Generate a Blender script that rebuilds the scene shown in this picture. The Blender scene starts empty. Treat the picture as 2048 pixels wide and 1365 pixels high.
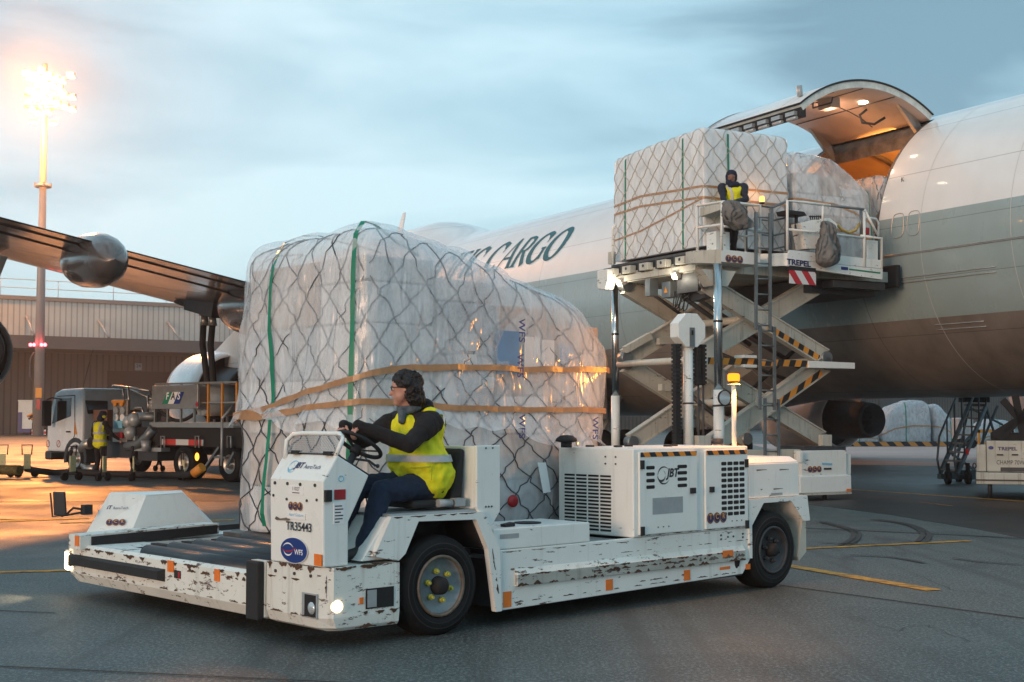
import bpy, bmesh, math, random
from mathutils import Vector, Matrix, noise
from math import radians as rad, sin, cos, pi
random.seed(7)
SC = bpy.context.scene
COL = SC.collection
# ---------------------------------------------------------------- camera, sky, light, exposure
CAMZ = 1.6
F = 2700.0                     # focal length in pixels of the 2048 px wide photograph
PITCH = math.atan(152.5 / F)
cam = bpy.data.cameras.new("camera"); camo = bpy.data.objects.new("camera", cam); COL.objects.link(camo)
camo.location = (0, 0, CAMZ); camo.rotation_euler = (pi / 2 + PITCH, 0, 0)
cam.lens = 36.0 * F / 2048; cam.sensor_width = 36; cam.clip_end = 3000; cam.clip_start = .1
SC.camera = camo
SC.view_settings.view_transform = 'Standard'; SC.view_settings.look = 'None'
SC.view_settings.exposure = 0.97; SC.view_settings.gamma = 1
SC.view_settings.use_curve_mapping = False
SC.cycles.use_denoising = True
SC.cycles.max_bounces = 8; SC.cycles.transparent_max_bounces = 12
SC.cycles.sample_clamp_indirect = 4; SC.cycles.caustics_reflective = False; SC.cycles.caustics_refractive = False
SUN_EL, SUN_AZ = 7.0, 215.0      # degrees; azimuth clockwise from +Y (low, behind the camera, to the left)
W = bpy.data.worlds.new("World"); SC.world = W; W.use_nodes = True
nt = W.node_tree; nt.nodes.clear()
def N(t, kind, **kw):
    n = t.nodes.new(kind)
    for k, v in kw.items():
        if k.startswith('i_'): n.inputs[k[2:].replace('_', ' ')].default_value = v
        else: setattr(n, k, v)
    return n
SKY_OFF = (1.2, 5.0, .2)
def world_nodes():
    L = nt.links.new
    out = N(nt, 'ShaderNodeOutputWorld'); bg = N(nt, 'ShaderNodeBackground'); L(bg.outputs[0], out.inputs[0])
    sky = N(nt, 'ShaderNodeTexSky', sky_type='NISHITA', sun_disc=False)
    sky.sun_elevation = rad(SUN_EL); sky.sun_rotation = rad(SUN_AZ); sky.altitude = 100; sky.dust_density = 1.5
    tc = N(nt, 'ShaderNodeTexCoord')
    mp = N(nt, 'ShaderNodeMapping'); mp.inputs['Scale'].default_value = (1, 1, 4.2); mp.inputs['Rotation'].default_value = (0, rad(9), 0); mp.inputs['Location'].default_value = SKY_OFF
    L(tc.outputs['Generated'], mp.inputs[0])
    n1 = N(nt, 'ShaderNodeTexNoise', i_Scale=2.1, i_Detail=6.0, i_Roughness=.50, i_Distortion=.5); L(mp.outputs[0], n1.inputs['Vector'])
    r1 = N(nt, 'ShaderNodeValToRGB'); L(n1.outputs[0], r1.inputs[0])
    e = r1.color_ramp.elements          # thick evening stratus: slate blue hollows, pale milky tops
    e[0].position = .36; e[0].color = (1.0, 1.85, 2.45, 1); e[1].position = .66; e[1].color = (3.7, 5.15, 5.75, 1)
    m = e.new(.5); m.color = (2.3, 3.75, 4.5, 1)
    mix = N(nt, 'ShaderNodeMix', data_type='RGBA'); mix.inputs[0].default_value = .82
    L(sky.outputs[0], mix.inputs[6]); L(r1.outputs[0], mix.inputs[7])
    L(mix.outputs[2], bg.inputs[0]); bg.inputs[1].default_value = .105
world_nodes()
sl = bpy.data.lights.new("sun", 'SUN'); so = bpy.data.objects.new("sun", sl); COL.objects.link(so)
sl.energy = .70; sl.angle = rad(14); sl.color = (1.0, .62, .42)
_a = rad(SUN_AZ); _e = rad(SUN_EL)
so.rotation_euler = Vector((sin(_a) * cos(_e), cos(_a) * cos(_e), sin(_e))).to_track_quat('Z', 'Y').to_euler()
so.location = (-20, -30, 20)

# ---------------------------------------------------------------- helpers
CAM = Vector((0, 0, CAMZ))
def ray(px, py):
    x = (px - 1024) / F; y = (682.5 - py) / F
    return Vector((x, cos(PITCH) - y * sin(PITCH), sin(PITCH) + y * cos(PITCH)))
class Frame:
    """a local frame on the ground: origin, heading of its x axis; px() measures a point of the photograph on one of its planes"""
    def __init__(s, x, y, z, deg):
        s.M = Matrix.Translation((x, y, z)) @ Matrix.Rotation(rad(deg), 4, 'Z'); s.I = s.M.inverted(); s.deg = deg
    def px(s, px, py, x=None, y=None, z=None):
        o = s.I @ CAM; d = s.I.to_3x3() @ ray(px, py)
        k = 0 if x is not None else 1 if y is not None else 2
        v = (x, y, z)[k]
        return o + d * ((v - o[k]) / d[k])
    def w(s, *p): return s.M @ Vector(p)
    def sub(s, p, deg=0):
        q = s.M @ Vector(p); return Frame(q.x, q.y, q.z, s.deg + deg)
WORLD = Frame(0, 0, 0, 0)
BASE = {}
def tag(o, label=None, cat=None, group=None, kind=None):
    for k, v in (('label', label), ('category', cat), ('group', group), ('kind', kind)):
        if v: o[k] = v
    return o
def thing(name, label, cat, fr=WORLD, base=(0, 0, 0), group=None):
    o = bpy.data.objects.new(name, None); COL.objects.link(o); o.empty_display_size = .2
    b = Vector(base); o.location = fr.M @ b; o.rotation_euler = (0, 0, rad(fr.deg)); BASE[o.name] = b
    return tag(o, label, cat, group)
def dup(root, loc, rotz=None, label=None):
    r = root.copy(); COL.objects.link(r); r.location = loc
    if rotz is not None: r.rotation_euler = (0, 0, rotz)
    if label: r['label'] = label
    for ch in list(root.children):
        c = ch.copy(); COL.objects.link(c); c.parent = r
        for g in list(ch.children):
            d = g.copy(); COL.objects.link(d); d.parent = c
    return r
def V(*a): return Vector(a)
class MB:
    def __init__(s): s.b = bmesh.new(); s.m = 0; s.sm = False
    def mat(s, i): s.m = i; return s
    def face(s, vs, smooth=None):
        try: f = s.b.faces.new(vs)
        except ValueError: return None
        f.material_index = s.m; f.smooth = s.sm if smooth is None else smooth
        return f
    def poly(s, pts): return s.face([s.b.verts.new(Vector(p)) for p in pts])
    def box(s, x0, y0, z0, x1, y1, z1):
        x0, x1 = sorted((x0, x1)); y0, y1 = sorted((y0, y1)); z0, z1 = sorted((z0, z1))
        v = [s.b.verts.new((x, y, z)) for x in (x0, x1) for y in (y0, y1) for z in (z0, z1)]
        for f in ((0, 1, 3, 2), (4, 6, 7, 5), (0, 4, 5, 1), (2, 3, 7, 6), (0, 2, 6, 4), (1, 5, 7, 3)): s.face([v[i] for i in f])
        return s
    def hexa(s, a, b):
        """a, b: two rings of equal length, joined and capped"""
        A = [s.b.verts.new(Vector(p)) for p in a]; B = [s.b.verts.new(Vector(p)) for p in b]; n = len(A)
        s.face(A[::-1]); s.face(B)
        for i in range(n): s.face([A[i], A[(i + 1) % n], B[(i + 1) % n], B[i]])
        return s
    def prism(s, pts, off):
        off = Vector(off); return s.hexa(pts, [Vector(p) + off for p in pts])
    def bar(s, p, q, w, h=None, up=(0, 0, 1)):
        p = Vector(p); q = Vector(q); h = w if h is None else h
        d = (q - p).normalized(); u = Vector(up); sd = d.cross(u)
        if sd.length < 1e-4: sd = d.cross(Vector((1, 0, 0)))
        sd.normalize(); u = sd.cross(d)
        r = [(-.5, -.5), (.5, -.5), (.5, .5), (-.5, .5)]
        return s.hexa([p + sd * (a * w) + u * (c * h) for a, c in r], [q + sd * (a * w) + u * (c * h) for a, c in r])
    def cyl(s, p, q, r0, r1=None, n=16, cap=True):
        p = Vector(p); q = Vector(q); r1 = r0 if r1 is None else r1
        d = (q - p).normalized(); a = d.orthogonal().normalized(); c = d.cross(a)
        A = [s.b.verts.new(p + (a * cos(2 * pi * i / n) + c * sin(2 * pi * i / n)) * r0) for i in range(n)]
        B = [s.b.verts.new(q + (a * cos(2 * pi * i / n) + c * sin(2 * pi * i / n)) * r1) for i in range(n)]
        for i in range(n): s.face([A[i], A[(i + 1) % n], B[(i + 1) % n], B[i]], True)
        if cap: s.face(A[::-1], False); s.face(B, False)
        return s
    def tube(s, pts, r, n=8, closed=False):
        pts = [Vector(p) for p in pts]; rings = []; ref = None; N_ = len(pts)
        for i, p in enumerate(pts):
            a = pts[(i - 1) % N_] if (i or closed) else p; c = pts[(i + 1) % N_] if (i < N_ - 1 or closed) else p
            d = (c - a)
            if d.length < 1e-7: d = Vector((0, 0, 1))
            d.normalize()
            if ref is None: ref = d.orthogonal().normalized()
            ref = (ref - d * ref.dot(d))
            ref = d.orthogonal().normalized() if ref.length < 1e-4 else ref.normalized()
            e = d.cross(ref); rr = r[i] if isinstance(r, (list, tuple)) else r
            rings.append([s.b.verts.new(p + (ref * cos(2 * pi * k / n) + e * sin(2 * pi * k / n)) * rr) for k in range(n)])
        for i in range(N_ if closed else N_ - 1):
            A, B = rings[i], rings[(i + 1) % N_]
            for k in range(n): s.face([A[k], A[(k + 1) % n], B[(k + 1) % n], B[k]], True)
        if not closed: s.face(rings[0][::-1], False); s.face(rings[-1], False)
        return s
    def lathe(s, prof, o=(0, 0, 0), axis=(0, 0, 1), n=24, smooth=True, closed=False):
        o = Vector(o); ax = Vector(axis).normalized(); a = ax.orthogonal().normalized(); c = ax.cross(a); R = []
        for r, h in prof:
            if r < 1e-5: R.append([s.b.verts.new(o + ax * h)] * n)
            else: R.append([s.b.verts.new(o + ax * h + (a * cos(2 * pi * i / n) + c * sin(2 * pi * i / n)) * r) for i in range(n)])
        for j in range(len(R) - (0 if closed else 1)):
            A, B = R[j], R[(j + 1) % len(R)]
            for i in range(n):
                vs = []
                for v in (A[i], A[(i + 1) % n], B[(i + 1) % n], B[i]):
                    if v not in vs: vs.append(v)
                if len(vs) > 2: s.face(vs, smooth)
        return s
    def ball(s, c, r, sc=(1, 1, 1), n=12, R=None):
        c = Vector(c); rows = []
        for j in range(n // 2 + 1):
            th = pi * j / (n // 2); row = []
            for i in range(n):
                p = Vector((sin(th) * cos(2 * pi * i / n) * sc[0], sin(th) * sin(2 * pi * i / n) * sc[1], cos(th) * sc[2])) * r
                if R is not None: p = R @ p
                row.append(p + c)
            if j in (0, n // 2): rows.append([s.b.verts.new(row[0])] * n)
            else: rows.append([s.b.verts.new(p) for p in row])
        for j in range(n // 2):
            for i in range(n):
                vs = []
                for v in (rows[j][i], rows[j + 1][i], rows[j + 1][(i + 1) % n], rows[j][(i + 1) % n]):
                    if v not in vs: vs.append(v)
                if len(vs) > 2: s.face(vs, True)
        return s
    def surf(s, fn, nu, nv, close_u=False, skip=None, mfn=None, smooth=True):
        g = [[s.b.verts.new(Vector(fn(i, j))) for j in range(nv + 1)] for i in range(nu if close_u else nu + 1)]
        for i in range(nu):
            for j in range(nv):
                if skip and skip(i, j): continue
                if mfn: s.m = mfn(i, j)
                i2 = (i + 1) % len(g) if close_u else i + 1
                s.face([g[i][j], g[i2][j], g[i2][j + 1], g[i][j + 1]], smooth)
        return g
    def text(s, txt, o, xd, yd, h, bold=0.0, shear=0.0, align='CENTER', fn=None, wide=1.0):
        c = bpy.data.curves.new('t', 'FONT'); c.body = txt; c.offset = bold; c.shear = shear; c.align_x = align; c.align_y = 'BOTTOM'
        c.fill_mode = 'FRONT' if hasattr(c, 'fill_mode') else c.fill_mode
        c.resolution_u = 3
        ob = bpy.data.objects.new('t', c); COL.objects.link(ob)
        me = bpy.data.meshes.new_from_object(ob.evaluated_get(bpy.context.evaluated_depsgraph_get()))
        bpy.data.objects.remove(ob); bpy.data.curves.remove(c)
        o = Vector(o); xd = Vector(xd).normalized(); yd = Vector(yd).normalized(); k = h / .70
        vs = [s.b.verts.new(fn(v.co.x * k * wide, v.co.y * k) if fn else o + xd * (v.co.x * k * wide) + yd * (v.co.y * k)) for v in me.vertices]
        for p in me.polygons: s.face([vs[i] for i in p.vertices], False)
        bpy.data.meshes.remove(me)
        return s
    def _mesh(s, name, mats, off):
        me = bpy.data.meshes.new(name)
        bmesh.ops.recalc_face_normals(s.b, faces=s.b.faces[:]) if getattr(s, 'recalc', True) else None
        if off.length: bmesh.ops.translate(s.b, vec=-off, verts=s.b.verts[:])
        s.b.to_mesh(me); s.b.free()
        for m in (mats if isinstance(mats, (list, tuple)) else [mats]): me.materials.append(m)
        return me
    def part(s, name, mats, parent, label=None, bevel=0, kind=None):
        root = parent
        while root.parent: root = root.parent
        off = BASE[root.name]
        me = s._mesh(name, mats, off); o = bpy.data.objects.new(name, me); COL.objects.link(o); o.parent = parent
        s._bev(o, bevel)
        return tag(o, label, kind=kind)
    def parts(s, name, mats, parent, label=None, bevel=0):
        """each loose piece becomes a part of its own"""
        s.b.verts.index_update(); left = set(s.b.verts); out = []
        while left:
            st = [left.pop()]; isl = set(st)
            while st:
                for e in st.pop().link_edges:
                    for w in e.verts:
                        if w in left: left.discard(w); isl.add(w); st.append(w)
            out.append(isl)
        res = []
        for isl in out:
            n = MB(); mp_ = {v: n.b.verts.new(v.co) for v in sorted(isl, key=lambda v: v.index)}
            for f in {f for v in isl for f in v.link_faces}:
                g = n.b.faces.new([mp_[v] for v in f.verts]); g.material_index = f.material_index; g.smooth = f.smooth
            res.append(n.part(name, mats, parent, label, bevel))
        s.b.free(); return res
    def top(s, name, mats, label=None, cat=None, fr=WORLD, base=(0, 0, 0), group=None, kind=None, bevel=0):
        b = Vector(base); me = s._mesh(name, mats, b); o = bpy.data.objects.new(name, me); COL.objects.link(o)
        o.location = fr.M @ b; o.rotation_euler = (0, 0, rad(fr.deg)); BASE[o.name] = b
        s._bev(o, bevel)
        return tag(o, label, cat, group, kind)
    def _bev(s, o, w):
        if w:
            m = o.modifiers.new('bevel', 'BEVEL'); m.width = w; m.segments = 2; m.limit_method = 'ANGLE'; m.angle_limit = rad(40)
def lerp(a, b, t): return a + (b - a) * t
def interp(tab, x):
    if x <= tab[0][0]: return tab[0][1]
    for (x0, y0), (x1, y1) in zip(tab, tab[1:]):
        if x <= x1: return y0 + (y1 - y0) * (x - x0) / (x1 - x0)
    return tab[-1][1]
def smooth(a, b, x):
    t = max(0, min(1, (x - a) / (b - a))); return t * t * (3 - 2 * t)

# ---------------------------------------------------------------- materials
MATS = {}
def pm(name, col, rough=.5, metal=0, var=.0, vscale=3, bump=0, bscale=40, coat=0, emit=None, es=1, alpha=None, spec=None, stretch=None):
    m = bpy.data.materials.new(name); m.use_nodes = True; t = m.node_tree; b = t.nodes['Principled BSDF']; L = t.links.new
    b.inputs['Base Color'].default_value = (*col, 1); b.inputs['Roughness'].default_value = rough; b.inputs['Metallic'].default_value = metal
    if coat: b.inputs['Coat Weight'].default_value = coat; b.inputs['Coat Roughness'].default_value = .08
    if emit: b.inputs['Emission Color'].default_value = (*emit, 1); b.inputs['Emission Strength'].default_value = es
    if alpha is not None: b.inputs['Alpha'].default_value = alpha
    if spec is not None: b.inputs['Specular IOR Level'].default_value = spec
    if var or bump:
        tc = N(t, 'ShaderNodeTexCoord'); vec = tc.outputs['Object']
        if stretch:
            mp = N(t, 'ShaderNodeMapping'); mp.inputs['Scale'].default_value = stretch; L(vec, mp.inputs[0]); vec = mp.outputs[0]
    if var:
        n = N(t, 'ShaderNodeTexNoise', i_Scale=vscale, i_Detail=6.0, i_Roughness=.65); L(vec, n.inputs['Vector'])
        r = N(t, 'ShaderNodeMapRange'); r.inputs[1].default_value = .3; r.inputs[2].default_value = .7; r.inputs[3].default_value = 1 - var; r.inputs[4].default_value = 1 + var * .4
        L(n.outputs[0], r.inputs[0])
        v = N(t, 'ShaderNodeVectorMath', operation='SCALE'); v.inputs[0].default_value = col; L(r.outputs[0], v.inputs['Scale']); L(v.outputs[0], b.inputs['Base Color'])
        r2 = N(t, 'ShaderNodeMapRange'); r2.inputs[3].default_value = max(0.02, rough - .12); r2.inputs[4].default_value = min(1, rough + .15); L(n.outputs[0], r2.inputs[0]); L(r2.outputs[0], b.inputs['Roughness'])
    if bump:
        n = N(t, 'ShaderNodeTexNoise', i_Scale=bscale, i_Detail=4.0); L(vec, n.inputs['Vector'])
        bp = N(t, 'ShaderNodeBump', i_Strength=bump); bp.inputs['Distance'].default_value = .02; L(n.outputs[0], bp.inputs['Height']); L(bp.outputs[0], b.inputs['Normal'])
    MATS[name] = m; return m
def paint(name, col, chips=.5, rough=.4, grime=.35, dirt=(.20, .15, .10), sx=.35):
    """service-vehicle paint: broad grime, drip streaks, rust-brown chips with a shape of their own"""
    m = bpy.data.materials.new(name); m.use_nodes = True; t = m.node_tree; b = t.nodes['Principled BSDF']; L = t.links.new
    tc = N(t, 'ShaderNodeTexCoord')
    def noise_(scale, stretch, detail=6.0, rg=.6):
        mp = N(t, 'ShaderNodeMapping'); mp.inputs['Scale'].default_value = stretch; L(tc.outputs['Object'], mp.inputs[0])
        n = N(t, 'ShaderNodeTexNoise', i_Scale=scale, i_Detail=detail, i_Roughness=rg); L(mp.outputs[0], n.inputs['Vector']); return n.outputs[0]
    def rng(v, a, c, lo, hi):
        r = N(t, 'ShaderNodeMapRange'); L(v, r.inputs[0])
        for i, x in zip((1, 2, 3, 4), (a, c, lo, hi)): r.inputs[i].default_value = x
        return r.outputs[0]
    def mixc(f, a, c):
        x = N(t, 'ShaderNodeMix', data_type='RGBA'); L(f, x.inputs[0])
        if isinstance(a, tuple): x.inputs[6].default_value = (*a, 1)
        else: L(a, x.inputs[6])
        x.inputs[7].default_value = (*c, 1); return x.outputs[2]
    g = rng(noise_(1.3, (1, 1, 1)), .42, .75, 0, grime)
    c = mixc(g, col, tuple(x * .62 + d * .2 for x, d in zip(col, dirt)))
    st = rng(noise_(9, (1.6, 1.6, .12)), .56, .80, 0, grime)
    c = mixc(st, c, dirt)
    big = N(t, 'ShaderNodeMath', operation='MULTIPLY_ADD'); L(noise_(2.6, (.6, .6, 1.6), 3.0), big.inputs[0]); big.inputs[1].default_value = .42; L(noise_(17, (sx, sx, 1.5), 9.0, .74), big.inputs[2])
    ch = rng(big.outputs[0], .90 - .10 * chips, .915 - .10 * chips, 0, .95)
    c = mixc(ch, c, (.10, .045, .025))
    L(c, b.inputs['Base Color'])
    L(rng(noise_(5, (1, 1, 1)), .3, .7, rough - .1, rough + .2), b.inputs['Roughness'])
    bp = N(t, 'ShaderNodeBump', i_Strength=.25); bp.inputs['Distance'].default_value = .01; bp.invert = True; L(ch, bp.inputs['Height']); L(bp.outputs[0], b.inputs['Normal'])
    MATS[name] = m; return m
M_white = paint('chipped white paint', (.82, .84, .81), .62, .38, .32)
M_bump = paint('battered white bumper paint', (.78, .79, .74), 1.0, .5, .5, sx=.5)
M_clean = paint('clean white paint', (.84, .86, .83), .1, .33, .2)
M_lift = paint('weathered white lift paint', (.56, .54, .47), .35, .5, .95)
M_cab = pm('truck cab white', (.80, .83, .86), .25, 0, .06, 2, coat=.5)
M_black = pm('black rubber', (.018, .018, .02), .75, 0, .2, 6, .2, 60)
M_tyre = pm('tyre rubber', (.008, .009, .010), .7, 0, .25, 8, .25, 60, spec=.25)
M_roller = pm('roller rubber', (.020, .024, .032), .38, 0, .3, 6, .1, 30)
M_dark = pm('dark void', (.012, .011, .012), .8)
M_dgrey = pm('dark grey metal', (.06, .06, .065), .5, .3, .3, 5)
M_grey = pm('grey steel', (.22, .24, .25), .45, .6, .25, 5)
M_lgrey = pm('light grey metal', (.42, .44, .45), .4, .3, .2, 5)
M_rim = pm('grey wheel rim', (.24, .28, .30), .45, .3, .3, 12)
M_rustrim = pm('rusty rim edge', (.22, .17, .13), .6, .3, .5, 14)
M_chrome = pm('polished steel', (.62, .62, .62), .18, 1, .1, 3)
M_ribbed = pm('brushed aluminium', (.42, .39, .36), .35, .7, .15, 6)
M_orange = pm('reflective orange', (.85, .20, .02), .5, 0, .15, 20)
M_amber = pm('hazard amber', (.78, .29, .03), .5, 0, .2, 15)
M_yellow = pm('yellow brass', (.62, .55, .08), .4, .2, .2, 20)
M_red = pm('red reflector', (.40, .015, .02), .35)
M_blue = pm('sign blue', (.012, .035, .20), .4)
M_navy = pm('navy ink', (.02, .02, .10), .5)
M_ink = pm('black ink', (.02, .02, .022), .6)
M_white_ink = pm('white lettering', (.85, .85, .85), .5)
M_gold = pm('badge orange', (.72, .34, .07), .5)
M_cyan = pm('pale blue logo', (.20, .52, .72), .5)
M_green_ink = pm('green panel', (.01, .22, .12), .5)
M_glass = pm('dark glass', (.02, .025, .03), .06, 0, coat=1)
M_lens = pm('lamp glass', (.55, .6, .62), .08, .4)
M_hi = pm('hi-vis yellow', (.86, .80, .012), .75, 0, .18, 9, .5, 14, emit=None)
M_tape = pm('reflective tape', (.50, .51, .51), .4, 0, .2, 12, .3, 30)
M_cloth = pm('black fleece', (.014, .011, .012), .95, 0, .3, 12, .5, 30)
M_trouser = pm('navy trousers', (.012, .024, .055), .9, 0, .35, 9, .7, 14)
M_skin = pm('skin', (.52, .27, .20), .5, 0, .12, 14)
M_skin2 = pm('tanned skin', (.26, .13, .09), .55, 0, .12, 14)
M_hair = pm('dark hair', (.014, .008, .007), .55, 0, .4, 30, .8, 60)
M_scarf = pm('grey blue scarf', (.10, .13, .15), .9, 0, .6, 18, .6, 25)
M_shoe = pm('black shoe', (.01, .01, .01), .5)
M_tarp = pm('grey tarpaulin', (.18, .17, .16), .6, 0, .4, 5, .8, 8)
M_strap = pm('green strap', (.0, .22, .12), .5, 0, .2, 9)
M_btape = pm('brown packing tape', (.46, .24, .11), .3, 0, .25, 7, .3, 14)
M_cord = pm('net cord', (.075, .085, .10), .8)
M_cordl = pm('light net cord', (.48, .47, .43), .8)
M_carton = pm('cardboard', (.50, .38, .30), .8, 0, .2, 4)
M_carton2 = pm('white carton', (.70, .70, .70), .7, 0, .12, 4)
M_carton3 = pm('blue carton', (.14, .30, .50), .6, 0, .12, 4)
M_silver = pm('silver foil wrap', (.55, .57, .62), .22, .7, .3, 6, 1.0, 9)
M_alu = pm('pallet aluminium', (.16, .14, .13), .5, .6, .4, 6)
def film(name, base=.45, col=(.86, .90, .93), scale=1.0, stretch=(1.2, 1.2, .5), rough=.2, bs=1.0):
    m = bpy.data.materials.new(name); m.use_nodes = True; t = m.node_tree; b = t.nodes['Principled BSDF']; L = t.links.new
    b.inputs['Base Color'].default_value = (*col, 1); b.inputs['Roughness'].default_value = rough; b.inputs['IOR'].default_value = 1.5
    tc = N(t, 'ShaderNodeTexCoord'); mp = N(t, 'ShaderNodeMapping'); mp.inputs['Scale'].default_value = stretch; mp.inputs['Rotation'].default_value = (.3, .5, .2)
    L(tc.outputs['Object'], mp.inputs[0])
    n = N(t, 'ShaderNodeTexNoise', i_Scale=2.6 * scale, i_Detail=7.0, i_Roughness=.58, i_Distortion=1.3); L(mp.outputs[0], n.inputs['Vector'])
    r = N(t, 'ShaderNodeMapRange'); L(n.outputs[0], r.inputs[0])
    for i, x in zip((1, 2, 3, 4), (.34, .70, max(0.04, base - .12), min(.97, base + .18))): r.inputs[i].default_value = x
    mp2 = N(t, 'ShaderNodeMapping'); mp2.inputs['Scale'].default_value = (2.2, 2.2, .55); mp2.inputs['Rotation'].default_value = (.5, -.35, 0); L(tc.outputs['Object'], mp2.inputs[0])
    n2 = N(t, 'ShaderNodeTexNoise', noise_type='RIDGED_MULTIFRACTAL', i_Scale=3.2 * scale, i_Detail=5.0, i_Distortion=.8); L(mp2.outputs[0], n2.inputs['Vector'])
    bp = N(t, 'ShaderNodeBump', i_Strength=.55 * bs); bp.inputs['Distance'].default_value = .03; L(n2.outputs[0], bp.inputs['Height']); L(bp.outputs[0], b.inputs['Normal'])
    rs = N(t, 'ShaderNodeMapRange'); L(n2.outputs[0], rs.inputs[0])
    for i, x in zip((1, 2, 3, 4), (.55, 1.5, 0, .38)): rs.inputs[i].default_value = x
    ad = N(t, 'ShaderNodeMath', operation='ADD', use_clamp=True); L(r.outputs[0], ad.inputs[0]); L(rs.outputs[0], ad.inputs[1]); L(ad.outputs[0], b.inputs['Alpha'])
    MATS[name] = m; return m
M_film = film('milky plastic film', .38, (.95, .96, .97))
M_film2 = film('white plastic sheet', .78, (.90, .90, .90), 1.0)
M_film3 = film('clear plastic film', .30, (.90, .94, .98), 1.3, rough=.10, bs=2.4)
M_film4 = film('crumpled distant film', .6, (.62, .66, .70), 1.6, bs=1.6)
def hazard(name, a=(.80, .29, .03), c=(.015, .015, .02), period=.22, axis=(1, 0, 1)):
    """diagonal warning tape, stripes by object coordinates"""
    m = bpy.data.materials.new(name); m.use_nodes = True; t = m.node_tree; b = t.nodes['Principled BSDF']; L = t.links.new
    tc = N(t, 'ShaderNodeTexCoord'); d = N(t, 'ShaderNodeVectorMath', operation='DOT_PRODUCT'); d.inputs[1].default_value = tuple(x / period for x in axis); L(tc.outputs['Object'], d.inputs[0])
    f = N(t, 'ShaderNodeMath', operation='FRACT'); L(d.outputs['Value'], f.inputs[0])
    g = N(t, 'ShaderNodeMath', operation='GREATER_THAN'); g.inputs[1].default_value = .5; L(f.outputs[0], g.inputs[0])
    x = N(t, 'ShaderNodeMix', data_type='RGBA'); L(g.outputs[0], x.inputs[0]); x.inputs[6].default_value = (*a, 1); x.inputs[7].default_value = (*c, 1)
    L(x.outputs[2], b.inputs['Base Color']); b.inputs['Roughness'].default_value = .5
    MATS[name] = m; return m
def emit(name, col, s):
    m = bpy.data.materials.new(name); m.use_nodes = True; t = m.node_tree; t.nodes.clear()
    o = N(t, 'ShaderNodeOutputMaterial'); e = N(t, 'ShaderNodeEmission', i_Strength=s); e.inputs[0].default_value = (*col, 1); t.links.new(e.outputs[0], o.inputs[0]); return m
E_mast = emit('sodium lamp', (1, .50, .12), 7)
E_head = emit('headlight glow', (1, .74, .42), 5)
E_beacon = emit('amber beacon glow', (1, .22, .012), 1.7)
E_red = emit('red lamp', (1, .06, .08), 9)
E_work = emit('work lamp', (1, .88, .62), 8)
E_cabin = emit('cargo hold lamp', (1, .72, .36), 9)
def lamp(name, loc, power, col, r=.1, kind='POINT', parent=None, target=None, spot=90, blend=.5):
    l = bpy.data.lights.new(name, kind); o = bpy.data.objects.new(name, l); COL.objects.link(o); l.energy = power; l.color = col; l.shadow_soft_size = r
    o.location = loc
    if kind == 'SPOT': l.spot_size = rad(spot); l.spot_blend = blend
    if target is not None: o.rotation_euler = (Vector(loc) - Vector(target)).to_track_quat('Z', 'Y').to_euler()
    return o
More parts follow.
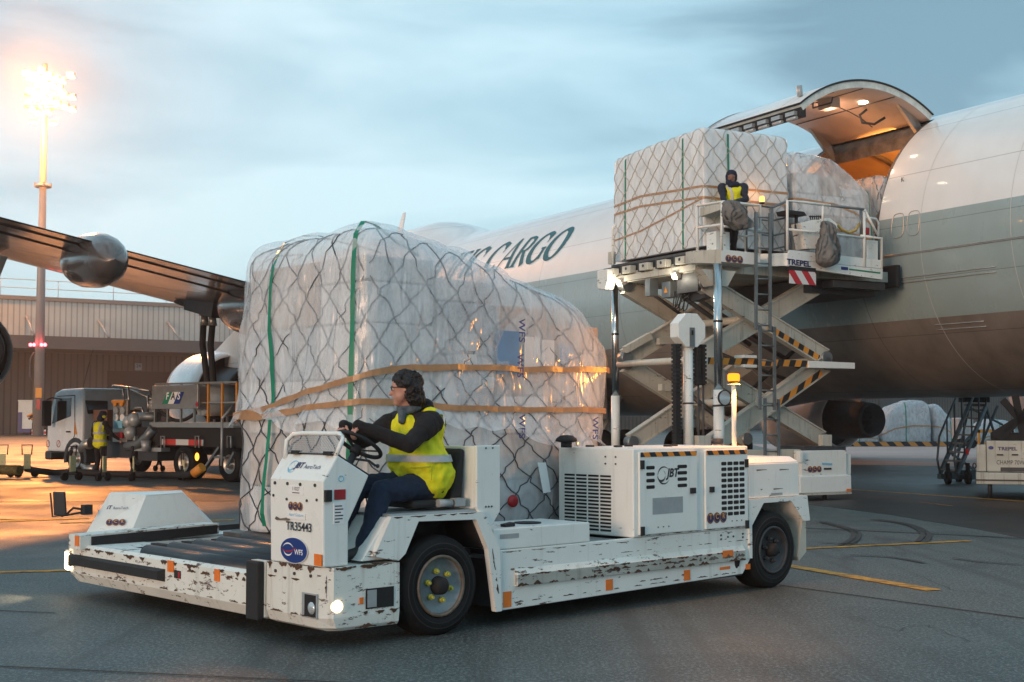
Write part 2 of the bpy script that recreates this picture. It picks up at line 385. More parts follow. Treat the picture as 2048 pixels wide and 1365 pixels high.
# ---------------------------------------------------------------- ground
def ground_mat():
    m = bpy.data.materials.new('apron concrete and asphalt'); m.use_nodes = True; t = m.node_tree; b = t.nodes['Principled BSDF']; L = t.links.new
    tc = N(t, 'ShaderNodeTexCoord'); P = tc.outputs['Object']
    def nz(scale, stretch=(1, 1, 1), d=5.0, rg=.6, dist=0.0, rot=0):
        mp = N(t, 'ShaderNodeMapping'); mp.inputs['Scale'].default_value = stretch; mp.inputs['Rotation'].default_value = (0, 0, rot); L(P, mp.inputs[0])
        n = N(t, 'ShaderNodeTexNoise', i_Scale=scale, i_Detail=d, i_Roughness=rg, i_Distortion=dist); L(mp.outputs[0], n.inputs['Vector']); return n.outputs[0]
    def rng(v, a, c, lo, hi):
        r = N(t, 'ShaderNodeMapRange'); L(v, r.inputs[0])
        for i, x in zip((1, 2, 3, 4), (a, c, lo, hi)): r.inputs[i].default_value = x
        return r.outputs[0]
    def mix(f, a, c):
        x = N(t, 'ShaderNodeMix', data_type='RGBA'); L(f, x.inputs[0]) if not isinstance(f, float) else None
        for k, v in ((6, a), (7, c)):
            if isinstance(v, tuple): x.inputs[k].default_value = (*v, 1)
            else: L(v, x.inputs[k])
        return x.outputs[2]
    def mul(a, c):
        x = N(t, 'ShaderNodeMath', operation='MULTIPLY'); L(a, x.inputs[0])
        if isinstance(c, (int, float)): x.inputs[1].default_value = c
        else: L(c, x.inputs[1])
        return x.outputs[0]
    base = mix(rng(nz(.55, d=6), .35, .7, 0, 1), (.050, .063, .063), (.080, .097, .096))
    # worn darker areas, dragged along the traffic direction
    base = mix(rng(nz(.35, (1, .28, 1), 5, .6, .5, .5), .46, .66, 0, .75), base, (.040, .045, .045))
    # fine aggregate speckle
    base = mix(rng(nz(40, (1, .65, 1), d=3, rg=.85), .50, .58, 0, .85), base, (.21, .235, .225))
    base = mix(rng(nz(34, (1, .65, 1), d=4, rg=.85), .52, .60, 0, .8), base, (.018, .020, .022))
    # oil and tyre stains
    base = mix(rng(nz(.9, (1, .30, 1), 8, .74, 1.2, -.9), .58, .66, 0, .6), base, (.022, .022, .024))
    base = mix(rng(nz(.5, (5.0, .16, 1), 6, .6, .4, .82), .56, .70, 0, .55), base, (.028, .030, .031))
    base = mix(rng(nz(.4, (4.0, .12, 1), 6, .6, .6, -.35), .57, .70, 0, .5), base, (.030, .031, .032))
    base = mix(rng(nz(.22, (1, .5, 1), 4, .5, .8, .3), .50, .72, 0, .5), base, (.125, .138, .132))
    L(base, b.inputs['Base Color'])
    L(rng(nz(.5, d=5), .3, .7, .42, .68), b.inputs['Roughness'])
    b.inputs['Specular IOR Level'].default_value = .5
    bp = N(t, 'ShaderNodeBump', i_Strength=.5); bp.inputs['Distance'].default_value = .012; L(nz(70, d=3, rg=.7), bp.inputs['Height']); L(bp.outputs[0], b.inputs['Normal'])
    return m
M_ground = ground_mat()
def tint_ground(name, c1, c2, rough):
    m = M_ground.copy(); m.name = name
    return m
mb = MB(); mb.box(-600, -60, -.3, 600, 900, 0)
mb.top('ground', M_ground, kind='structure')
# resurfaced asphalt bands and paler concrete bays: real patches of another paving, laid 4 mm proud
M_asph = pm('patched asphalt', (.026, .022, .022), .5, 0, .6, .5, .3, 60)
M_pale = pm('pale new concrete', (.40, .32, .29), .6, 0, .3, .5, .3, 60, stretch=(.3, 1, 1))
def gpoly(pts, z, name, m, **k):
    mb = MB(); mb.prism([(*WORLD.px(x, y, z=0).xy, z - .004) for x, y in pts], (0, 0, .004)); return mb.top(name, m, kind='structure')
mb = MB()
for pts in ([(1640, 1012), (1500, 1000), (1460, 925), (2350, 946), (2300, 1075), (2050, 1078), (1960, 1060), (1900, 1050), (1780, 1030)],):
    mb.prism([(*WORLD.px(x, y, z=0).xy, .0005) for x, y in pts], (0, 0, .0035))
mb.top('asphalt_patch', M_asph, kind='structure')
mb = MB(); mb.prism([(*WORLD.px(x, y, z=0).xy, .0045) for x, y in [(1660, 929), (2500, 945), (2600, 893), (1500, 889)]], (0, 0, .0035))
mb.top('concrete_bay', M_pale, kind='structure')
# painted lines
M_line = pm('worn yellow line paint', (.60, .29, .03), .6, 0, .8, 7, .3, 50)
M_whline = pm('worn white line paint', (.6, .6, .58), .55, 0, .45, 5)
def line(mb, a, c, w, z=.009):
    p = WORLD.px(*a, z=0); q = WORLD.px(*c, z=0); d = (q - p).normalized(); n = Vector((-d.y, d.x, 0)) * w / 2
    mb.prism([(*(p + n).xy, z - .004), (*(q + n).xy, z - .004), (*(q - n).xy, z - .004), (*(p - n).xy, z - .004)], (0, 0, .004))
mb = MB()
line(mb, (1500, 1120), (1868, 1182), .17); line(mb, (1560, 1101), (1938, 1083), .12)
line(mb, (1560, 970), (2300, 1021), .12)
line(mb, (-60, 1147), (190, 1141), .13)
line(mb, (-150, 1050), (175, 1037), .28); line(mb, (-150, 1034), (60, 1041), .16)
line(mb, (120, 1047), (470, 1041), .10)
line(mb, (1840, 1005), (1905, 1013), .0001)
mb.top('road_markings', M_line, kind='structure')
# concrete joints
mb = MB()
M_joint = pm('bitumen joint', (.03, .03, .03), .7)
line(mb, (1560, 1172), (2150, 1252), .018); line(mb, (1560, 1055), (2200, 1085), .03); line(mb, (-20, 1222), (110, 1228), .012)
line(mb, (0, 1005), (470, 1003), .03)
line(mb, (-100, 1330), (700, 1368), .012)
def crack(pts, seed):
    r = random.Random(seed); P = [WORLD.px(x, y, z=0) for x, y in pts]; Q = []
    for a, b_ in zip(P, P[1:]):
        n = max(2, int((b_ - a).length / .12)); Q += [a.lerp(b_, k / n) + V(r.uniform(-.03, .03), r.uniform(-.05, .05), 0) for k in range(n)]
    for a, b_ in zip(Q, Q[1:]):
        w = r.uniform(.001, .004); d = (b_ - a).normalized(); n = V(-d.y, d.x, 0) * w; mb.poly([(*(a + n).xy, .006), (*(b_ + n).xy, .006), (*(b_ - n).xy, .006), (*(a - n).xy, .006)])
crack([(1700, 1232), (1790, 1262), (1850, 1250), (1960, 1290)], 1); crack([(1830, 1150), (1900, 1180), (2048, 1196)], 2); crack([(1640, 1064), (1800, 1078), (1930, 1100)], 5)
mb.top('paving_joint', M_joint, kind='structure')
# curved tyre scrubs
mb = MB()
M_scrub = pm('tyre scrub mark', (.03, .032, .033), .6, 0, .3, 4)
def arc_mark(pts, w):
    P = [WORLD.px(x, y, z=0) for x, y in pts]
    # subdivide
    Q = []
    for i in range(len(P) - 1):
        a = P[max(0, i - 1)]; b_ = P[i]; c = P[i + 1]; d = P[min(len(P) - 1, i + 2)]
        for k in range(6):
            t = k / 6; Q.append(.5 * ((2 * b_) + (c - a) * t + (2 * a - 5 * b_ + 4 * c - d) * t * t + (3 * b_ - a - 3 * c + d) * t ** 3))
    Q.append(P[-1]); ring = []
    for i, q in enumerate(Q):
        d = (Q[min(i + 1, len(Q) - 1)] - Q[max(i - 1, 0)]).normalized(); n = Vector((-d.y, d.x, 0)); k = i / (len(Q) - 1)
        ring.append((q + n * w * .5, q - n * w * .5))
    for (a, b_), (c, d) in zip(ring, ring[1:]): mb.poly([(a.x, a.y, .0135), (c.x, c.y, .0135), (d.x, d.y, .0135), (b_.x, b_.y, .0135)])
arc_mark([(1740, 1040), (1810, 1050), (1845, 1068), (1835, 1085)], .07); arc_mark([(1755, 1040), (1822, 1051), (1858, 1070), (1850, 1087)], .07)
arc_mark([(1640, 1045), (1700, 1062), (1705, 1078), (1680, 1092)], .07); arc_mark([(1650, 1045), (1712, 1063), (1717, 1079), (1695, 1093)], .05)
for pts, w in (([(1640, 1086), (1700, 1090), (1760, 1089)], .05), ([(1700, 1112), (1780, 1116), (1850, 1128)], .06), ([(1905, 1118), (1970, 1126), (2040, 1131)], .05), ([(1560, 1070), (1700, 1062), (1850, 1066), (2048, 1080)], .03)): arc_mark(pts, w)
mb.top('skid_marks', M_scrub, kind='structure')

# ---------------------------------------------------------------- cargo terminal
HG = Frame(*WORLD.px(0, 872, z=0).xy, 0, 0)
_hx = Vector((55.8 * 0 + math.tan(rad(55.8)), 1, 0)).normalized()
HG = Frame(HG.M.translation.x, HG.M.translation.y, 0, math.degrees(math.atan2(_hx.y, _hx.x)))
def corrug(name, c1, c2, period, horizontal=False):
    m = bpy.data.materials.new(name); m.use_nodes = True; t = m.node_tree; b = t.nodes['Principled BSDF']; L = t.links.new
    tc = N(t, 'ShaderNodeTexCoord'); s = N(t, 'ShaderNodeSeparateXYZ'); L(tc.outputs['Object'], s.inputs[0])
    d = N(t, 'ShaderNodeMath', operation='DIVIDE'); d.inputs[1].default_value = period; L(s.outputs[2 if horizontal else 0], d.inputs[0])
    f = N(t, 'ShaderNodeMath', operation='FRACT'); L(d.outputs[0], f.inputs[0])
    r = N(t, 'ShaderNodeValToRGB'); L(f.outputs[0], r.inputs[0]); e = r.color_ramp.elements
    e[0].position = .70; e[0].color = (*c1, 1); e[1].position = .80; e[1].color = (*c2, 1)
    n = N(t, 'ShaderNodeTexNoise', i_Scale=.25, i_Detail=5.0); L(tc.outputs['Object'], n.inputs['Vector'])
    x = N(t, 'ShaderNodeMix', data_type='RGBA', blend_type='MULTIPLY'); x.inputs[0].default_value = .5; L(r.outputs[0], x.inputs[6]); L(n.outputs[0], x.inputs[7])
    L(x.outputs[2], b.inputs['Base Color']); b.inputs['Roughness'].default_value = .6
    return m
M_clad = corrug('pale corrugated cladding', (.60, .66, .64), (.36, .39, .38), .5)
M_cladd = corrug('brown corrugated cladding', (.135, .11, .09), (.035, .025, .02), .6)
M_fascia = pm('dark fascia', (.075, .08, .085), .6, 0, .15, .3)
M_roofm = pm('grey roof membrane', (.2, .2, .2), .8)
ROOT = thing('cargo_terminal', 'long cargo shed with pale corrugated upper wall above a dark canopy, door 24', 'building', HG)
X0, X1 = -70, 190
zt = HG.px(0, 598, y=0).z; zf1 = HG.px(20, 671, y=0).z; zf0 = HG.px(20, 697, y=0).z
mb = MB(); mb.box(X0, 0, zf1, X1, 50, zt); mb.part('upper_wall', M_clad, ROOT)
mb = MB(); mb.box(X0, -1.2, zf0, X1, 6, zf1 - .02); mb.part('canopy', M_fascia, ROOT)
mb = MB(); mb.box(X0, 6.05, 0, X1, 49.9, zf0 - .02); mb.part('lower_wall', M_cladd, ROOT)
mb = MB(); mb.box(X0 - .3, -.15, zt + .01, X1 + .3, 50.2, zt + .35); mb.part('roof', M_roofm, ROOT)
a = HG.px(215, 742, y=6.0); c = HG.px(345, 742, y=6.0)
mb = MB(); mb.box(a.x, 5.9, .02, c.x, 6.03, a.z); mb.part('door', M_dark, ROOT, 'wide open black loading door')
for x0 in (-50, -30, 60, 90, 120, 150):
    mb = MB(); mb.box(x0, 5.9, .02, x0 + 9, 6.03, a.z); mb.part('door', M_fascia, ROOT)
a = HG.px(270, 727, y=5.9); c = HG.px(283, 741, y=5.9)
mb = MB(); mb.box(a.x, 5.85, c.z, c.x, 6.0, a.z)
sg = mb.part('door_sign', M_lgrey, ROOT, 'small pale number sign above the door')
mb = MB(); mb.text('24', ((a.x + c.x) / 2, 5.84, lerp(c.z, a.z, .25)), (1, 0, 0), (0, 0, 1), (a.z - c.z) * .5, .02); mb.part('lettering', M_ink, sg)
for px0, py0, px1, py1 in ((55, 632, 67, 667), (200, 640, 216, 676), (338, 643, 360, 681), (470, 650, 495, 688)):
    a = HG.px(px0, py0, y=-.5); c = HG.px(px1, py1, y=-1.0)
    mb = MB(); mb.cyl((a.x, -.1, a.z), (a.x + (c.x - a.x), -1.25, zf1), .11, n=8); mb.part('stay_rod', M_lgrey, ROOT)
mb = MB()
for i in range(int((X1 - X0) / 5)):
    mb.cyl((X0 + i * 5, 1.0, zt + .35), (X0 + i * 5, 1.0, zt + 1.9), .03, n=6)
for z in (1.15, 1.9): mb.cyl((X0, 1.0, zt + z), (X1, 1.0, zt + z), .03, n=6)
mb.part('roof_railing', M_lgrey, ROOT)

# ---------------------------------------------------------------- flood-light mast
mp_ = WORLD.px(76, 873, z=0); MF = Frame(mp_.x, mp_.y, 0, 0); MD = mp_.y
ztop = MF.px(95, 128, y=0).z
ROOT = thing('light_mast', 'tall steel floodlight mast with blazing sodium lamp crown', 'light mast', MF)
M_mast = pm('galvanised mast steel', (.34, .33, .34), .5, .3, .2, .4)
mb = MB(); mb.cyl((0, 0, 0), (0, 0, ztop), .46, .20, 20); mb.part('pole', M_mast, ROOT)
zr = MF.px(87, 373, y=0).z
mb = MB(); mb.cyl((0, 0, zr - .12), (0, 0, zr + .12), .62, n=20)
for k in range(4):
    q = k * pi / 2 + .4; mb.box(cos(q) * .62 - .08, sin(q) * .62 - .08, zr - .12, cos(q) * .62 + .08, sin(q) * .62 + .08, zr + .28)
mb.part('service_ring', M_mast, ROOT)
fl = [(52, 146), (60, 182), (58, 205), (70, 150), (78, 168), (72, 196), (84, 140), (88, 158), (92, 180), (86, 210), (98, 150), (104, 172), (100, 200), (112, 158), (118, 176), (114, 206), (124, 160), (142, 150), (128, 190), (144, 193), (130, 212), (144, 217), (66, 218), (96, 222), (78, 226)]
for rk, zz in enumerate((160, 190, 214)):
    zc = MF.px(95, zz, y=0).z; mb = MB()
    mb.tube([(cos(2 * pi * k / 20) * 1.7, sin(2 * pi * k / 20) * .9, zc) for k in range(20)], .06, 6, True)
    mb.bar((-1.7, 0, zc), (1.7, 0, zc), .1); mb.bar((0, -.9, zc), (0, .9, zc), .1); mb.part('lamp_frame', M_mast, ROOT)
for k, (x, y) in enumerate(fl):
    p = MF.px(x, y, y=-.6 + 1.0 * ((k * 7) % 5) / 5); mb = MB()
    mb.bar(p + V(0, 0, .22), p + V(0, .05, -.02), .62, .5, up=(0, 1, 0)); h = mb.part('floodlight', M_lgrey, ROOT)
    mb = MB(); q = p + V(0, -.02, -.08); mb.prism([q + V(-.27, -.27, -.12), q + V(.27, -.27, -.12), q + V(.27, .22, -.2), q + V(-.27, .22, -.2)], (0, 0, .08)); mb.ball(q + V(0, -.1, 0), .30, (1, .7, .7), 10)
    mb.part('lamp_glass', E_mast, h)
for x, y in ((68, 242), (107, 245)):
    p = MF.px(x, y, y=-.3); mb = MB(); mb.prism([p + V(-.35, -.3, .1), p + V(.35, -.3, .1), p + V(.2, .3, .35), p + V(-.2, .3, .35)], (0, 0, -.22)); h = mb.part('floodlight', M_lgrey, ROOT, 'low floodlight hung below the crown')
    mb = MB(); mb.box(p.x - .25, p.y - .25, p.z - .2, p.x + .25, p.y + .1, p.z - .13); mb.part('lamp_glass', E_cabin, h)
for x in (61, 68, 83, 90):
    p = MF.px(x, 690, y=-.5); mb = MB(); mb.ball(p, .15, n=10); mb.part('obstruction_lamp', [E_red], ROOT)
a = MF.px(71, 776, y=-.6); c = MF.px(83, 796, y=-.6)
mb = MB(); mb.box(a.x, -.6, c.z, c.x, -.52, a.z); mb.part('notice_sign', M_amber, ROOT, 'orange notice plate')
a = MF.px(73, 799, y=-.6); c = MF.px(78, 819, y=-.6)
mb = MB(); mb.box(a.x, -.6, c.z, c.x + .1, -.52, a.z); mb.part('notice_sign', M_red, ROOT, 'narrow red vertical plate')
a = MF.px(60, 740, y=-.6); mb = MB(); mb.tube([(-.45, 0, a.z + 1.5), (-.75, 0, a.z + 1.0), (-.8, 0, a.z - .5), (-.5, 0, a.z - .9)], .09, 8); mb.part('hoist_loop', M_dgrey, ROOT)
lz = MF.px(95, 185, y=0).z
lamp('mast_light', MF.w(0, -1.2, lz), 42000, (1, .34, .08), 1.2, 'SPOT', target=(-8, 25, 0), spot=150, blend=.5)
lamp('mast_glow', MF.w(0, -1.0, lz + .5), 36000, (1, .33, .06), 1.5)
# ---------------------------------------------------------------- freighter aircraft; frame A: x forward along the fuselage, y to the port side (towards the camera), z up
A = Frame(10.25, 31.0, 0, 119.0)
FR_, FZ = 3.25, 5.3
def air_mat(name, col, rough, metal=0, coat=.6, lines=True, var=.08):
    m = bpy.data.materials.new(name); m.use_nodes = True; t = m.node_tree; b = t.nodes['Principled BSDF']; L = t.links.new
    tc = N(t, 'ShaderNodeTexCoord'); P = tc.outputs['Object']
    mp = N(t, 'ShaderNodeMapping'); mp.inputs['Scale'].default_value = (1, 1, .35); L(P, mp.inputs[0])
    n = N(t, 'ShaderNodeTexNoise', i_Scale=1.6, i_Detail=7.0, i_Roughness=.6); L(mp.outputs[0], n.inputs['Vector'])
    r = N(t, 'ShaderNodeMapRange'); L(n.outputs[0], r.inputs[0])
    for i, x in zip((1, 2, 3, 4), (.35, .7, 1, 1 - var)): r.inputs[i].default_value = x
    fac = r.outputs[0]
    if lines:
        s = N(t, 'ShaderNodeSeparateXYZ'); L(P, s.inputs[0])
        def ln(sock, per, w, off=0.0):
            a = N(t, 'ShaderNodeMath', operation='ADD'); a.inputs[1].default_value = off; L(sock, a.inputs[0])
            d = N(t, 'ShaderNodeMath', operation='DIVIDE'); d.inputs[1].default_value = per; L(a.outputs[0], d.inputs[0])
            f = N(t, 'ShaderNodeMath', operation='FRACT'); L(d.outputs[0], f.inputs[0])
            g = N(t, 'ShaderNodeMath', operation='GREATER_THAN'); g.inputs[1].default_value = w / per; L(f.outputs[0], g.inputs[0])
            q = N(t, 'ShaderNodeMapRange'); q.inputs[3].default_value = .55; q.inputs[4].default_value = 1; L(g.outputs[0], q.inputs[0]); return q.outputs[0]
        for l in (ln(s.outputs[0], 4.6, .022, 2.2), ln(s.outputs[2], 1.13, .014, .06)):
            k = N(t, 'ShaderNodeMath', operation='MULTIPLY'); L(fac, k.inputs[0]); L(l, k.inputs[1]); fac = k.outputs[0]
    v = N(t, 'ShaderNodeVectorMath', operation='SCALE'); v.inputs[0].default_value = col; L(fac, v.inputs['Scale']); L(v.outputs[0], b.inputs['Base Color'])
    b.inputs['Metallic'].default_value = metal; b.inputs['Coat Weight'].default_value = coat; b.inputs['Coat Roughness'].default_value = .06
    r2 = N(t, 'ShaderNodeMapRange'); r2.inputs[3].default_value = rough - .08; r2.inputs[4].default_value = rough + .12; L(n.outputs[0], r2.inputs[0]); L(r2.outputs[0], b.inputs['Roughness'])
    n3 = N(t, 'ShaderNodeTexNoise', i_Scale=.9, i_Detail=2.0); L(P, n3.inputs['Vector'])
    bp = N(t, 'ShaderNodeBump', i_Strength=.10); bp.inputs['Distance'].default_value = .12; L(n3.outputs[0], bp.inputs['Height']); L(bp.outputs[0], b.inputs['Normal']); L(bp.outputs[0], b.inputs['Coat Normal'])
    return m
M_aw = air_mat('aircraft white', (.83, .83, .82), .30)
M_ag = air_mat('aircraft grey green band', (.33, .42, .43), .26)
M_ab = air_mat('shaded aircraft belly grey', (.25, .215, .19), .34, coat=.3, var=.35)  # belly tone darkened: shade under the fuselage is put into the colour
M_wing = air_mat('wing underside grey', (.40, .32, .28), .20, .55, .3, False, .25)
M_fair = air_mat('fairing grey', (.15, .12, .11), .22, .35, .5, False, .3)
M_eng = air_mat('nacelle white', (.78, .79, .80), .25, lines=False)
M_lap = pm('skin joint line', (.58, .58, .57), .4)  # thin seams between the skin panels
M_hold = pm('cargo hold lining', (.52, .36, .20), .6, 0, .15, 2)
M_frame = pm('dirty door sill metal', (.20, .16, .13), .55, .4, .6, 4)
M_inner = pm('door inner lining', (.44, .34, .29), .45, 0, .12, 3)
AR = thing('cargo_aircraft', 'large white and grey four engined freighter with its side cargo door raised', 'aircraft', A, (2, 0, 0))
SA, SF, ZS, TH_T = -.85, 2.45, 4.75, rad(62.4)
def prof(s):
    """radius scale, centre height shift, hump"""
    if s < -8: k = (-8 - s) / 27; R = FR_ * max(.06, 1 - k ** 1.25 * .95); dz = (FR_ - R) * .86
    elif s > 38: k = min(1, (s - 38) / 11.5); R = FR_ * max(.02, math.sqrt(max(0, 1 - k ** 2.2))); dz = -(FR_ - R) * .25
    else: R, dz = FR_, 0
    h = smooth(21.5, 27, s) * (1 - smooth(39, 47, s))
    return R, dz, h
def fus(s, th):
    R, dz, h = prof(s)
    e = h * .95 * max(0, sin(th)) ** 5 if sin(th) > 0 else 0
    bl = smooth(4, 9, s) * (1 - smooth(27, 33, s)) * .42 * max(0, -sin(th)) ** .7 if sin(th) < 0 else 0
    rr = R + e + bl
    return Vector((s, rr * cos(th), FZ + dz + rr * sin(th)))
def thz(z, r=FR_): return math.asin(max(-1, min(1, (z - FZ) / r)))
ths = sorted({round(x, 5) for x in [thz(ZS), TH_T, thz(5.8), thz(3.66), pi - thz(5.8), pi - thz(3.66)] + [rad(a) for a in range(-90, 270, 5)]})
ths = [a for i, a in enumerate(ths) if i == 0 or a - ths[i - 1] > .012 or a in (TH_T,)]
ss = sorted({round(x, 3) for x in [SA, SF] + [-35 + i * 1.0 for i in range(28)] + [-7 + i * .5 for i in range(110)] + [49.5]})
ss = [x for i, x in enumerate(ss) if x <= 49.4]
mb = MB(); nT = len(ths)
def fu_skip(i, j):
    s = (ss[i] + ss[i + 1]) / 2; a = ths[j] + (ths[j + 1] - ths[j]) / 2 if j + 1 < nT else 0
    return SA < s < SF and thz(ZS) - 1e-3 < a < TH_T
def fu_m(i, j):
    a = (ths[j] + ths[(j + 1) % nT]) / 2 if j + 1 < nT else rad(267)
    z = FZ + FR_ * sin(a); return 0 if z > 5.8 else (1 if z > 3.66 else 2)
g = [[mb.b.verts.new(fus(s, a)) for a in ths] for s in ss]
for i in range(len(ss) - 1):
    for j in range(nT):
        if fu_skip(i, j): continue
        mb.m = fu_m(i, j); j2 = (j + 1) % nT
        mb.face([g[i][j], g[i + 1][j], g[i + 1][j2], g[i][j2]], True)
mb.m = 0; mb.face(g[0]); mb.face(g[-1][::-1])
mb.recalc = False
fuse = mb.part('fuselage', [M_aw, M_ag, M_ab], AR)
# hold interior
mb = MB(); ri = FR_ - .16
mb.m = 0
tb, tt = thz(ZS - .15, ri), TH_T
def hold(i, j): a = lerp(tt + .02, pi - thz(ZS, ri), j / 14); s = lerp(-5.5, 7.5, i / 6); return (s, ri * cos(a), FZ + ri * sin(a))
mb.surf(hold, 6, 14)
for s0, s1 in ((-5.5, SA - .02), (SF + .02, 7.5)):
    mb.surf(lambda i, j: (lerp(s0, s1, i), ri * cos(lerp(thz(ZS, ri), tt + .02, j / 8)), FZ + ri * sin(lerp(thz(ZS, ri), tt + .02, j / 8))), 1, 8)
mb.box(-5.5, -3.1, ZS - .2, 7.5, 3.12, ZS - .02)

for s_ in (-5.5, 7.5): mb.face([mb.b.verts.new((s_, (ri - .01) * cos(2 * pi * k / 32), FZ + (ri - .01) * sin(2 * pi * k / 32))) for k in range(32)])
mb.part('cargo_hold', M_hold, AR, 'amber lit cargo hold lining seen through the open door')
for s in (-2.6, -.6, 1.3, 3.2, 5.0):
    mb = MB()
    pts = [(s, (ri - .04) * cos(a), FZ + (ri - .04) * sin(a)) for a in [lerp(TH_T, pi - .05, k / 12) for k in range(13)]]
    for p, q in zip(pts, pts[1:]): mb.bar(p, q, .10, .12, up=(1, 0, 0))
    mb.part('hold_frame', M_frame, AR)
# door surround: sill, hinge beam, jambs
mb = MB(); y0 = FR_ * cos(thz(ZS))
mb.box(SA, y0 - .35, ZS - .20, SF, y0 - .015, ZS - .004); mb.part('door_sill', M_frame, AR)
mb = MB()
hp = V(0, FR_ * cos(TH_T), FZ + FR_ * sin(TH_T))
mb.prism([(SA, hp.y - .05, hp.z - .02), (SA, hp.y + .10, hp.z - .28), (SA, hp.y + .02, hp.z - .5), (SA, hp.y - .5, hp.z - .3), (SA, hp.y - .4, hp.z - .04)], (SF - SA, 0, 0))
mb.part('hinge_beam', M_frame, AR)
for s, nm in ((SA, -1), (SF, 1)):
    mb = MB()
    pts = [(s - nm * .06, (FR_ - .12) * cos(a), FZ + (FR_ - .12) * sin(a)) for a in [lerp(thz(ZS) + .01, TH_T - .02, k / 14) for k in range(15)]]
    for p, q in zip(pts, pts[1:]): mb.bar(p, q, .20, .11, up=(1, 0, 0))
    mb.part('door_jamb', M_frame, AR)
# the raised door: same arc, swung up about the hinge line
arc = TH_T - thz(ZS)
ROT = rad(61)           # how far the door has swung
def door_pt(s, k, r):
    """k from 0 at the hinge to 1 at the latch edge, r radius in the closed position"""
    a = TH_T - arc * k; p = Vector((r * cos(a) - FR_ * cos(TH_T), r * sin(a) - FR_ * sin(TH_T)))
    q = Vector((p.x * cos(ROT) - p.y * sin(ROT), p.x * sin(ROT) + p.y * cos(ROT)))
    return Vector((s, hp.y + .05 + q.x, hp.z + .10 + q.y))
mb = MB(); nk = 24
def shell(r0, r1, m_out, m_in, m_edge):
    O = [[mb.b.verts.new(door_pt(s, k / nk, r0)) for k in range(nk + 1)] for s in (SA, SF)]
    I = [[mb.b.verts.new(door_pt(s, k / nk, r1)) for k in range(nk + 1)] for s in (SA, SF)]
    for k in range(nk):
        mb.m = m_out; mb.face([O[0][k], O[1][k], O[1][k + 1], O[0][k + 1]], True)
        mb.m = m_in; mb.face([I[0][k], I[0][k + 1], I[1][k + 1], I[1][k]], True)
        mb.m = m_edge
        for e in (0, 1): mb.face([O[e][k], O[e][k + 1], I[e][k + 1], I[e][k]], False)
    for k in (0, nk): mb.face([O[0][k], O[1][k], I[1][k], I[0][k]], False)
shell(FR_, FR_ - .17, 0, 1, 2)
M_dedge = pm('door edge alloy', (.62, .64, .60), .4, 0, .3, 5)
door = mb.part('cargo_door', [M_aw, M_inner, M_dedge], AR, 'raised curved main deck cargo door')
mb = MB()
for s in (SA + .03, SF - .03):
    P = [door_pt(s, k / nk, FR_ - .012) for k in range(nk + 1)]
    mb.tube([p + V(-.045 if s < 0 else .045, 0, 0) for p in P], .022, 6)
mb.tube([door_pt(lerp(SA, SF, k / 6), 1.0, FR_ - .01) + V(0, .0, 0) for k in range(7)], .025, 6)
mb.part('door_seal', M_black, door)
mb = MB()      # latch channel along the lower edge
for k in range(7):
    s = lerp(SA + .28, SF - .28, k / 6); e_n = (door_pt(s, 1.0, FR_ - .1) - door_pt(s, .98, FR_ - .1)).normalized(); p = door_pt(s, 1.0, FR_ - .15) + e_n * .10
    mb.bar(p + V(-.14, 0, 0), p + V(.14, 0, 0), .09, .08); mb.cyl(p + V(-.17, 0, -.10), p + V(.12, 0, -.10), .04, n=8)
mb.parts('latch', M_lgrey, door)
mb = MB(); e_n = (door_pt(0, 1.0, FR_ - .1) - door_pt(0, .98, FR_ - .1)).normalized(); a_, b__ = door_pt(SA + .02, .99, FR_ - .17) + e_n * .02, door_pt(SF - .02, .99, FR_ - .17) + e_n * .02; mb.bar(a_, b__, .13, .30); mb.part('latch_channel', M_dark, door)
for s, k in ((-.2, .80), (1.75, .86), (.0, .32), (1.75, .93)):
    p = door_pt(s, k, FR_ - .18); mb = MB(); n_ = (door_pt(s, k, FR_ - .5) - p).normalized()
    mb.ball(p + n_ * .01, .085, (1.5, 1, .35), 10); mb.part('door_lamp', E_work, door)
for s, k in ((.35, .50), (1.15, .60)):
    p = door_pt(s, k, FR_ - .17); n_ = (door_pt(s, k, FR_ - .5) - p).normalized(); t_ = (door_pt(s, k + .05, FR_ - .17) - p).normalized()
    mb = MB(); mb.bar(p, p + n_ * .22, .42, .26, up=t_); mb.part('actuator_housing', M_inner, door)
    mb = MB(); mb.tube([p + t_ * .16 + V(-.3, 0, 0) + n_ * .02, p + t_ * .2 + V(-.3, 0, 0) + n_ * .14, p + t_ * .2 + V(.3, 0, 0) + n_ * .14, p + t_ * .16 + V(.34, 0, 0) + n_ * .02], .02, 6); mb.part('cable', M_dgrey, door)
mb = MB()
for k in (.28, .52, .74):
    mb.tube([door_pt(lerp(SA + .05, SF - .05, i / 8), k, FR_ - .178) for i in range(9)], .012, 4)
mb.tube([door_pt(.7, i / 16, FR_ - .178) for i in range(1, 15)], .012, 4); mb.part('seam', M_dgrey, door)
for s in (SA + .25, SF - .2):
    p = door_pt(s, .10, FR_ - .17); q = V(s, hp.y - .12, hp.z - .35); mb = MB(); mb.prism([door_pt(s, .03, FR_ - .17), door_pt(s, .20, FR_ - .17), V(s, hp.y + .14, hp.z - .42), V(s, hp.y - .02, hp.z - .42)], (.09, 0, 0)); mb.part('hinge_arm', M_ribbed, AR)
p = door_pt(.2, .24, FR_ - .2); mb = MB(); mb.tube([p, p + V(.1, .12, -.12), p + V(.05, .1, -.3), p + V(-.1, -.12, -.34), p + V(-.25, -.3, -.2)], .03, 8); mb.part('cable', M_dgrey, door)
p = door_pt(-.5, .9, FR_ + .02); mb = MB(); mb.cyl(p, p + V(0, .02, .22), .06, n=8); mb.part('beacon', M_lgrey, door)
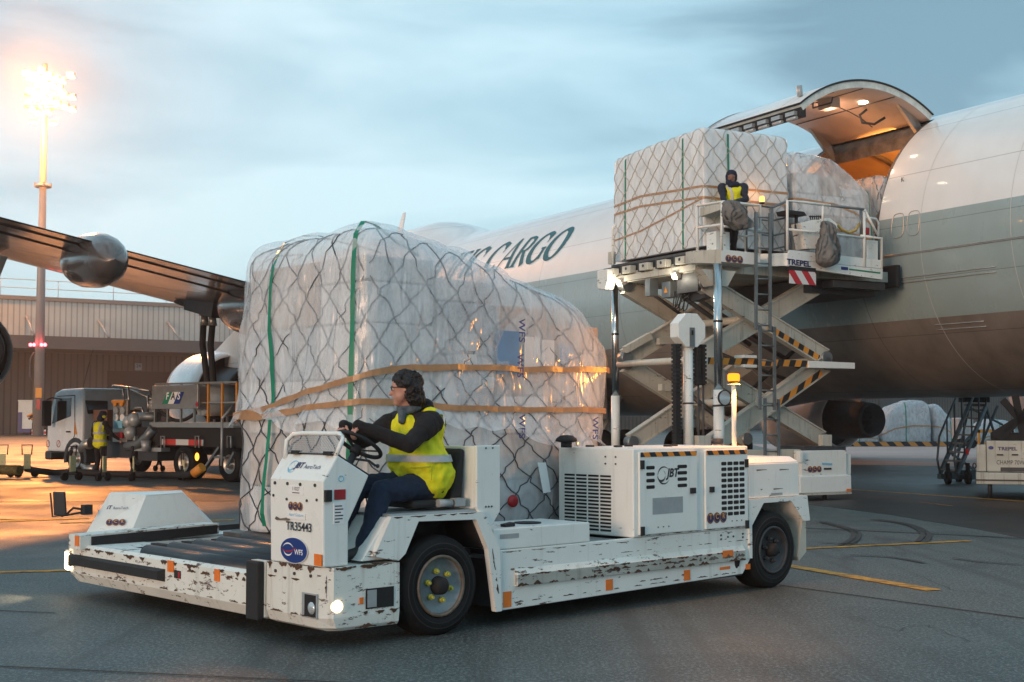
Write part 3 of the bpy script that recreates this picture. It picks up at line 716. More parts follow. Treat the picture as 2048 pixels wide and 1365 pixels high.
for s, y, z in ((-.1, .4, 8.1), (2.0, 1.2, 7.9)):
    mb = MB(); mb.box(s - .25, y - .1, z, s + .25, y + .1, z + .06); mb.part('hold_lamp', E_cabin, AR)
lamp('hold_light', A.w(.6, .6, 7.7), 300, (1, .42, .09), .25)
lamp('door_light', A.w(.6, 3.2, 8.2), 13, (1, .60, .38), .15)
# passenger-style windows, hatches and strips on the aft fuselage
def onf(s, th, r=.006): p = fus(s, th); return Vector((p.x, p.y + cos(th) * r, p.z + sin(th) * r))
for s, z, w, h in ((-1.42, 5.62, .17, .26), (-1.86, 5.62, .17, .26)):
    mb = MB(); mb.tube([onf(s + w * (abs(cos(q)) ** .6) * (1 if cos(q) > 0 else -1), thz(z + h * (abs(sin(q)) ** .6) * (1 if sin(q) > 0 else -1)), .004) for q in [2 * pi * k / 20 for k in range(20)]], .010, 5, True); mb.part('window_plug', M_lgrey, AR)
for s0, s1, z0, z1, w in ((-1.1, -3.9, 4.52, 4.52, .05), (-1.9, -3.2, 3.52, 3.52, .05), (-1.0, -6.0, 5.02, 5.02, .012)):
    mb = MB(); P = [onf(lerp(s0, s1, k / 10), thz(z0), .01) for k in range(11)]; Q = [onf(lerp(s0, s1, k / 10), thz(z0 - w * 2), .01) for k in range(11)]
    mb.tube(P, .012, 5); mb.tube(Q, .012, 5); mb.part('wear_strip', M_lgrey, AR)
# title lettering painted along the side, drawn as strokes of changing width
def stroke_letters(mb, letters, s0, z0, hz, slant=.42):
    """each letter: (advance, [polyline of (x, y, halfwidth)])"""
    x = 0
    for adv, strokes in letters:
        for st in strokes:
            L_, R_ = [], []
            for i, (px_, py_, w) in enumerate(st):
                a = st[max(0, i - 1)]; c = st[min(len(st) - 1, i + 1)]; dx, dy = c[0] - a[0], c[1] - a[1]; n_ = math.hypot(dx, dy) or 1
                w = w * 1.12 + .008; L_.append((px_ - dy / n_ * w, py_ + dx / n_ * w)); R_.append((px_ + dy / n_ * w, py_ - dx / n_ * w))
            def m_(p): return onf(s0 - (x + p[0] + p[1] * slant) * hz, thz(z0 + p[1] * hz), .014)
            L2, R2 = [], []
            for i in range(len(st) - 1):
                for q in range(5): L2.append((lerp(L_[i][0], L_[i + 1][0], q / 5), lerp(L_[i][1], L_[i + 1][1], q / 5))); R2.append((lerp(R_[i][0], R_[i + 1][0], q / 5), lerp(R_[i][1], R_[i + 1][1], q / 5)))
            L_ = L2 + [L_[-1]]; R_ = R2 + [R_[-1]]
            Lv = [mb.b.verts.new(m_(p)) for p in L_]; Rv = [mb.b.verts.new(m_(p)) for p in R_]
            for i in range(len(L_) - 1): mb.face([Lv[i], Lv[i + 1], Rv[i + 1], Rv[i]], False)
        x += adv
def ell(cx, cy, rx, ry, a0, a1, w0, w1, n=22):
    out = []
    for i in range(n + 1):
        a = rad(lerp(a0, a1, i / n)); out.append((cx + rx * cos(a), cy + ry * sin(a), lerp(w0, w1, abs(cos(a - .25)) ** 1.3)))
    return out
LC = (1.02, [ell(.48, .5, .42, .47, 42, 318, .028, .095), [(.79, .80, .02), (.80, .62, .012), (.83, .95, .03)]])
LG = (1.10, [ell(.50, .5, .44, .47, 42, 325, .028, .10), [(.80, .80, .02), (.80, .64, .012), (.84, .95, .03)], [(.86, .1, .06), (.86, .46, .06)], [(.70, .46, .02), (.98, .46, .02)]])
LO = (1.16, [ell(.52, .5, .44, .47, 0, 360, .028, .105, 36)])
LA = (1.0, [[(.02, 0, .022), (.50, 1.0, .03)], [(.50, 1.0, .06), (.84, 0, .085)], [(.2, .36, .025), (.70, .36, .025)], [(-.08, .015, .015), (.14, .015, .015)], [(.70, .015, .015), (.98, .015, .015)]])
LR = (.92, [[(.16, 0, .075), (.16, .98, .075)], [(.16, .955, .03), (.45, .955, .03), (.62, .88, .06), (.66, .74, .085), (.60, .58, .06), (.44, .50, .03), (.16, .50, .025)], [(.40, .5, .05), (.78, 0, .085)], [(.02, .015, .015), (.30, .015, .015)]])
LI = (.42, [[(.2, 0, .075), (.2, 1, .075)], [(.04, .015, .015), (.36, .015, .015)], [(.04, .985, .015), (.36, .985, .015)]])
LP = (.86, [[(.16, 0, .075), (.16, .98, .075)], [(.16, .955, .03), (.45, .955, .03), (.66, .88, .06), (.70, .72, .085), (.62, .52, .06), (.44, .44, .03), (.16, .44, .025)], [(.02, .015, .015), (.32, .015, .015)]])
LF = (.78, [[(.16, 0, .075), (.16, .98, .075)], [(.16, .955, .03), (.66, .955, .035)], [(.16, .52, .025), (.52, .52, .03)], [(.02, .015, .015), (.32, .015, .015)]])
M_title = pm('title lettering teal', (.002, .15, .20), .7, spec=.15)
mb = MB(); wd = sum(a for a, _ in (LC, LA, LR, LG, LO))
TL = [LP, LA, LC, LI, LF, LI, LC, (.42, []), LC, LA, LR, LG, LO]
stroke_letters(mb, TL, 12.75 + sum(a for a, _ in TL) * .97, 6.42, .97)
mb.part('title_lettering', M_title, AR)
# top antennas
for s, h in ((36.0, .0), (31.5, .9), (8, 0)):
    if h:
        mb = MB(); p = fus(s, pi / 2); mb.prism([p, p + V(-.6, 0, 0), p + V(-.95, 0, h), p + V(-.75, 0, h)], (0, .06, 0)); mb.part('antenna', M_aw, AR)
# wings
def wing(side):
    mb = MB(); NS, NC = 28, 14
    def fn(i, j):
        k = i / NS; le = Vector((lerp(28, 4, k), lerp(3.0, 32, k), lerp(4.4, 7.1, k))); te = Vector((lerp(10, 0, k), lerp(3.0, 32, k), lerp(2.7, 7.0, k)))
        th = lerp(1.15, .22, k ** .7); c = j / (2 * NC) * 2
        if c <= 1: x = 1 - c; up = 1
        else: x = c - 1; up = -1
        # x = 0 leading edge, 1 trailing edge
        xx = x ** 1.6; t_ = 2.6 * th * (math.sqrt(xx) * (1 - xx) * .62 + .0) * (.95 if up > 0 else .62)
        p = le.lerp(te, xx); p.z += up * t_ + (.0 if up < 0 else .03); p.y *= side; return p
    mb.surf(fn, NS, 2 * NC)
    mb.sm = False
    r = [mb.b.verts.new(Vector(fn(NS, j))) for j in range(2 * NC + 1)]
    mb.face(r)
    bmesh.ops.remove_doubles(mb.b, verts=mb.b.verts[:], dist=.002)
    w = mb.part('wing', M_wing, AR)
    def wp(t, x, dz=0):
        k = (t - 3) / 29; le = Vector((lerp(28, 4, k), t, lerp(4.4, 7.1, k))); te = Vector((lerp(10, 0, k), t, lerp(2.7, 7.0, k))); p = le.lerp(te, x); p.z += dz; return Vector((p.x, p.y * side, p.z))
    # flap, aileron and slat gaps on the underside
    if side > 0:
        for x, t0, t1 in ((.93, 5, 30), (.80, 5, 21), (.80, 23, 30)):
            mb = MB(); mb.tube([wp(lerp(t0, t1, k / 20), x, -2.6 * lerp(1.15, .22, ((lerp(t0, t1, k / 20) - 3) / 29) ** .7) * math.sqrt(x) * (1 - x) * .62 * .62 - .005) for k in range(21)], .022, 5); mb.part('panel_gap', M_dgrey, w)
    return w, wp
wL, wpL = wing(1)
wR, wpR = wing(-1)
# flap track fairings: canoe pods under the trailing edge
def pod(c, L_, rw, rh, par, wp=None):
    mb = MB(); n = 20; m_ = 18
    def fn(i, j):
        k = i / n; x = c.x + lerp(L_ * .62, -L_ * .38, k); r = max(.004, (1 - abs(2 * k - 1) ** 2.4) ** .62) if k < .5 else max(.004, (1 - (2 * k - 1) ** 3.2) ** .55)
        a = 2 * pi * j / m_; return (x, c.y + rw * r * cos(a), c.z + rh * r * sin(a) - (k - .6) * .35)
    mb.surf(fn, n, m_); bmesh.ops.remove_doubles(mb.b, verts=mb.b.verts[:], dist=.002)
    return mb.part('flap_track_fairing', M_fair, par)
def podat(px_, py_, k0, rw, rh, L_):
    # place on the trailing edge line at the photographed column
    best = min((abs((lambda q: 1024 + F * q.x / q.y)(A.w(*wpL(t, 1.0))) - px_), t) for t in [5 + i * .1 for i in range(220)])
    t = best[1]; p = wpL(t, .93); return pod(Vector((p.x, p.y, p.z - k0)), L_, rw, rh, wL), t
podat(205, 0, .26, .50, .56, 4.2); podat(560, 0, .35, .62, .66, 5.2); podat(-420, 0, .2, .4, .42, 3.4)
# refuelling panel hanging open under the wing
wq = wpL(14.6, .45)
# engines
def engine(s, t, z, r=1.28, side=1):
    e = MB(); e.m = 0
    e.lathe([(r * .80, 2.35), (r * .88, 2.5), (r * .97, 2.35), (r * 1.04, 1.6), (r * 1.05, .6), (r * .98, -.5), (r * .90, -1.2), (r * .87, -1.2), (r * .85, -.4), (r * .8, 1.4), (r * .80, 2.35)], (s, t, z), (1, 0, 0), 32)
    en = e.part('engine', M_eng, AR)
    e = MB(); e.lathe([(.02, .9), (r * .82, .9)], (s, t, z), (1, 0, 0), 24); e.lathe([(r * .86, -.6), (r * .66, -.6), (r * .62, -1.4), (r * .56, -2.7), (r * .50, -2.9), (r * .36, -2.2), (.02, -2.2)], (s, t, z), (1, 0, 0), 28); e.part('core_nozzle', M_dgrey, en)
    e = MB(); e.lathe([(r * .36, -2.2), (r * .25, -2.5), (.01, -2.8)], (s, t, z), (1, 0, 0), 20); e.part('exhaust_cone', M_dark, en)
    e = MB(); e.lathe([(r * .79, 2.33), (r * .84, 2.52), (r * .90, 2.54), (r * .975, 2.34)], (s, t, z), (1, 0, 0), 32); e.part('intake_lip', M_chrome, en)
    e = MB(); k = (abs(t) - 3) / 29; lx = lerp(28, 4, k); lz = lerp(4.4, 7.1, k)
    e.hexa([(s + 1.2, t - .16, z + r * .9), (s + 1.2, t + .16, z + r * .9), (lx - 2.5, t + .16, lz - .45), (lx - 2.5, t - .16, lz - .45), (s - 2.2, t - .16, z + .45 * r), ][:4], [(s - 2.2, t - .16, z + .4 * r), (s - 2.2, t + .16, z + .4 * r), (lx - 4.5, t + .16, lz - .7), (lx - 4.5, t - .16, lz - .7)])
    e.part('pylon', M_aw, AR)
    return en
engine(21.8, 10.6, 2.35, 1.42)
engine(16.6, 19.4, 3.3, 1.28)
engine(19.2, -13.1, 1.5, 1.22, -1); engine(13.2, -20.8, 2.6, 1.22, -1)
# landing gear: two body and two wing bogies, nose gear
def bogie(s, t, wheels=4):
    mb = MB(); mb.cyl((s, t, .6), (s - .1, t * .9, 3.2), .16, n=12); mb.cyl((s - .75, t, .6), (s + .75, t, .6), .13, n=10); mb.bar((s - 1.4, t, 2.6), (s, t, 1.0), .12)
    g_ = mb.part('landing_gear', M_lgrey, AR)
    for ds in ((-.72, .72) if wheels == 4 else (0,)):
        for dt in (-.42, .42):
            mb = MB(); mb.lathe([(.20, -.2), (.34, -.2), (.56, -.17), (.62, -.08), (.62, .08), (.56, .17), (.34, .2), (.20, .2)], (s + ds, t + dt, .62), (0, 1, 0), 22, closed=True); w_ = mb.part('wheel', M_tyre, g_)
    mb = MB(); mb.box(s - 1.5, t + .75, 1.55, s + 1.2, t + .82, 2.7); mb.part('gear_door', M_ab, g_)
for s, t in ((12.2, 1.9), (12.2, -1.9), (15.8, 5.2), (15.8, -5.2)): bogie(s, t)
bogie(40, 0, 2)

for s_p in (-2.05, -4.35, -6.6, 4.8, 7.1):
    mb = MB()
    for k in range(40):
        a0, a1 = rad(-75 + k * 3.6), rad(-75 + (k + 1) * 3.6); mb.poly([onf(s_p, a0, .003), onf(s_p - .014, a0, .003), onf(s_p - .014, a1, .003), onf(s_p, a1, .003)])
    mb.part('skin_joint', M_lap, AR)
mb = MB(); o = onf(-1.35, thz(6.55), .012); mb.text('K', o, (-1, 0, 0), (0, 0, 1), .10, .004); mb.text('i', o + V(0, .02, -.16), (-1, 0, 0), (0, 0, 1), .07, .004); mb.part('stencil_mark', M_ink, AR)
# ---------------------------------------------------------------- pallet transporter; frame T: x forward, y 0 = outer face of the near tyres, negative away from the camera, z up
T = Frame(-.51, 10.007, 0, 222.94)
TR_ = thing('cargo_transporter', 'white battered pallet transporter with roller deck and driver platform in the foreground', 'transporter', T, (-1.8, -2, 0))
H_doors = hazard('orange door tape', (.80, .27, .02), (.015, .015, .02), .155, (1, 0, -.7))
# chassis side, built as pressed panels
mb = MB()
mb.prism([(-.60, -.03, .12), (-.60, -.03, .585), (-.52, -.03, .60), (-2.1, -.03, .57), (-3.72, -.03, .575), (-3.72, -.03, .40), (-3.62, -.03, .165)][0:1] + [(-.60, -.03, .58), (-3.74, -.03, .58), (-3.74, -.03, .30), (-3.62, -.03, .165)], (0, -.06, 0))
chs = mb.part('side_panel', M_white, TR_, bevel=.006)
mb = MB(); mb.box(-.75, -.035, .30, -3.62, .006, .385); mb.prism([(-.75, .006, .385), (-.75, .006, .30), (-.75, -.03, .29), (-.75, -.03, .43)], (-2.87, 0, 0)); mb.part('rub_rail', M_bump, chs, bevel=.004)
mb = MB(); mb.box(-.6, -.5, .14, -3.7, -.10, .50); mb.box(-.7, -4.1, .16, -4.4, -3.2, .46); mb.box(.9, -4.1, .15, -.7, -.9, .34); mb.box(-.7, -3.3, .2, -4.4, -.4, .40); mb.part('chassis_frame', M_dgrey, TR_)
mb = MB(); mb.box(-.54, -.035, .583, -1.60, -.62, .742); lowb = mb.part('locker', M_white, TR_, 'low flat locker behind the front wheel', bevel=.008)
mb = MB(); mb.cyl((-1.15, -.3, .742), (-1.15, -.3, .752), .11, n=16); mb.bar((-.75, -.16, .748), (-.85, -.16, .76), .06, .03); mb.part('hatch', M_black, lowb)
mb = MB(); mb.poly([(-.60, -.0345 + .0025, .70), (-.80, -.032, .70), (-.80, -.032, .665), (-.60, -.032, .665)]); mb.part('sticker', M_lgrey, lowb)
mb = MB(); mb.box(-1.6, -.035, .50, -2.12, -.9, .562); mb.part('floor_plate', M_lgrey, TR_)
# engine cover with two doors
mb = MB()
mb.box(-2.12, -.02, .583, -3.70, -.92, 1.335); cov = mb.part('engine_cover', M_clean, TR_, bevel=.012)
for x0, x1 in ((-2.17, -2.93), (-3.05, -3.66)):
    mb = MB(); mb.box(x0, -.018, .605, x1, .006, 1.30); d_ = mb.part('door', M_clean, cov, bevel=.004)
    mb = MB(); mb.box(x0 - .01, .007, 1.262, x1 + .01, .010, 1.302); mb.part('hazard_tape', H_doors, d_)
    mb = MB()
    if x0 > -2.5:
        for z in (1.235, .675): mb.box(x0 - .005, .005, z, x0 - .045, .022, z - .075)
        mb.box(-2.83, .005, .98, -2.89, .026, .93)
    else:
        for z in (1.235, .675): mb.box(x1 + .005, .005, z - .02, x1 + .045, .022, z - .095)
        mb.box(-3.10, .005, .98, -3.15, .026, .93)
    mb.parts('hinge', M_black, d_)
    mb = MB()
    def slot(xa, xb, z, h=.024, r=.010):
        pts = []
        for cx, cz, a0 in ((xb + r, z + h - r, 90), (xb + r, z + r, 180), (xa - r, z + r, 270), (xa - r, z + h - r, 0)):
            for k in range(4): q = rad(a0 + k * 30); pts.append((cx + r * cos(q), .0075, cz + r * sin(q)))
        mb.poly(pts)
    if x0 > -2.5:
        for k in range(4): slot(-2.25, -2.36, 1.155 - k * .055, .030, .012)
        mb.part('louvre_slots', M_dark, d_); mb = MB()
        for k in range(4): slot(-2.66, -2.79, 1.155 - k * .055, .030, .012)
    else:
        for c in range(4):
            for k in range(10): slot(-3.27 - c * .088, -3.345 - c * .088, 1.165 - k * .0505, .032, .010)
    mb.part('louvre_slots', M_dark, d_)
def badge_tcr(par, o, xd, yd, h, off, name='operator_badge'):
    xd = Vector(xd).normalized(); yd = Vector(yd).normalized(); nn = xd.cross(yd); o = Vector(o)
    for k, ch in enumerate('TCR'):
        c = o + xd * ((k - 1) * h * .92) + nn * off
        mb = MB()
        for m_, r, z in ((1, .50, 0), (0, .465, .001), (1, .40, .002), (0, .375, .003)):
            mb.m = m_; mb.poly([c + (xd * cos(2 * pi * q / 24) + yd * sin(2 * pi * q / 24)) * r * h + nn * z for q in range(24)])
        mb.m = 1; mb.text(ch, c - yd * h * .22 + nn * .005, xd, yd, h * .44, .02)
        mb.part(name, [M_navy, M_gold], par)
badge_tcr(cov, (-3.20, .006, .70), (-1, 0, 0), (0, 0, 1), .10, .002)
def logo(par, o, xd, yd, h, txt, off=.002, small=None, mat=None, ring=True):
    xd = Vector(xd).normalized(); yd = Vector(yd).normalized(); nn = xd.cross(yd); o = Vector(o) + nn * off
    mb = MB()
    if ring:
        for rr, a0, a1, cx in ((.95, 40, 330, -.35), (.62, 150, 420, -.75)):
            P = [(cx + rr * cos(rad(lerp(a0, a1, k / 20))), rr * .9 * sin(rad(lerp(a0, a1, k / 20))), .10 * math.sin(pi * k / 20) + .01) for k in range(21)]
            for p, q in zip(P, P[1:]):
                def W_(p, s): return o + xd * (p[0] * h) + yd * ((p[1] + s * p[2]) * h)
                mb.poly([W_(p, -1), W_(q, -1), W_(q, 1), W_(p, 1)])
        mb.m = 1
    mb.text(txt, o + xd * (.1 * h) - yd * h * .42 + nn * .001, xd, yd, h * .85, .03, .25, 'LEFT' if ring else 'CENTER')
    if small: mb.text(small, o + xd * (2.2 * h) - yd * h * .40 + nn * .001, xd, yd, h * .62, 0, 0, 'LEFT')
    return mb.part('maker_logo', mat or [M_cyan, M_navy], par)
logo(cov, (-2.51, .006, 1.10), (-1, 0, 0), (0, 0, 1), .085, 'JBT', mat=[M_dgrey, M_ink])
mb = MB(); mb.box(-2.33, .0065, .91, -2.73, .008, .77); mb.part('faded_plate', M_lgrey, cov)
mb = MB()      # front grille of the cover
for c in range(4):
    for k in range(16):
        y = -.84 + c * .145; z = 1.10 - k * .031
        mb.box(-2.119, y, z, -2.1165, y + .125, z - .017)
mb.part('front_grille', M_dark, cov)
mb = MB()
for x, y, z in ((-2.118, -.34, 1.26), (-2.118, -.22, 1.26), (-2.118, -.34, 1.20), (-2.118, -.22, 1.20), (-2.118, -.27, .97)): mb.cyl((x + .003, y, z), (x + .008, y, z), .008, n=8)
for x in (-2.4, -2.47, -2.54, -3.42, -3.49, -3.56): mb.cyl((x, .006, .66), (x, .010, .66), .006, n=6)
mb.parts('bolt', M_dgrey, cov)
mb = MB(); mb.cyl((-2.02, -.72, 1.335), (-2.02, -.72, 1.39), .05, n=14); mb.lathe([(.0, .11), (.05, .105), (.09, .08), (.10, .055), (.06, .045), (0, .045)], (-2.02, -.72, 1.335), (0, 0, 1), 18)
mb.m = 0; mb.part('air_intake_cap', M_black, TR_)
for x, y in ((-2.45, -.5), (-2.7, -.6), (-2.95, -.35), (-2.35, -.75), (-3.15, -.45)):
    mb = MB(); mb.cyl((x, y, 1.335), (x, y, 1.35), .04, n=14); mb.part('filler_cap', M_black, cov)
mb = MB(); mb.cyl((-3.92, -.55, 1.20), (-3.92, -.55, 1.36), .05, n=16); mb.bar((-3.80, -.55, 1.20), (-3.88, -.55, 1.32), .02); ex = mb.part('exhaust_stack', M_lgrey, TR_)
mb = MB(); mb.cyl((-3.92, -.55, 1.345), (-3.92, -.55, 1.395), .058, n=16); mb.part('stack_cap', M_dgrey, ex)
# beacon mast on the cover
mb = MB(); mb.cyl((-3.60, -.10, 1.335), (-3.60, -.10, 1.905), .022, n=14); mb.cyl((-3.60, -.10, 1.90), (-3.60, -.10, 1.908), .06, n=18); bm_ = mb.part('beacon_pole', M_clean, TR_)
mb = MB(); mb.cyl((-3.60, -.10, 1.908), (-3.60, -.10, 1.935), .04, n=16); mb.part('beacon_base', M_black, bm_)
mb = MB(); mb.lathe([(0, 0), (.052, 0), (.056, .02), (.056, .055), (.045, .07), (0, .074)], (-3.60, -.10, 1.935), (0, 0, 1), 18); mb.part('beacon', E_beacon, bm_)
lamp('beacon_light', T.w(-3.60, .04, 2.05), 32, (1, .36, .05), .05)
# rear box and wheel arch
mb = MB(); mb.prism([(-3.72, -.03, .845), (-4.52, -.03, .845), (-4.52, -.03, 1.17), (-4.52, -.09, 1.215), (-3.72, -.09, 1.215), (-3.72, -.03, 1.17)][:3] + [(-3.72, -.03, 1.17)], (0, -.8, 0))
mb.prism([(-3.72, -.03, 1.171), (-4.52, -.03, 1.171), (-4.50, -.12, 1.222), (-3.76, -.12, 1.222)], (0, -.62, 0))
rb = mb.part('battery_box', M_clean, TR_, bevel=.012)
mb = MB()
for x0, x1, z in ((-3.84, -4.0, 1.10), (-4.2, -4.35, 1.095), (-4.1, -4.25, .915), (-3.9, -3.93, .918)): mb.poly([(x0, -.0278, z), (x1, -.0278, z + .006), (x1, -.0278, z + .010), (x0, -.0278, z + .014)])
mb.part('rust_streak', M_rustrim, rb)
mb = MB(); mb.poly([(-4.06, -.0275, .885), (-4.24, -.0275, .885), (-4.24, -.0275, .862), (-4.06, -.0275, .862)]); mb.part('sticker', M_lgrey, rb)
mb = MB()      # arch: an angular opening over the tyre
o_ = [(-3.70, .58), (-3.70, .84), (-4.62, .84), (-4.64, .60), (-4.64, .50)]
mb.prism([(-3.70, -.01, .60), (-3.70, -.01, .842), (-4.62, -.01, .842), (-4.66, -.01, .60), (-4.56, -.01, .60), (-4.36, -.01, .80), (-3.92, -.01, .80), (-3.74, -.01, .60), (-3.74, -.01, .30), (-3.70, -.01, .30)], (0, -.42, 0))
ra = mb.part('rear_wheel_arch', M_white, TR_)
mb = MB(); mb.prism([(-4.56, -.03, .60), (-4.62, -.03, .60), (-4.62, -.03, .30), (-4.50, -.03, .22), (-4.48, -.03, .26)], (0, -.40, 0)); mb.part('mudguard', M_lift, ra)
mb = MB(); mb.box(-3.75, -.45, .3, -4.6, -.42, .82); mb.part('arch_lining', M_dark, ra)
# front wheel arch / seat box
mb = MB()
mb.prism([(.40, -.01, .575), (.47, -.01, .585), (.62, -.01, .62), (.47, -.01, .89), (-.41, -.01, .885), (-.58, -.01, .60), (-.60, -.01, .12), (-.54, -.01, .12), (-.46, -.01, .60), (-.34, -.01, .83), (.22, -.01, .845), (.34, -.01, .62)], (0, -.05, 0))
sb = mb.part('front_wheel_arch', M_white, TR_)
mb = MB(); mb.prism([(.23, -.06, .86), (.47, -.06, .885), (.70, -.06, .585), (.36, -.06, .585)], (0, -.60, 0)); mb.part('step_riser', M_white, TR_, 'sloping white plate below the seat', bevel=.01)
mb = MB(); mb.box(.45, -.06, .885, -.50, -.78, .905); mb.part('seat_platform', M_lgrey, TR_)
mb = MB(); mb.box(-.5, -.46, .14, .40, -.42, .86); mb.prism([(-.44, -.06, .60), (-.33, -.06, .82), (.21, -.06, .835), (.33, -.06, .6), (.33, -.06, .66), (.24, -.06, .855), (-.36, -.06, .855), (-.47, -.06, .64)], (0, -.40, 0)); mb.part('arch_lining', M_dark, TR_)
q = [(.42, -.0585 + .004, .82), (.31, -.0545, .81), (.36, -.0545, .70), (.46, -.0545, .71)]
mb = MB(); mb.prism([(.455, -.056, .80), (.335, -.056, .80), (.39, -.056, .69), (.505, -.056, .69)], (0, .003, 0)); mb.prism([(.48, -.056, .675), (.41, -.056, .675), (.44, -.056, .635), (.505, -.056, .635)], (0, .003, 0)); mb.part('data_plate', M_grey, TR_)
# guard box behind the driver
mb = MB(); mb.prism([(-.36, -.03, .92), (-.36, -.03, 1.385), (-.60, -.03, 1.385), (-.60, -.03, .88), (-.52, -.03, .775), (-.47, -.03, .775)], (0, -.04, 0)); mb.prism([(-.36, -.07, .905), (-.36, -.07, 1.38), (-.385, -.07, 1.38), (-.385, -.07, .905)], (0, -.40, 0)); gb = mb.part('guard_panel', M_clean, TR_, bevel=.006)
mb = MB()
for x, z in ((-.45, 1.365), (-.52, 1.365), (-.45, .92), (-.48, .92), (-.51, .92)): mb.cyl((x, -.03, z), (x, -.024, z), .007, n=8)
mb.parts('bolt', M_dgrey, gb)
# driver's console
mb = MB(); mb.prism([(.93, -.03, 1.34), (.655, -.03, 1.19), (.71, -.03, 1.085), (.83, -.03, .87), (.83, -.03, .57), (1.04, -.03, .57), (1.05, -.03, 1.16)], (0, -.66, 0)); con = mb.part('console', M_clean, TR_, bevel=.012)
mb = MB(); mb.prism([(.935, -.035, 1.343), (.655, -.035, 1.193), (.655, -.035, 1.200), (.935, -.035, 1.352)], (0, -.64, 0)); mb.part('dashboard', M_dgrey, con)
# bonnet logo, numbers, stickers on the front face (x = 1.05 upwards, tilted top)
fx, fy = (0, 1, 0), (0, 0, 1)
t0, t1 = V(1.05, 0, 1.16), V(.93, 0, 1.34); td = (t1 - t0).normalized()
logo(con, t0 + V(0, -.46, 0) + td * .105, fx, td, .055, 'JBT', .003, 'AeroTech')
mb = MB(); mb.text('TR35443', (1.0535, -.315, .788), fx, fy, .060, .012); mb.part('fleet_number', M_ink, con)
badge_tcr(con, (1.0505, -.36, .975), fx, fy, .062, .002)
mb = MB(); mb.box(1.049, -.45, 1.055, 1.0525, -.26, 1.115); s_ = mb.part('sticker', M_white_ink, con)
mb = MB(); mb.text('11027', (1.0535, -.355, 1.078), fx, fy, .026, .003); mb.box(1.0527, -.40, 1.066, 1.0533, -.31, 1.072); mb.part('sticker_text', M_ink, s_)
mb = MB(); mb.box(1.049, -.46, .885, 1.0525, -.24, .925); s_ = mb.part('sticker', M_white_ink, con)
mb = MB(); mb.text('Hand Gesture', (1.0535, -.35, .898), fx, fy, .022, .002, .3); mb.part('sticker_text', M_cyan, s_)
def wfs(par, o, xd, yd, rx, ry, off=.002):
    xd = Vector(xd).normalized(); yd = Vector(yd).normalized(); nn = xd.cross(yd); o = Vector(o) + nn * off
    mb = MB(); mb.m = 1
    mb.poly([o + xd * (rx * 1.04 * cos(2 * pi * k / 40)) + yd * (ry * 1.04 * sin(2 * pi * k / 40)) for k in range(40)]); mb.m = 0
    mb.poly([o + nn * .001 + xd * (rx * cos(2 * pi * k / 40)) + yd * (ry * sin(2 * pi * k / 40)) for k in range(40)])
    mb.m = 1; mb.text('WFS', o + nn * .002 + xd * rx * .38 - yd * ry * .42, xd, yd, ry * .42, .015)
    for rr, a0, a1 in ((.42, 20, 160), (.34, 180, 350)):
        P = [(-.42 + rr * cos(rad(lerp(a0, a1, k / 14))), rr * 1.25 * sin(rad(lerp(a0, a1, k / 14))), .05 * sin(pi * k / 14) + .008) for k in range(15)]
        for p, q in zip(P, P[1:]):
            f_ = lambda p, s: o + nn * .002 + xd * (p[0] * rx) + yd * ((p[1] + s * p[2]) * ry)
            mb.poly([f_(p, -1), f_(q, -1), f_(q, 1), f_(p, 1)])
    mb.m = 2; P = [(-.95 + k * .095, .05 - .35 * sin(pi * k / 14) + k * .028, .045 * sin(pi * k / 14) + .01) for k in range(13)]
    for p, q in zip(P, P[1:]):
        f_ = lambda p, s: o + nn * .003 + xd * (p[0] * rx) + yd * ((p[1] + s * p[2]) * ry)
        mb.poly([f_(p, -1), f_(q, -1), f_(q, 1), f_(p, 1)])
    return mb.part('handler_badge', [M_blue, M_white_ink, M_red], par)
wfs(con, (1.05, -.375, .665), fx, fy, .165, .088)
mb = MB(); mb.box(1.049, -.125, .58, 1.053, -.035, .66); mb.part('reflector', M_orange, con)
mb = MB()
for y in (-.62, -.46, -.30, -.12):
    mb.cyl((1.05, y, 1.13), (1.058, y, 1.13), .012, n=10)
for y, z in ((-.64, 1.04), (-.10, 1.03), (-.47, 1.02), (-.22, 1.02)): mb.cyl((1.05, y, z), (1.056, y, z), .010, n=10)
mb.parts('bolt', M_dgrey, con)
mb = MB(); mb.poly([(1.0525, -.62, .875), (1.0525, -.60, .865), (1.0525, -.46, .868), (1.0525, -.42, .876), (1.0525, -.47, .890), (1.0525, -.55, .878), (1.0525, -.60, .892)]); mb.part('rust_patch', M_rustrim, con)
for y in (-.56, -.16):
    mb = MB(); mb.box(.925, y, 1.335, .96, y + .09, 1.362); mb.part('clip', M_black, con)
mb = MB(); mb.box(.99, -.03, 1.02, 1.04, -.004, 1.10); mb.part('switch_box', M_black, con)
mb = MB(); mb.box(.955, -.031, 1.03, .86, -.026, 1.10); mb.part('reflector', M_red, con, 'dark red square reflector')
mb = MB(); mb.box(.96, -.031, .86, .87, -.027, 1.01); s_ = mb.part('sticker', M_white_ink, con)
mb = MB()
for k, w in enumerate((.06, .07, .05, .07, .065, .04)): mb.box(.95, -.027, .99 - k * .022, .95 - w, -.0255, .982 - k * .022)
mb.part('sticker_text', M_dgrey, s_)
mb = MB(); mb.tube([V(.90 + .02 * cos(2 * pi * k / 16), -.028, 1.175 + .02 * sin(2 * pi * k / 16)) for k in range(16)], .003, 4, True); mb.part('sticker', M_cyan, con)
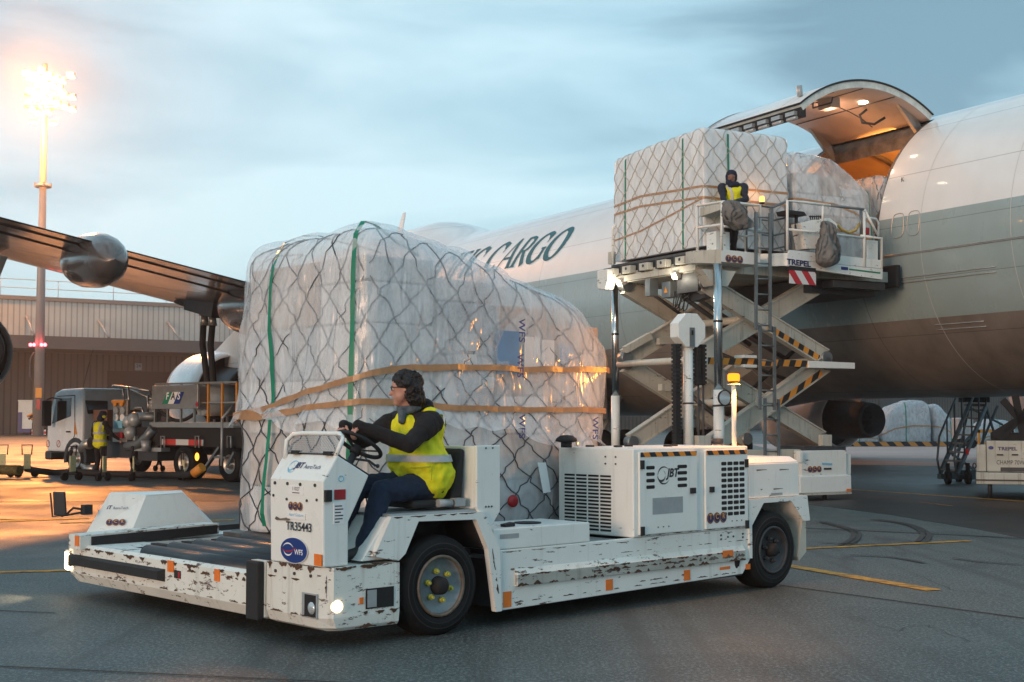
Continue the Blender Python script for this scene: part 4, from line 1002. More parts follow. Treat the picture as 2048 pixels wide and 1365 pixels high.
# mesh screen with its tubular hoop
mb = MB(); hoop = [(.955, -.64, 1.30), (.93, -.66, 1.43), (.90, -.62, 1.475), (.88, -.52, 1.485), (.86, -.10, 1.485), (.87, -.05, 1.45), (.93, -.05, 1.33)]
mb.tube(hoop, .017, 10); hp_ = mb.part('screen_hoop', M_clean, TR_)
mb = MB()
for k in range(30):
    y = -.62 + k * .0195; mb.bar((.95, y, 1.345), (.883, y, 1.475), .003)
for k in range(9): mb.bar((.948 - k * .008, -.63, 1.350 + k * .015), (.948 - k * .008, -.06, 1.350 + k * .015), .003)
mb.part('wire_mesh', M_lgrey, hp_)
# steering wheel and column
Cw = V(.50, -.36, 1.40); aw = V(-.55, 0, .83).normalized(); u1 = V(.83, 0, .55).normalized(); u2 = V(0, 1, 0)
def rimp(a, r=.175): return Cw + (u1 * cos(a) + u2 * sin(a)) * r
mb = MB(); mb.tube([rimp(2 * pi * k / 32) for k in range(32)], .0155, 10, True); sw = mb.part('steering_wheel', M_black, TR_)
mb = MB()
for a in (0, 2.1, 4.2): mb.bar(rimp(a, .17), Cw - aw * .05, .022, .012)
mb.cyl(Cw - aw * .08, Cw - aw * .02, .04, n=14); mb.part('spoke', M_black, sw)
mb = MB(); mb.cyl(Cw - aw * .05, Cw - aw * .34, .028, n=12); mb.tube([Cw - aw * .12, Cw - aw * .14 + V(-.08, .12, 0), Cw - aw * .16 + V(-.12, .16, -.02)], .009, 6); mb.ball(Cw - aw * .16 + V(-.13, .17, -.02), .016, n=8); mb.part('steering_column', M_dgrey, TR_)
# seat
mb = MB(); mb.box(.16, -.58, .925, -.30, -.14, .985); st_ = mb.part('seat', M_black, TR_, bevel=.025)
mb = MB(); mb.prism([(-.22, -.56, .96), (-.31, -.56, 1.36), (-.36, -.56, 1.36), (-.33, -.56, .95)], (0, .40, 0)); mb.part('backrest', M_black, st_, bevel=.025)
mb = MB(); mb.cyl((-.05, -.12, .96), (-.18, -.12, .955), .03, n=10); mb.box(-.2, -.15, .93, -.30, -.09, .99); mb.part('belt_buckle', M_lgrey, st_)
# front bumper: near corner block
mb = MB()
mb.prism([(1.05, -.03, .565), (.84, 0, .565), (.40, 0, .575), (.40, 0, .13), (.80, 0, .13), (1.03, -.03, .17)], (0, 0, 0)) if 0 else None
def ring(z, k): return [(1.05 - k, -.72, z), (1.05 - k, -.10, z), (.97 - k, -.005 - k * .4, z), (.40, -.002 - k * .3, z), (.40, -.6, z), (.7, -.72, z)]
for (z0, k0), (z1, k1) in (((.565, 0), (.22, 0)), ((.22, 0), (.15, .03)), ((.15, .03), (.125, .09))):
    mb.hexa(ring(z0, k0), ring(z1, k1))
bp_ = mb.part('corner_bumper', M_bump, TR_)
mb = MB(); mb.box(.70, -.001, .40, .455, .004, .26); mb.part('step_opening', M_dark, bp_)
mb = MB(); mb.prism([(.69, .005, .39), (.61, .005, .39), (.61, .005, .27), (.69, .005, .27)][:4], (0, .002, 0)); mb.part('step_plate', M_lgrey, bp_)
mb = MB(); mb.box(.755, -.001, .345, .722, .004, .30); mb.part('reflector', M_orange, bp_)
mb = MB(); mb.box(1.045, -.27, .215, 1.052, -.085, .385); mb.m = 1; mb.box(1.052, -.235, .225, 1.054, -.10, .375); hb = mb.part('headlamp_recess', [M_lgrey, M_dark], bp_)
mb = MB(); mb.ball((1.05, -.15, .285), .045, (.4, 1, 1), 14); mb.part('lamp_glass', M_lens, hb)
mb = MB(); mb.lathe([(0, .012), (.03, .010), (.042, .004), (.045, -.01)], (.945, -.0, .30), (.35, 1, 0), 18); mb.part('indicator_lamp', emit('warm lamp', (1, .74, .42), 1.6), bp_)
mb = MB()
for y in (-.60, -.36, -.16): mb.cyl((1.05, y, .505), (1.06, y, .505), .012, n=10)
mb.parts('bolt', M_dgrey, bp_)
mb = MB(); mb.box(1.06, -.90, .14, 1.115, -.74, .56); mb.part('bumper_post', M_black, TR_, 'thick black rubber buffer post', bevel=.01)
mb = MB(); mb.box(1.0, -.92, .16, 1.055, -.73, .56); mb.part('buffer_bracket', M_bump, TR_)
# roller deck front bumper across the width
def fr(z, k): return [(1.05 - k, -.92, z), (1.05 - k, -3.85, z), (.98 - k, -4.10 + k, z), (.82, -4.22 + k, z), (.5, -4.22 + k, z), (.5, -.92, z)]
mb = MB()
for (z0, k0), (z1, k1) in (((.475, .03), (.45, 0)), ((.45, 0), (.22, 0)), ((.22, 0), (.14, .05)), ((.14, .05), (.115, .14))): mb.hexa(fr(z0, k0), fr(z1, k1))
fb = mb.part('front_bumper', M_bump, TR_)
mb = MB(); mb.hexa([(1.052, -2.20, .385), (1.052, -3.80, .385), (1.052, -3.80, .285), (1.052, -2.20, .285)], [(1.105, -2.23, .37), (1.105, -3.80, .37), (1.105, -3.80, .30), (1.105, -2.23, .30)]); mb.prism([(1.052, -3.80, .385), (1.105, -3.80, .37), (1.03, -4.06, .37), (.985, -4.06, .385)], (0, 0, -.09)); mb.part('rubber_buffer', M_black, fb)
mb = MB(); mb.box(1.05, -2.06, .37, 1.056, -2.16, .46); mb.part('reflector', M_orange, fb)
mb = MB(); mb.box(1.05, -1.36, .36, 1.056, -1.44, .45); mb.part('reflector', M_orange, fb)
mb = MB(); mb.m = 0; mb.box(1.05, -1.95, .33, 1.056, -2.05, .39); mb.m = 1; mb.box(1.056, -1.955, .335, 1.058, -1.985, .38); mb.part('tail_sticker', [M_black, M_red], fb)
mb = MB(); mb.prism([(.99, -4.085, .40), (.83, -4.235, .40), (.83, -4.235, .22), (.99, -4.085, .22)], (.02, -.02, 0)); h1 = mb.part('headlight', M_lens, fb)
mb = MB(); mb.prism([(1.055, -3.93, .385), (1.01, -4.09, .385), (1.01, -4.09, .235), (1.055, -3.93, .235)], (.012, -.006, 0)); mb.part('lamp_glass', E_head, h1)
lamp('headlight_beam', T.w(1.09, -4.06, .32), 16, (1, .72, .45), .05, 'SPOT', target=T.w(3.0, -4.6, .0), spot=95)
# rollers and deck
mb = MB(); mb.box(1.02, -.92, .37, .5, -4.0, .40); mb.box(.5, -.78, .38, -4.5, -4.0, .43); mb.part('deck', M_dgrey, TR_)
for k in range(5):
    x = .93 - k * .235; z = .465 + k * .010
    mb = MB(); mb.cyl((x, -.90, z), (x, -2.72, z), .073, n=20); r_ = mb.part('deck_roller', M_roller, TR_)
for k in range(3):
    x = .82 - k * .30
    mb = MB(); mb.box(x, -2.78, .44, x - .16, -3.18, .475); p_ = mb.part('guide_plate', M_lgrey, TR_, bevel=.006)
    mb = MB(); mb.box(x - .17, -2.76, .42, x - .24, -3.2, .50); mb.part('guide_roller', M_black, p_)
for k in range(14):
    x = -.15 - k * .30; mb = MB(); mb.cyl((x, -.95, .455), (x, -3.3, .455), .055, n=12); mb.part('deck_roller', M_roller, TR_)
mb = MB(); mb.box(1.0, -3.55, .40, -4.4, -3.75, .47); mb.part('deck_edge', M_white, TR_)
mb = MB(); mb.hexa([(1.10, -3.62, .44), (1.10, -3.85, .44), (1.10, -3.85, .565), (1.10, -3.62, .565)], [(-.28, -3.62, .50), (-.28, -3.85, .50), (-.28, -3.85, .60), (-.28, -3.62, .60)]); gr_ = mb.part('guide_rail', M_bump, TR_)
mb = MB(); mb.hexa([(1.00, -3.60, .45), (1.00, -3.619, .45), (1.00, -3.619, .55), (1.00, -3.60, .55)], [(-.25, -3.60, .505), (-.25, -3.619, .505), (-.25, -3.619, .585), (-.25, -3.60, .585)]); mb.part('rail_face', M_black, gr_)
mb = MB(); mb.box(1.101, -3.64, .47, 1.106, -3.72, .56); mb.part('reflector', M_orange, gr_)
mb = MB(); mb.bar((-.28, -3.72, .55), (-.95, -3.72, .56), .1, .05); mb.part('rail_extension', M_dgrey, TR_)
# far side hood with mirror
mb = MB(); b_ = [(.76, -3.90, .55), (.76, -4.22, .52), (-.62, -4.22, .50), (-.55, -3.90, .53)]; t_ = [(.52, -4.0, .88), (.50, -4.20, .88), (-.26, -4.20, .845), (-.08, -4.0, .85)]
b_ = [(.80, -4.22, .47), (.48, -3.94, .47), (-.46, -3.94, .47), (-.66, -4.22, .47)]; t_ = [(.55, -4.20, .885), (.27, -4.02, .855), (-.14, -4.02, .865), (-.22, -4.20, .875)]
mb.hexa(b_, t_); mb.hexa([(x, y, z) for x, y, z in t_], [(lerp(x, .15, .05), y, z + .014) for x, y, z in t_]); hd = mb.part('side_hood', M_clean, TR_, 'truncated pyramid shaped white side hood')
mb = MB(); mb.box(-.75, -3.9, .2, .80, -4.2, .468); mb.part('hood_base', M_white, TR_)
nq = ((V(*b_[1]) - V(*b_[0])).cross(V(*t_[0]) - V(*b_[0]))).normalized(); nq = nq if nq.x > 0 else -nq
cc = (V(*b_[0]) + V(*b_[1]) + V(*t_[0]) + V(*t_[1])) / 4
xd = (V(*b_[1]) - V(*b_[0])).normalized(); yd = nq.cross(xd)
if yd.z < 0: yd = -yd
logo(hd, cc + yd * .085 - xd * .13, xd, yd, .040, 'JBT', .004 if xd.cross(yd).dot(nq) > 0 else -.004, 'AeroTech')
badge_tcr(hd, cc - yd * .05, xd, yd, .065, .004)
mb = MB(); mb.box(.80, -4.18, .70, .72, -4.26, .79); mm = mb.part('mirror_bracket', M_black, TR_)
mb = MB(); mb.tube([(.80, -4.24, .75), (.84, -4.33, .76), (.87, -4.40, .70), (.90, -4.44, .68)], .011, 6); mb.tube([(.80, -4.24, .72), (.88, -4.36, .695), (.98, -4.46, .68), (1.0, -4.47, .90)], .010, 6); mb.part('mirror_arm', M_black, mm)
mb = MB(); R_ = Matrix.Rotation(rad(38), 4, 'Z') @ Matrix.Rotation(rad(8), 4, 'Y'); mb.box(-.012, -.06, -.11, .012, .06, .11); mb.b.transform(Matrix.Translation((.93, -4.42, .80)) @ R_); mb.m = 1; mr = mb.part('mirror', [M_glass, M_black], TR_, bevel=.006)
def edge_wear(par, p, q, side, w, seed, dens=1.0, m=None):
    """rust and scraped metal in ragged slivers along an edge"""
    p, q, side = Vector(p), Vector(q), Vector(side).normalized(); L_ = (q - p).length; mb = MB(); r = random.Random(seed); t = 0
    while t < L_ - .03:
        ln = r.uniform(.02, .16) * (1 + w * 6); a = t; b = min(L_, t + ln); t = b + r.uniform(.005, .11) / dens
        if r.random() < .25 / dens: continue
        n = max(3, int((b - a) / .015)); up = [p.lerp(q, (a + (b - a) * k / n) / L_) + side * (w * r.uniform(.2, 1.0) * (sin(pi * k / n) * .8 + .2)) for k in range(n + 1)]; lo = [p.lerp(q, (a + (b - a) * k / n) / L_) - side * (w * .25 * r.random()) for k in range(n + 1)]
        for k in range(n): mb.poly([lo[k], lo[k + 1], up[k + 1], up[k]])
    return mb.part('rust_scrape', m or M_rustscr, par)
M_rustscr = pm('rust scraped edge', (.10, .045, .022), .7, 0, .6, 30)
M_soil = pm('scuffed grime', (.16, .15, .13), .7, 0, .6, 20)
for k, (p, q, sd, w) in enumerate((((-.75, .0085, .300), (-3.62, .0085, .300), (0, 0, 1), .030), ((-.78, .0085, .383), (-3.62, .0085, .383), (0, 0, -1), .022), ((-1.6, .0085, .345), (-3.6, .0085, .345), (0, 0, 1), .020), ((-.62, -.0275, .170), (-3.60, -.0275, .185), (0, 0, 1), .012), ((-1.7, -.0275, .47), (-3.7, -.0275, .47), (0, 0, 1), .008), ((-.62, -.0275, .565), (-2.1, -.0275, .555), (0, 0, -1), .008), ((-2.2, -.0275, .21), (-3.4, -.0275, .235), (0, 0, 1), .014))):
    edge_wear(chs, p, q, sd, w, 10 + k)
edge_wear(chs, (-2.6, .009, .335), (-3.6, .009, .335), (0, 0, 1), .035, 44, 1.5, M_soil)
for k, (p, q, sd, w) in enumerate((((1.0535, -.12, .563), (1.0535, -.71, .563), (0, 0, -1), .05), ((1.0535, -.30, .47), (1.0535, -.70, .47), (0, 0, -1), .02), ((1.0535, -.12, .225), (1.0535, -.70, .225), (0, 0, 1), .02))): edge_wear(bp_, p, q, sd, w, 60 + k)
for k, (p, q, sd, w) in enumerate((((.96, .0025, .56), (.42, .0025, .57), (0, 0, -1), .03), ((.94, .0025, .14), (.42, .0025, .14), (0, 0, 1), .03), ((.72, .003, .24), (.42, .003, .24), (0, 0, -1), .03))): edge_wear(bp_, p, q, sd, w, 70 + k)
edge_wear(bp_, (1.0, -.045, .16), (1.0, -.045, .56), (.9, .4, 0), .03, 77)
for k, (p, q, sd, w) in enumerate((((1.0535, -.95, .448), (1.0535, -3.8, .448), (0, 0, -1), .035), ((1.0535, -.95, .23), (1.0535, -3.8, .23), (0, 0, 1), .015), ((1.0535, -1.0, .40), (1.0535, -1.9, .40), (0, 0, 1), .03))): edge_wear(fb, p, q, sd, w, 80 + k)
edge_wear(cov, (-2.2, -.0165, .598), (-3.66, -.0165, .598), (0, 0, -1), .008, 91)
edge_wear(sb, (.45, -.0075, .885), (-.38, -.0075, .882), (0, 0, -1), .012, 92); edge_wear(sb, (-.50, -.0075, .60), (-.59, -.0075, .14), (1, 0, .1), .02, 93)
# wheels
def wheel(x, y0, r, w, par, outer=1, nuts=True, name='wheel'):
    z = r - .006; mb = MB(); o = (x, y0, z); ax = (0, outer, 0)
    P = [(r * .60, 0 - .02), (r * .66, .0), (r * .80, .004), (r * .93, -.012), (r * .985, -.04), (r, -.075), (r, -w + .075), (r * .985, -w + .04), (r * .9, -w + .01), (r * .6, -w)]
    mb.lathe(P, o, ax, 48, closed=True); wh = mb.part(name, M_tyre, par)
    mb = MB()
    for rr, d in ((.74, .006), (.84, .003)): mb.lathe([(r * rr - .006, d - .006), (r * rr, d), (r * rr + .006, d - .006)], o, ax, 40)
    mb.part('tyre_rib', M_black, wh)
    mb = MB(); mb.m = 1; mb.lathe([(r * .615, -.03), (r * .615, .002), (r * .56, .004), (r * .55, -.02)], o, ax, 40); mb.m = 0
    mb.lathe([(r * .55, -.02), (r * .50, -.045), (r * .20, -.05), (0, -.05)], o, ax, 32); mb.part('rim', [M_rim if nuts else M_dgrey, M_rustrim if nuts else M_dgrey], wh)
    mb = MB(); mb.lathe([(r * .19, -.05), (r * .17, .01), (r * .10, .03), (0, .032)], o, ax, 16); mb.part('hub', M_dark, wh)
    mb = MB()
    for k in range(6):
        a = 2 * pi * k / 6 + .26; p = V(x + cos(a) * r * .30, y0 - .05 * outer, z + sin(a) * r * .30); mb.cyl(p, p + V(0, .03 * outer, 0), .021, n=8); mb.cyl(p + V(0, .03 * outer, 0), p + V(0, .05 * outer, 0), .012, n=6)
    mb.parts('wheel_nut', M_yellow if nuts else M_dgrey, wh)
    return wh
wheel(0.0, -.01, .368, .30, TR_)
wheel(-4.07, -.01, .362, .30, TR_, nuts=False)
wheel(.06, -4.205, .325, .20, TR_, -1); wheel(-4.07, -4.12, .362, .30, TR_, -1)
# reflectors, stickers, stains on the long side
for x in (-.63, -1.78, -2.78):
    mb = MB(); mb.box(x, -.029, .14 if x > -1 else .17, x - .085, -.026, .26); mb.part('reflector', M_orange, chs)
mb = MB(); mb.box(-3.28, .0065, .34, -3.43, .009, .40); mb.box(-3.28, -.0295, .225, -3.43, -.0265, .25); mb.part('sticker', M_orange, chs)
mb = MB(); mb.box(-3.66, -.031, .20, -3.73, -.0265, .25); mb.part('sticker', M_orange, chs)
mb = MB(); mb.tube([(-3.55, -.028, .38), (-3.56, -.027, .30), (-3.545, -.028, .24)], .012, 8); mb.ball((-3.53, -.034, .29), .075, (.5, .15, 1), 12); mb.part('grease_stain', M_dark, chs)
mb = MB()
for x, z in ((-3.3, .535), (-3.3, .50), (-3.62, .53), (-3.62, .50), (-3.4, .515), (-3.48, .515)): mb.cyl((x, -.03, z), (x, -.022, z), .009, n=8)
mb.parts('bolt', M_dgrey, chs)
# ---------------------------------------------------------------- netted, film-wrapped air cargo pallets
def load_shape(top, x0, x1, y0, y1, zb, zrnd=.22, rc=.16, amp=.03, seed=0, flare=0.0, off=0.0, taper=.04):
    """returns P(u, v): u around the load (0..1, starting at the near front corner), v 0 bottom .. 1 top centre"""
    cx, cy = (x0 + x1) / 2, (y0 + y1) / 2; hx, hy = abs(x1 - x0) / 2 + off, abs(y1 - y0) / 2 + off
    per = [(hx, hy), (-hx, hy), (-hx, -hy), (hx, -hy)]; lens = [2 * hx, 2 * hy, 2 * hx, 2 * hy]; tot = sum(lens)
    def edge(u):
        d = (u % 1) * tot
        for k in range(4):
            if d <= lens[k] + 1e-9 or k == 3:
                a, b = per[k], per[(k + 1) % 4]; t = min(1, d / lens[k]); x, y = lerp(a[0], b[0], t), lerp(a[1], b[1], t); break
            d -= lens[k]
        # round the corners
        ex, ey = hx - rc, hy - rc
        if abs(x) > ex and abs(y) > ey:
            dx, dy = abs(x) - ex, abs(y) - ey; n_ = math.hypot(dx, dy) or 1; x = math.copysign(ex + dx / n_ * rc, x); y = math.copysign(ey + dy / n_ * rc, y)
        return x, y
    def P(u, v, bump=True):
        x, y = edge(u); vt = .72
        zt_edge = top(cx + x) + off - zrnd
        if v <= vt:
            w = v / vt; z = lerp(zb, zt_edge, w); k = 1 - taper * w ** 2 + flare * (1 - w) ** 3
            px_, py_ = x * k, y * k
        else:
            m = (v - vt) / (1 - vt); k = (1 - taper) * (1 - (m ** 1.35))
            px_, py_ = x * k, y * k
            dist = min(1.0, (1 - k / (1 - taper)) * min(hx, hy) / zrnd)
            zt = top(cx + px_) + off; z = zt - zrnd * (1 - math.sqrt(max(0, 1 - (1 - dist) ** 2)))
        q = Vector((px_, py_, z))
        if bump and amp:
            s = Vector((px_ * 1.1 + seed, py_ * 1.1, z * .9)); n = noise.noise(s * 1.3) * .7 + noise.noise(Vector((s.x * 4.2, s.y * 4.2, s.z * 1.6))) * .45 + abs(noise.noise(Vector((s.x * 3 + s.z * 2.1, s.y * 3 - s.z * 1.5, s.z * 1.0)))) * -.5
            d = Vector((px_, py_, (z - (zb + .8)) * .5)); d.normalize(); q += d * n * amp
        return Vector((q.x + cx, q.y + cy, q.z))
    return P
def wrapped_load(root, P, nu, nv, film_m, cord_m, cord_r, rows, cols, straps, tapes, carton_list=(), v0=0.0, netv=(0, .84), text=None, film_v=None, skew=1, tapeP=None, zmode=None, net_out=False):
    mb = MB(); mb.recalc = False; P_ = P
    fv0, fv1 = film_v or (v0, 1)
    mb.surf(lambda i, j: P_(i / nu, lerp(fv0, fv1, j / nv)), nu, nv, True); mb.part('plastic_film', film_m, root)
    # net: two families of diagonals laid just under the film
    if cols:
        mb = MB()
        def pin(u, v): c = P(0, 1, False); p = P(u, min(v, 1)); return p + (Vector((c.x, c.y, p.z - .1)) - p).normalized() * (-.009 if net_out else .016)
        for s in (1, -1):
            for c in range(cols):
                pts = []
                for k in range(rows * 4 + 1):
                    v = lerp(netv[0], netv[1], k / (rows * 4)); jit = .0060 * noise.noise(Vector((c * 3.1, k * .7, s)))
                    pts.append(pin((c / cols + s * (k / 4) * .5 / cols * skew + jit) % 1, v))
                mb.tube(pts, cord_r, 4)
        mb.part('cargo_net', cord_m, root)
    for u, va, vb, w in straps:
        mb = MB(); n = 26; L_ = []
        for k in range(n + 1):
            v = lerp(va, vb, k / n); PS = tapeP or P; p = PS(u, v); q = PS(u + .004, v); t = (q - p).normalized(); c = P(0, 1, False); out = (p - Vector((c.x, c.y, p.z - .25))).normalized() * .012
            L_.append((p - t * w / 2 + out, p + t * w / 2 + out))
        for (a, b), (c, d) in zip(L_, L_[1:]): mb.poly([a, b, d, c])
        mb.part('strap', M_strap, root)
    PT_ = tapeP or P
    for pts, w in tapes:
        mb = MB(); L_ = []; n = 90
        for k in range(n + 1):
            t = k / n; u = lerp(pts[0][0], pts[-1][0], t); v = interp(pts, u) if pts[-1][0] > pts[0][0] else 0
            if zmode:
                x = PT_(u, .3, False).x; v = .72 * (v - zmode[0]) / (zmode[2](x) - zmode[1] - zmode[0])
            p = PT_(u, v); c = P(0, 1, False); out = (p - Vector((c.x, c.y, p.z - .05))).normalized() * (.014 if not zmode else .03); L_.append((p + out, w * (1 + .25 * noise.noise(Vector((k * .31, 2, 5))))))
        for (a, wa), (b, wb) in zip(L_, L_[1:]): mb.poly([a - V(0, 0, wa / 2), b - V(0, 0, wb / 2), b + V(0, 0, wb / 2), a + V(0, 0, wa / 2)])
        mb.part('packing_tape', M_btape, root)
def cartons(root, spec, jitter=.02):
    for (x0, y0, z0, x1, y1, z1, m) in spec:
        j = lambda: random.uniform(-jitter, jitter); mb = MB(); mb.box(x0 + j(), y0 + j(), z0, x1 + j(), y1 + j(), z1); mb.part('carton', m, root, bevel=.012)
# --- the load on the transporter
topT = [(-3.15, 2.05), (-3.0, 2.30), (-2.85, 2.50), (-2.6, 2.68), (-2.3, 2.80), (-1.9, 2.91), (-1.3, 3.03), (-.7, 3.15), (-.25, 3.24), (0, 3.24), (.1, 3.2)]
LT = thing('cargo_pallet', 'huge bulging film wrapped and netted pallet riding on the white transporter', 'cargo pallet', T, (-1.5, -2, .53))
PT = load_shape(lambda x: interp(topT, x), .0, -3.0, -1.02, -3.0, .60, .34, .24, .085, 3.0)
mb = MB(); mb.box(.02, -1.0, .535, -2.98, -3.05, .575); mb.part('pallet_base', M_alu, LT, bevel=.005)
P2 = load_shape(lambda x: interp(topT, x), .0, -3.0, -1.02, -3.0, .60, .36, .24, .100, 3.1, off=.035)
def zf(px_, py_, front): return T.px(px_, py_, x=0.0).z if front else T.px(px_, py_, y=-1.0).z
wrapped_load(LT, PT, 260, 120, M_film, M_cord, .0056, 14, 30,
    [(.985, 0, .97, .045), (.87, .02, .93, .045), (.70, .0, .9, .04), (.40, .0, .9, .04)],
    [([(-.22, zf(480, 832, 1)), (-.15, zf(540, 836, 1)), (-.06, zf(640, 815, 1)), (0, zf(720, 803, 0)), (.05, zf(830, 806, 0)), (.10, zf(920, 818, 0)), (.29, zf(1225, 822, 0)), (.5, zf(1225, 822, 0))], .05),
     ([(-.22, zf(480, 840, 1)), (-.15, zf(540, 822, 1)), (-.08, zf(620, 790, 1)), (-.0, zf(730, 752, 0)), (.04, zf(800, 736, 0)), (.15, zf(1000, 735, 0)), (.27, zf(1190, 742, 0)), (.5, zf(1190, 742, 0))], .05)], netv=(0, .80), net_out=True, tapeP=P2, zmode=(.60, .36, lambda x: interp(topT, x) + .025))
# a second loose sheet over the upper part
mb = MB(); mb.recalc = False
def sheet(i, j):
    u = i / 240; lo = .30 + .10 * noise.noise(Vector((cos(2 * pi * u) * 2.2, sin(2 * pi * u) * 2.2, 4))) + .03 * noise.noise(Vector((u * 40, 1, 1)))
    p = P2(u, lerp(lo, 1, j / 90))
    if j < 6: c = P2(0, 1, False); p += (p - Vector((c.x, c.y, p.z))).normalized() * (6 - j) * .012 * (1 + noise.noise(Vector((u * 60, 0, 0))))
    return p
mb.surf(sheet, 240, 90, True); mb.part('loose_cover_sheet', M_film3, LT)
cs = []
for i, (x0, x1) in enumerate(((-.12, -.82), (-.86, -1.50), (-1.54, -2.15), (-2.19, -2.8))):
    tz = interp(topT, (x0 + x1) / 2) - .26; z = .60; r = 0
    while z < tz - .15:
        h = random.choice((.34, .40, .46)); h = min(h, tz - z); m = (random.choice((M_carton2, M_carton2, M_silver)) if i < 2 else (M_carton if z > 1.5 and z < 2.35 else random.choice((M_carton, M_carton2)))) if r else random.choice((M_silver, M_carton))
        cs.append((x0, -1.09, z, x1, -1.75, z + h - .015, m)); cs.append((x0, -1.8, z, x1, -2.85, z + h - .015, random.choice((M_carton, M_carton2, M_silver)))); z += h; r += 1
cartons(LT, cs)
# paper labels and blue cartons that show through along the upper row
for x0, x1, z0, z1, m in ((-1.02, -1.26, 2.17, 2.32, M_carton2), (-1.02, -1.26, 2.02, 2.14, M_carton2), (-1.50, -1.76, 1.98, 2.36, M_carton3), (-1.84, -2.02, 2.0, 2.32, M_carton2), (-2.05, -2.2, 2.05, 2.30, M_carton2), (-2.28, -2.46, 2.0, 2.26, M_carton3), (-1.3, -1.46, 1.85, 1.95, M_carton2)):
    mb = MB(); mb.box(x0, -1.05, z0, x1, -1.075, z1); mb.part('paper_label', m, LT)
for x, z in ((-1.62, 2.36), (-1.60, 2.05), (-2.55, 1.5), (-1.62, 1.52)):
    mb = MB(); mb.text('WFS', (x, -.925, z), (0, 0, -1), (-1, 0, 0), .075, .01); mb.part('printed_mark', M_blue, LT)
mb = MB(); mb.prism([(-1.86, -.92, 1.20), (-1.96, -.92, 1.20), (-2.0, -.90, .94), (-1.91, -.90, .93)], (0, .004, 0)); mb.part('document_pouch', M_white_ink, LT)
mb = MB(); mb.lathe([(0, .02), (.05, .02), (.055, 0), (.05, -.01)], (-1.62, -.985, .87), (0, 1, 0), 18); mb.part('seal_disc', M_red, LT)
# --- pallets on the high loader (frame A)
topB = [(-2, 7.22), (2.6, 7.22)]
LB = thing('cargo_pallet', 'tall square netted pallet in white film on the raised lift platform', 'cargo pallet', A, (.4, 7.1, 4.78), 'netted pallets being loaded into the freighter')
# local x for these loads runs along the fuselage
PB = load_shape(lambda x: 7.22 - .04 * (x - .4), -1.22, 1.98, 8.15, 5.98, 4.92, .11, .07, .022, 9.0, taper=.012)
mb = MB(); mb.box(-1.25, 5.95, 4.79, 2.0, 8.18, 4.85); mb.part('pallet_base', M_alu, LB)
wrapped_load(LB, PB, 200, 70, M_film2, M_cordl, .008, 11, 25, [(.045, 0, .97, .05), (.235, 0, .97, .05), (.355 + .0, 0, .97, .05), (.86, 0, .97, .05), (.70, 0, .97, .05)],
    [([(-.22, .395), (0, .40), (.1, .42), (.30, .37), (.5, .38)], .045), ([(-.22, .30), (0, .34), (.10, .35), (.3, .30), (.5, .3)], .045), ([(-.2, .14), (0, .15), (.1, .18), (.3, .30)], .035)], net_out=True)
mb = MB(); mb.box(-1.1, 6.1, 4.93, 1.85, 8.0, 6.95); mb.part('carton_stack', M_carton2, LB)
topC = [(-2, 6.92), (2, 6.92)]
def topc(y): return interp([(3.5, 6.05), (3.75, 6.40), (4.2, 6.72), (4.7, 6.98), (5.9, 7.06)], y)
LC_ = thing('cargo_pallet', 'film wrapped netted pallet with a sloping shoulder on the loader bridge', 'cargo pallet', A, (.4, 4.8, 4.78), 'netted pallets being loaded into the freighter')
FC = A.sub((0, 0, 0), 0)
# build in a turned frame so that the contour runs towards the aircraft
PCraw = load_shape(lambda x: topc(x), 5.82, 3.62, -1.9, 1.15, 4.92, .14, .09, .035, 5.0, taper=.02)
def PC(u, v, bump=True): p = PCraw(u, v, bump); return Vector((-p.y, p.x, p.z))
mb = MB(); mb.box(-1.22, 3.5, 4.79, 1.95, 5.9, 4.85); mb.part('pallet_base', M_alu, LC_)
wrapped_load(LC_, PC, 200, 70, M_film, M_cord, .007, 12, 26, [(.20, 0, .95, .045), (.30, 0, .95, .045)],
    [([(-.22, .40), (.5, .41), (.99 - .22, .40)], .04), ([(-.22, .22), (.5, .20), (.99 - .22, .22)], .04)])
cs = []
for x0, x1 in ((-1.05, -.1), (-.05, .8), (.85, 1.75)):
    for y0, y1 in ((5.7, 5.1), (5.05, 4.5), (4.45, 3.85)):
        z = 4.93; tz = topc((y0 + y1) / 2) - .3
        while z < tz - .12: h = min(.42, tz - z); cs.append((x0, y0, z, x1, y1, z + h - .012, random.choice((M_carton2, M_carton2, M_carton2, M_carton)))); z += h
cartons(LC_, cs)
LD = thing('cargo_pallet', 'dim netted pallet already standing inside the cargo door', 'cargo pallet', A, (.5, 1.9, 4.75), 'netted pallets being loaded into the freighter')
PDr = load_shape(lambda x: interp([(.4, 6.75), (3.2, 6.85)], x), 3.18, .9, -1.9, .85, 4.80, .18, .1, .03, 7.0, taper=.02)
def PD(u, v, bump=True): p = PDr(u, v, bump); return Vector((-p.y, p.x, p.z))
mb = MB(); mb.box(-.86, .9, 4.74, 1.9, 3.16, 4.79); mb.part('pallet_base', M_alu, LD)
wrapped_load(LD, PD, 90, 30, M_film, M_cord, .014, 8, 30, [(.14, 0, .95, .045), (.33, 0, .95, .045)], [([(-.22, .30), (.5, .3)], .04)])
mb = MB(); mb.box(-.75, 1.0, 4.8, 1.8, 3.05, 6.6); mb.part('carton_stack', M_carton, LD)
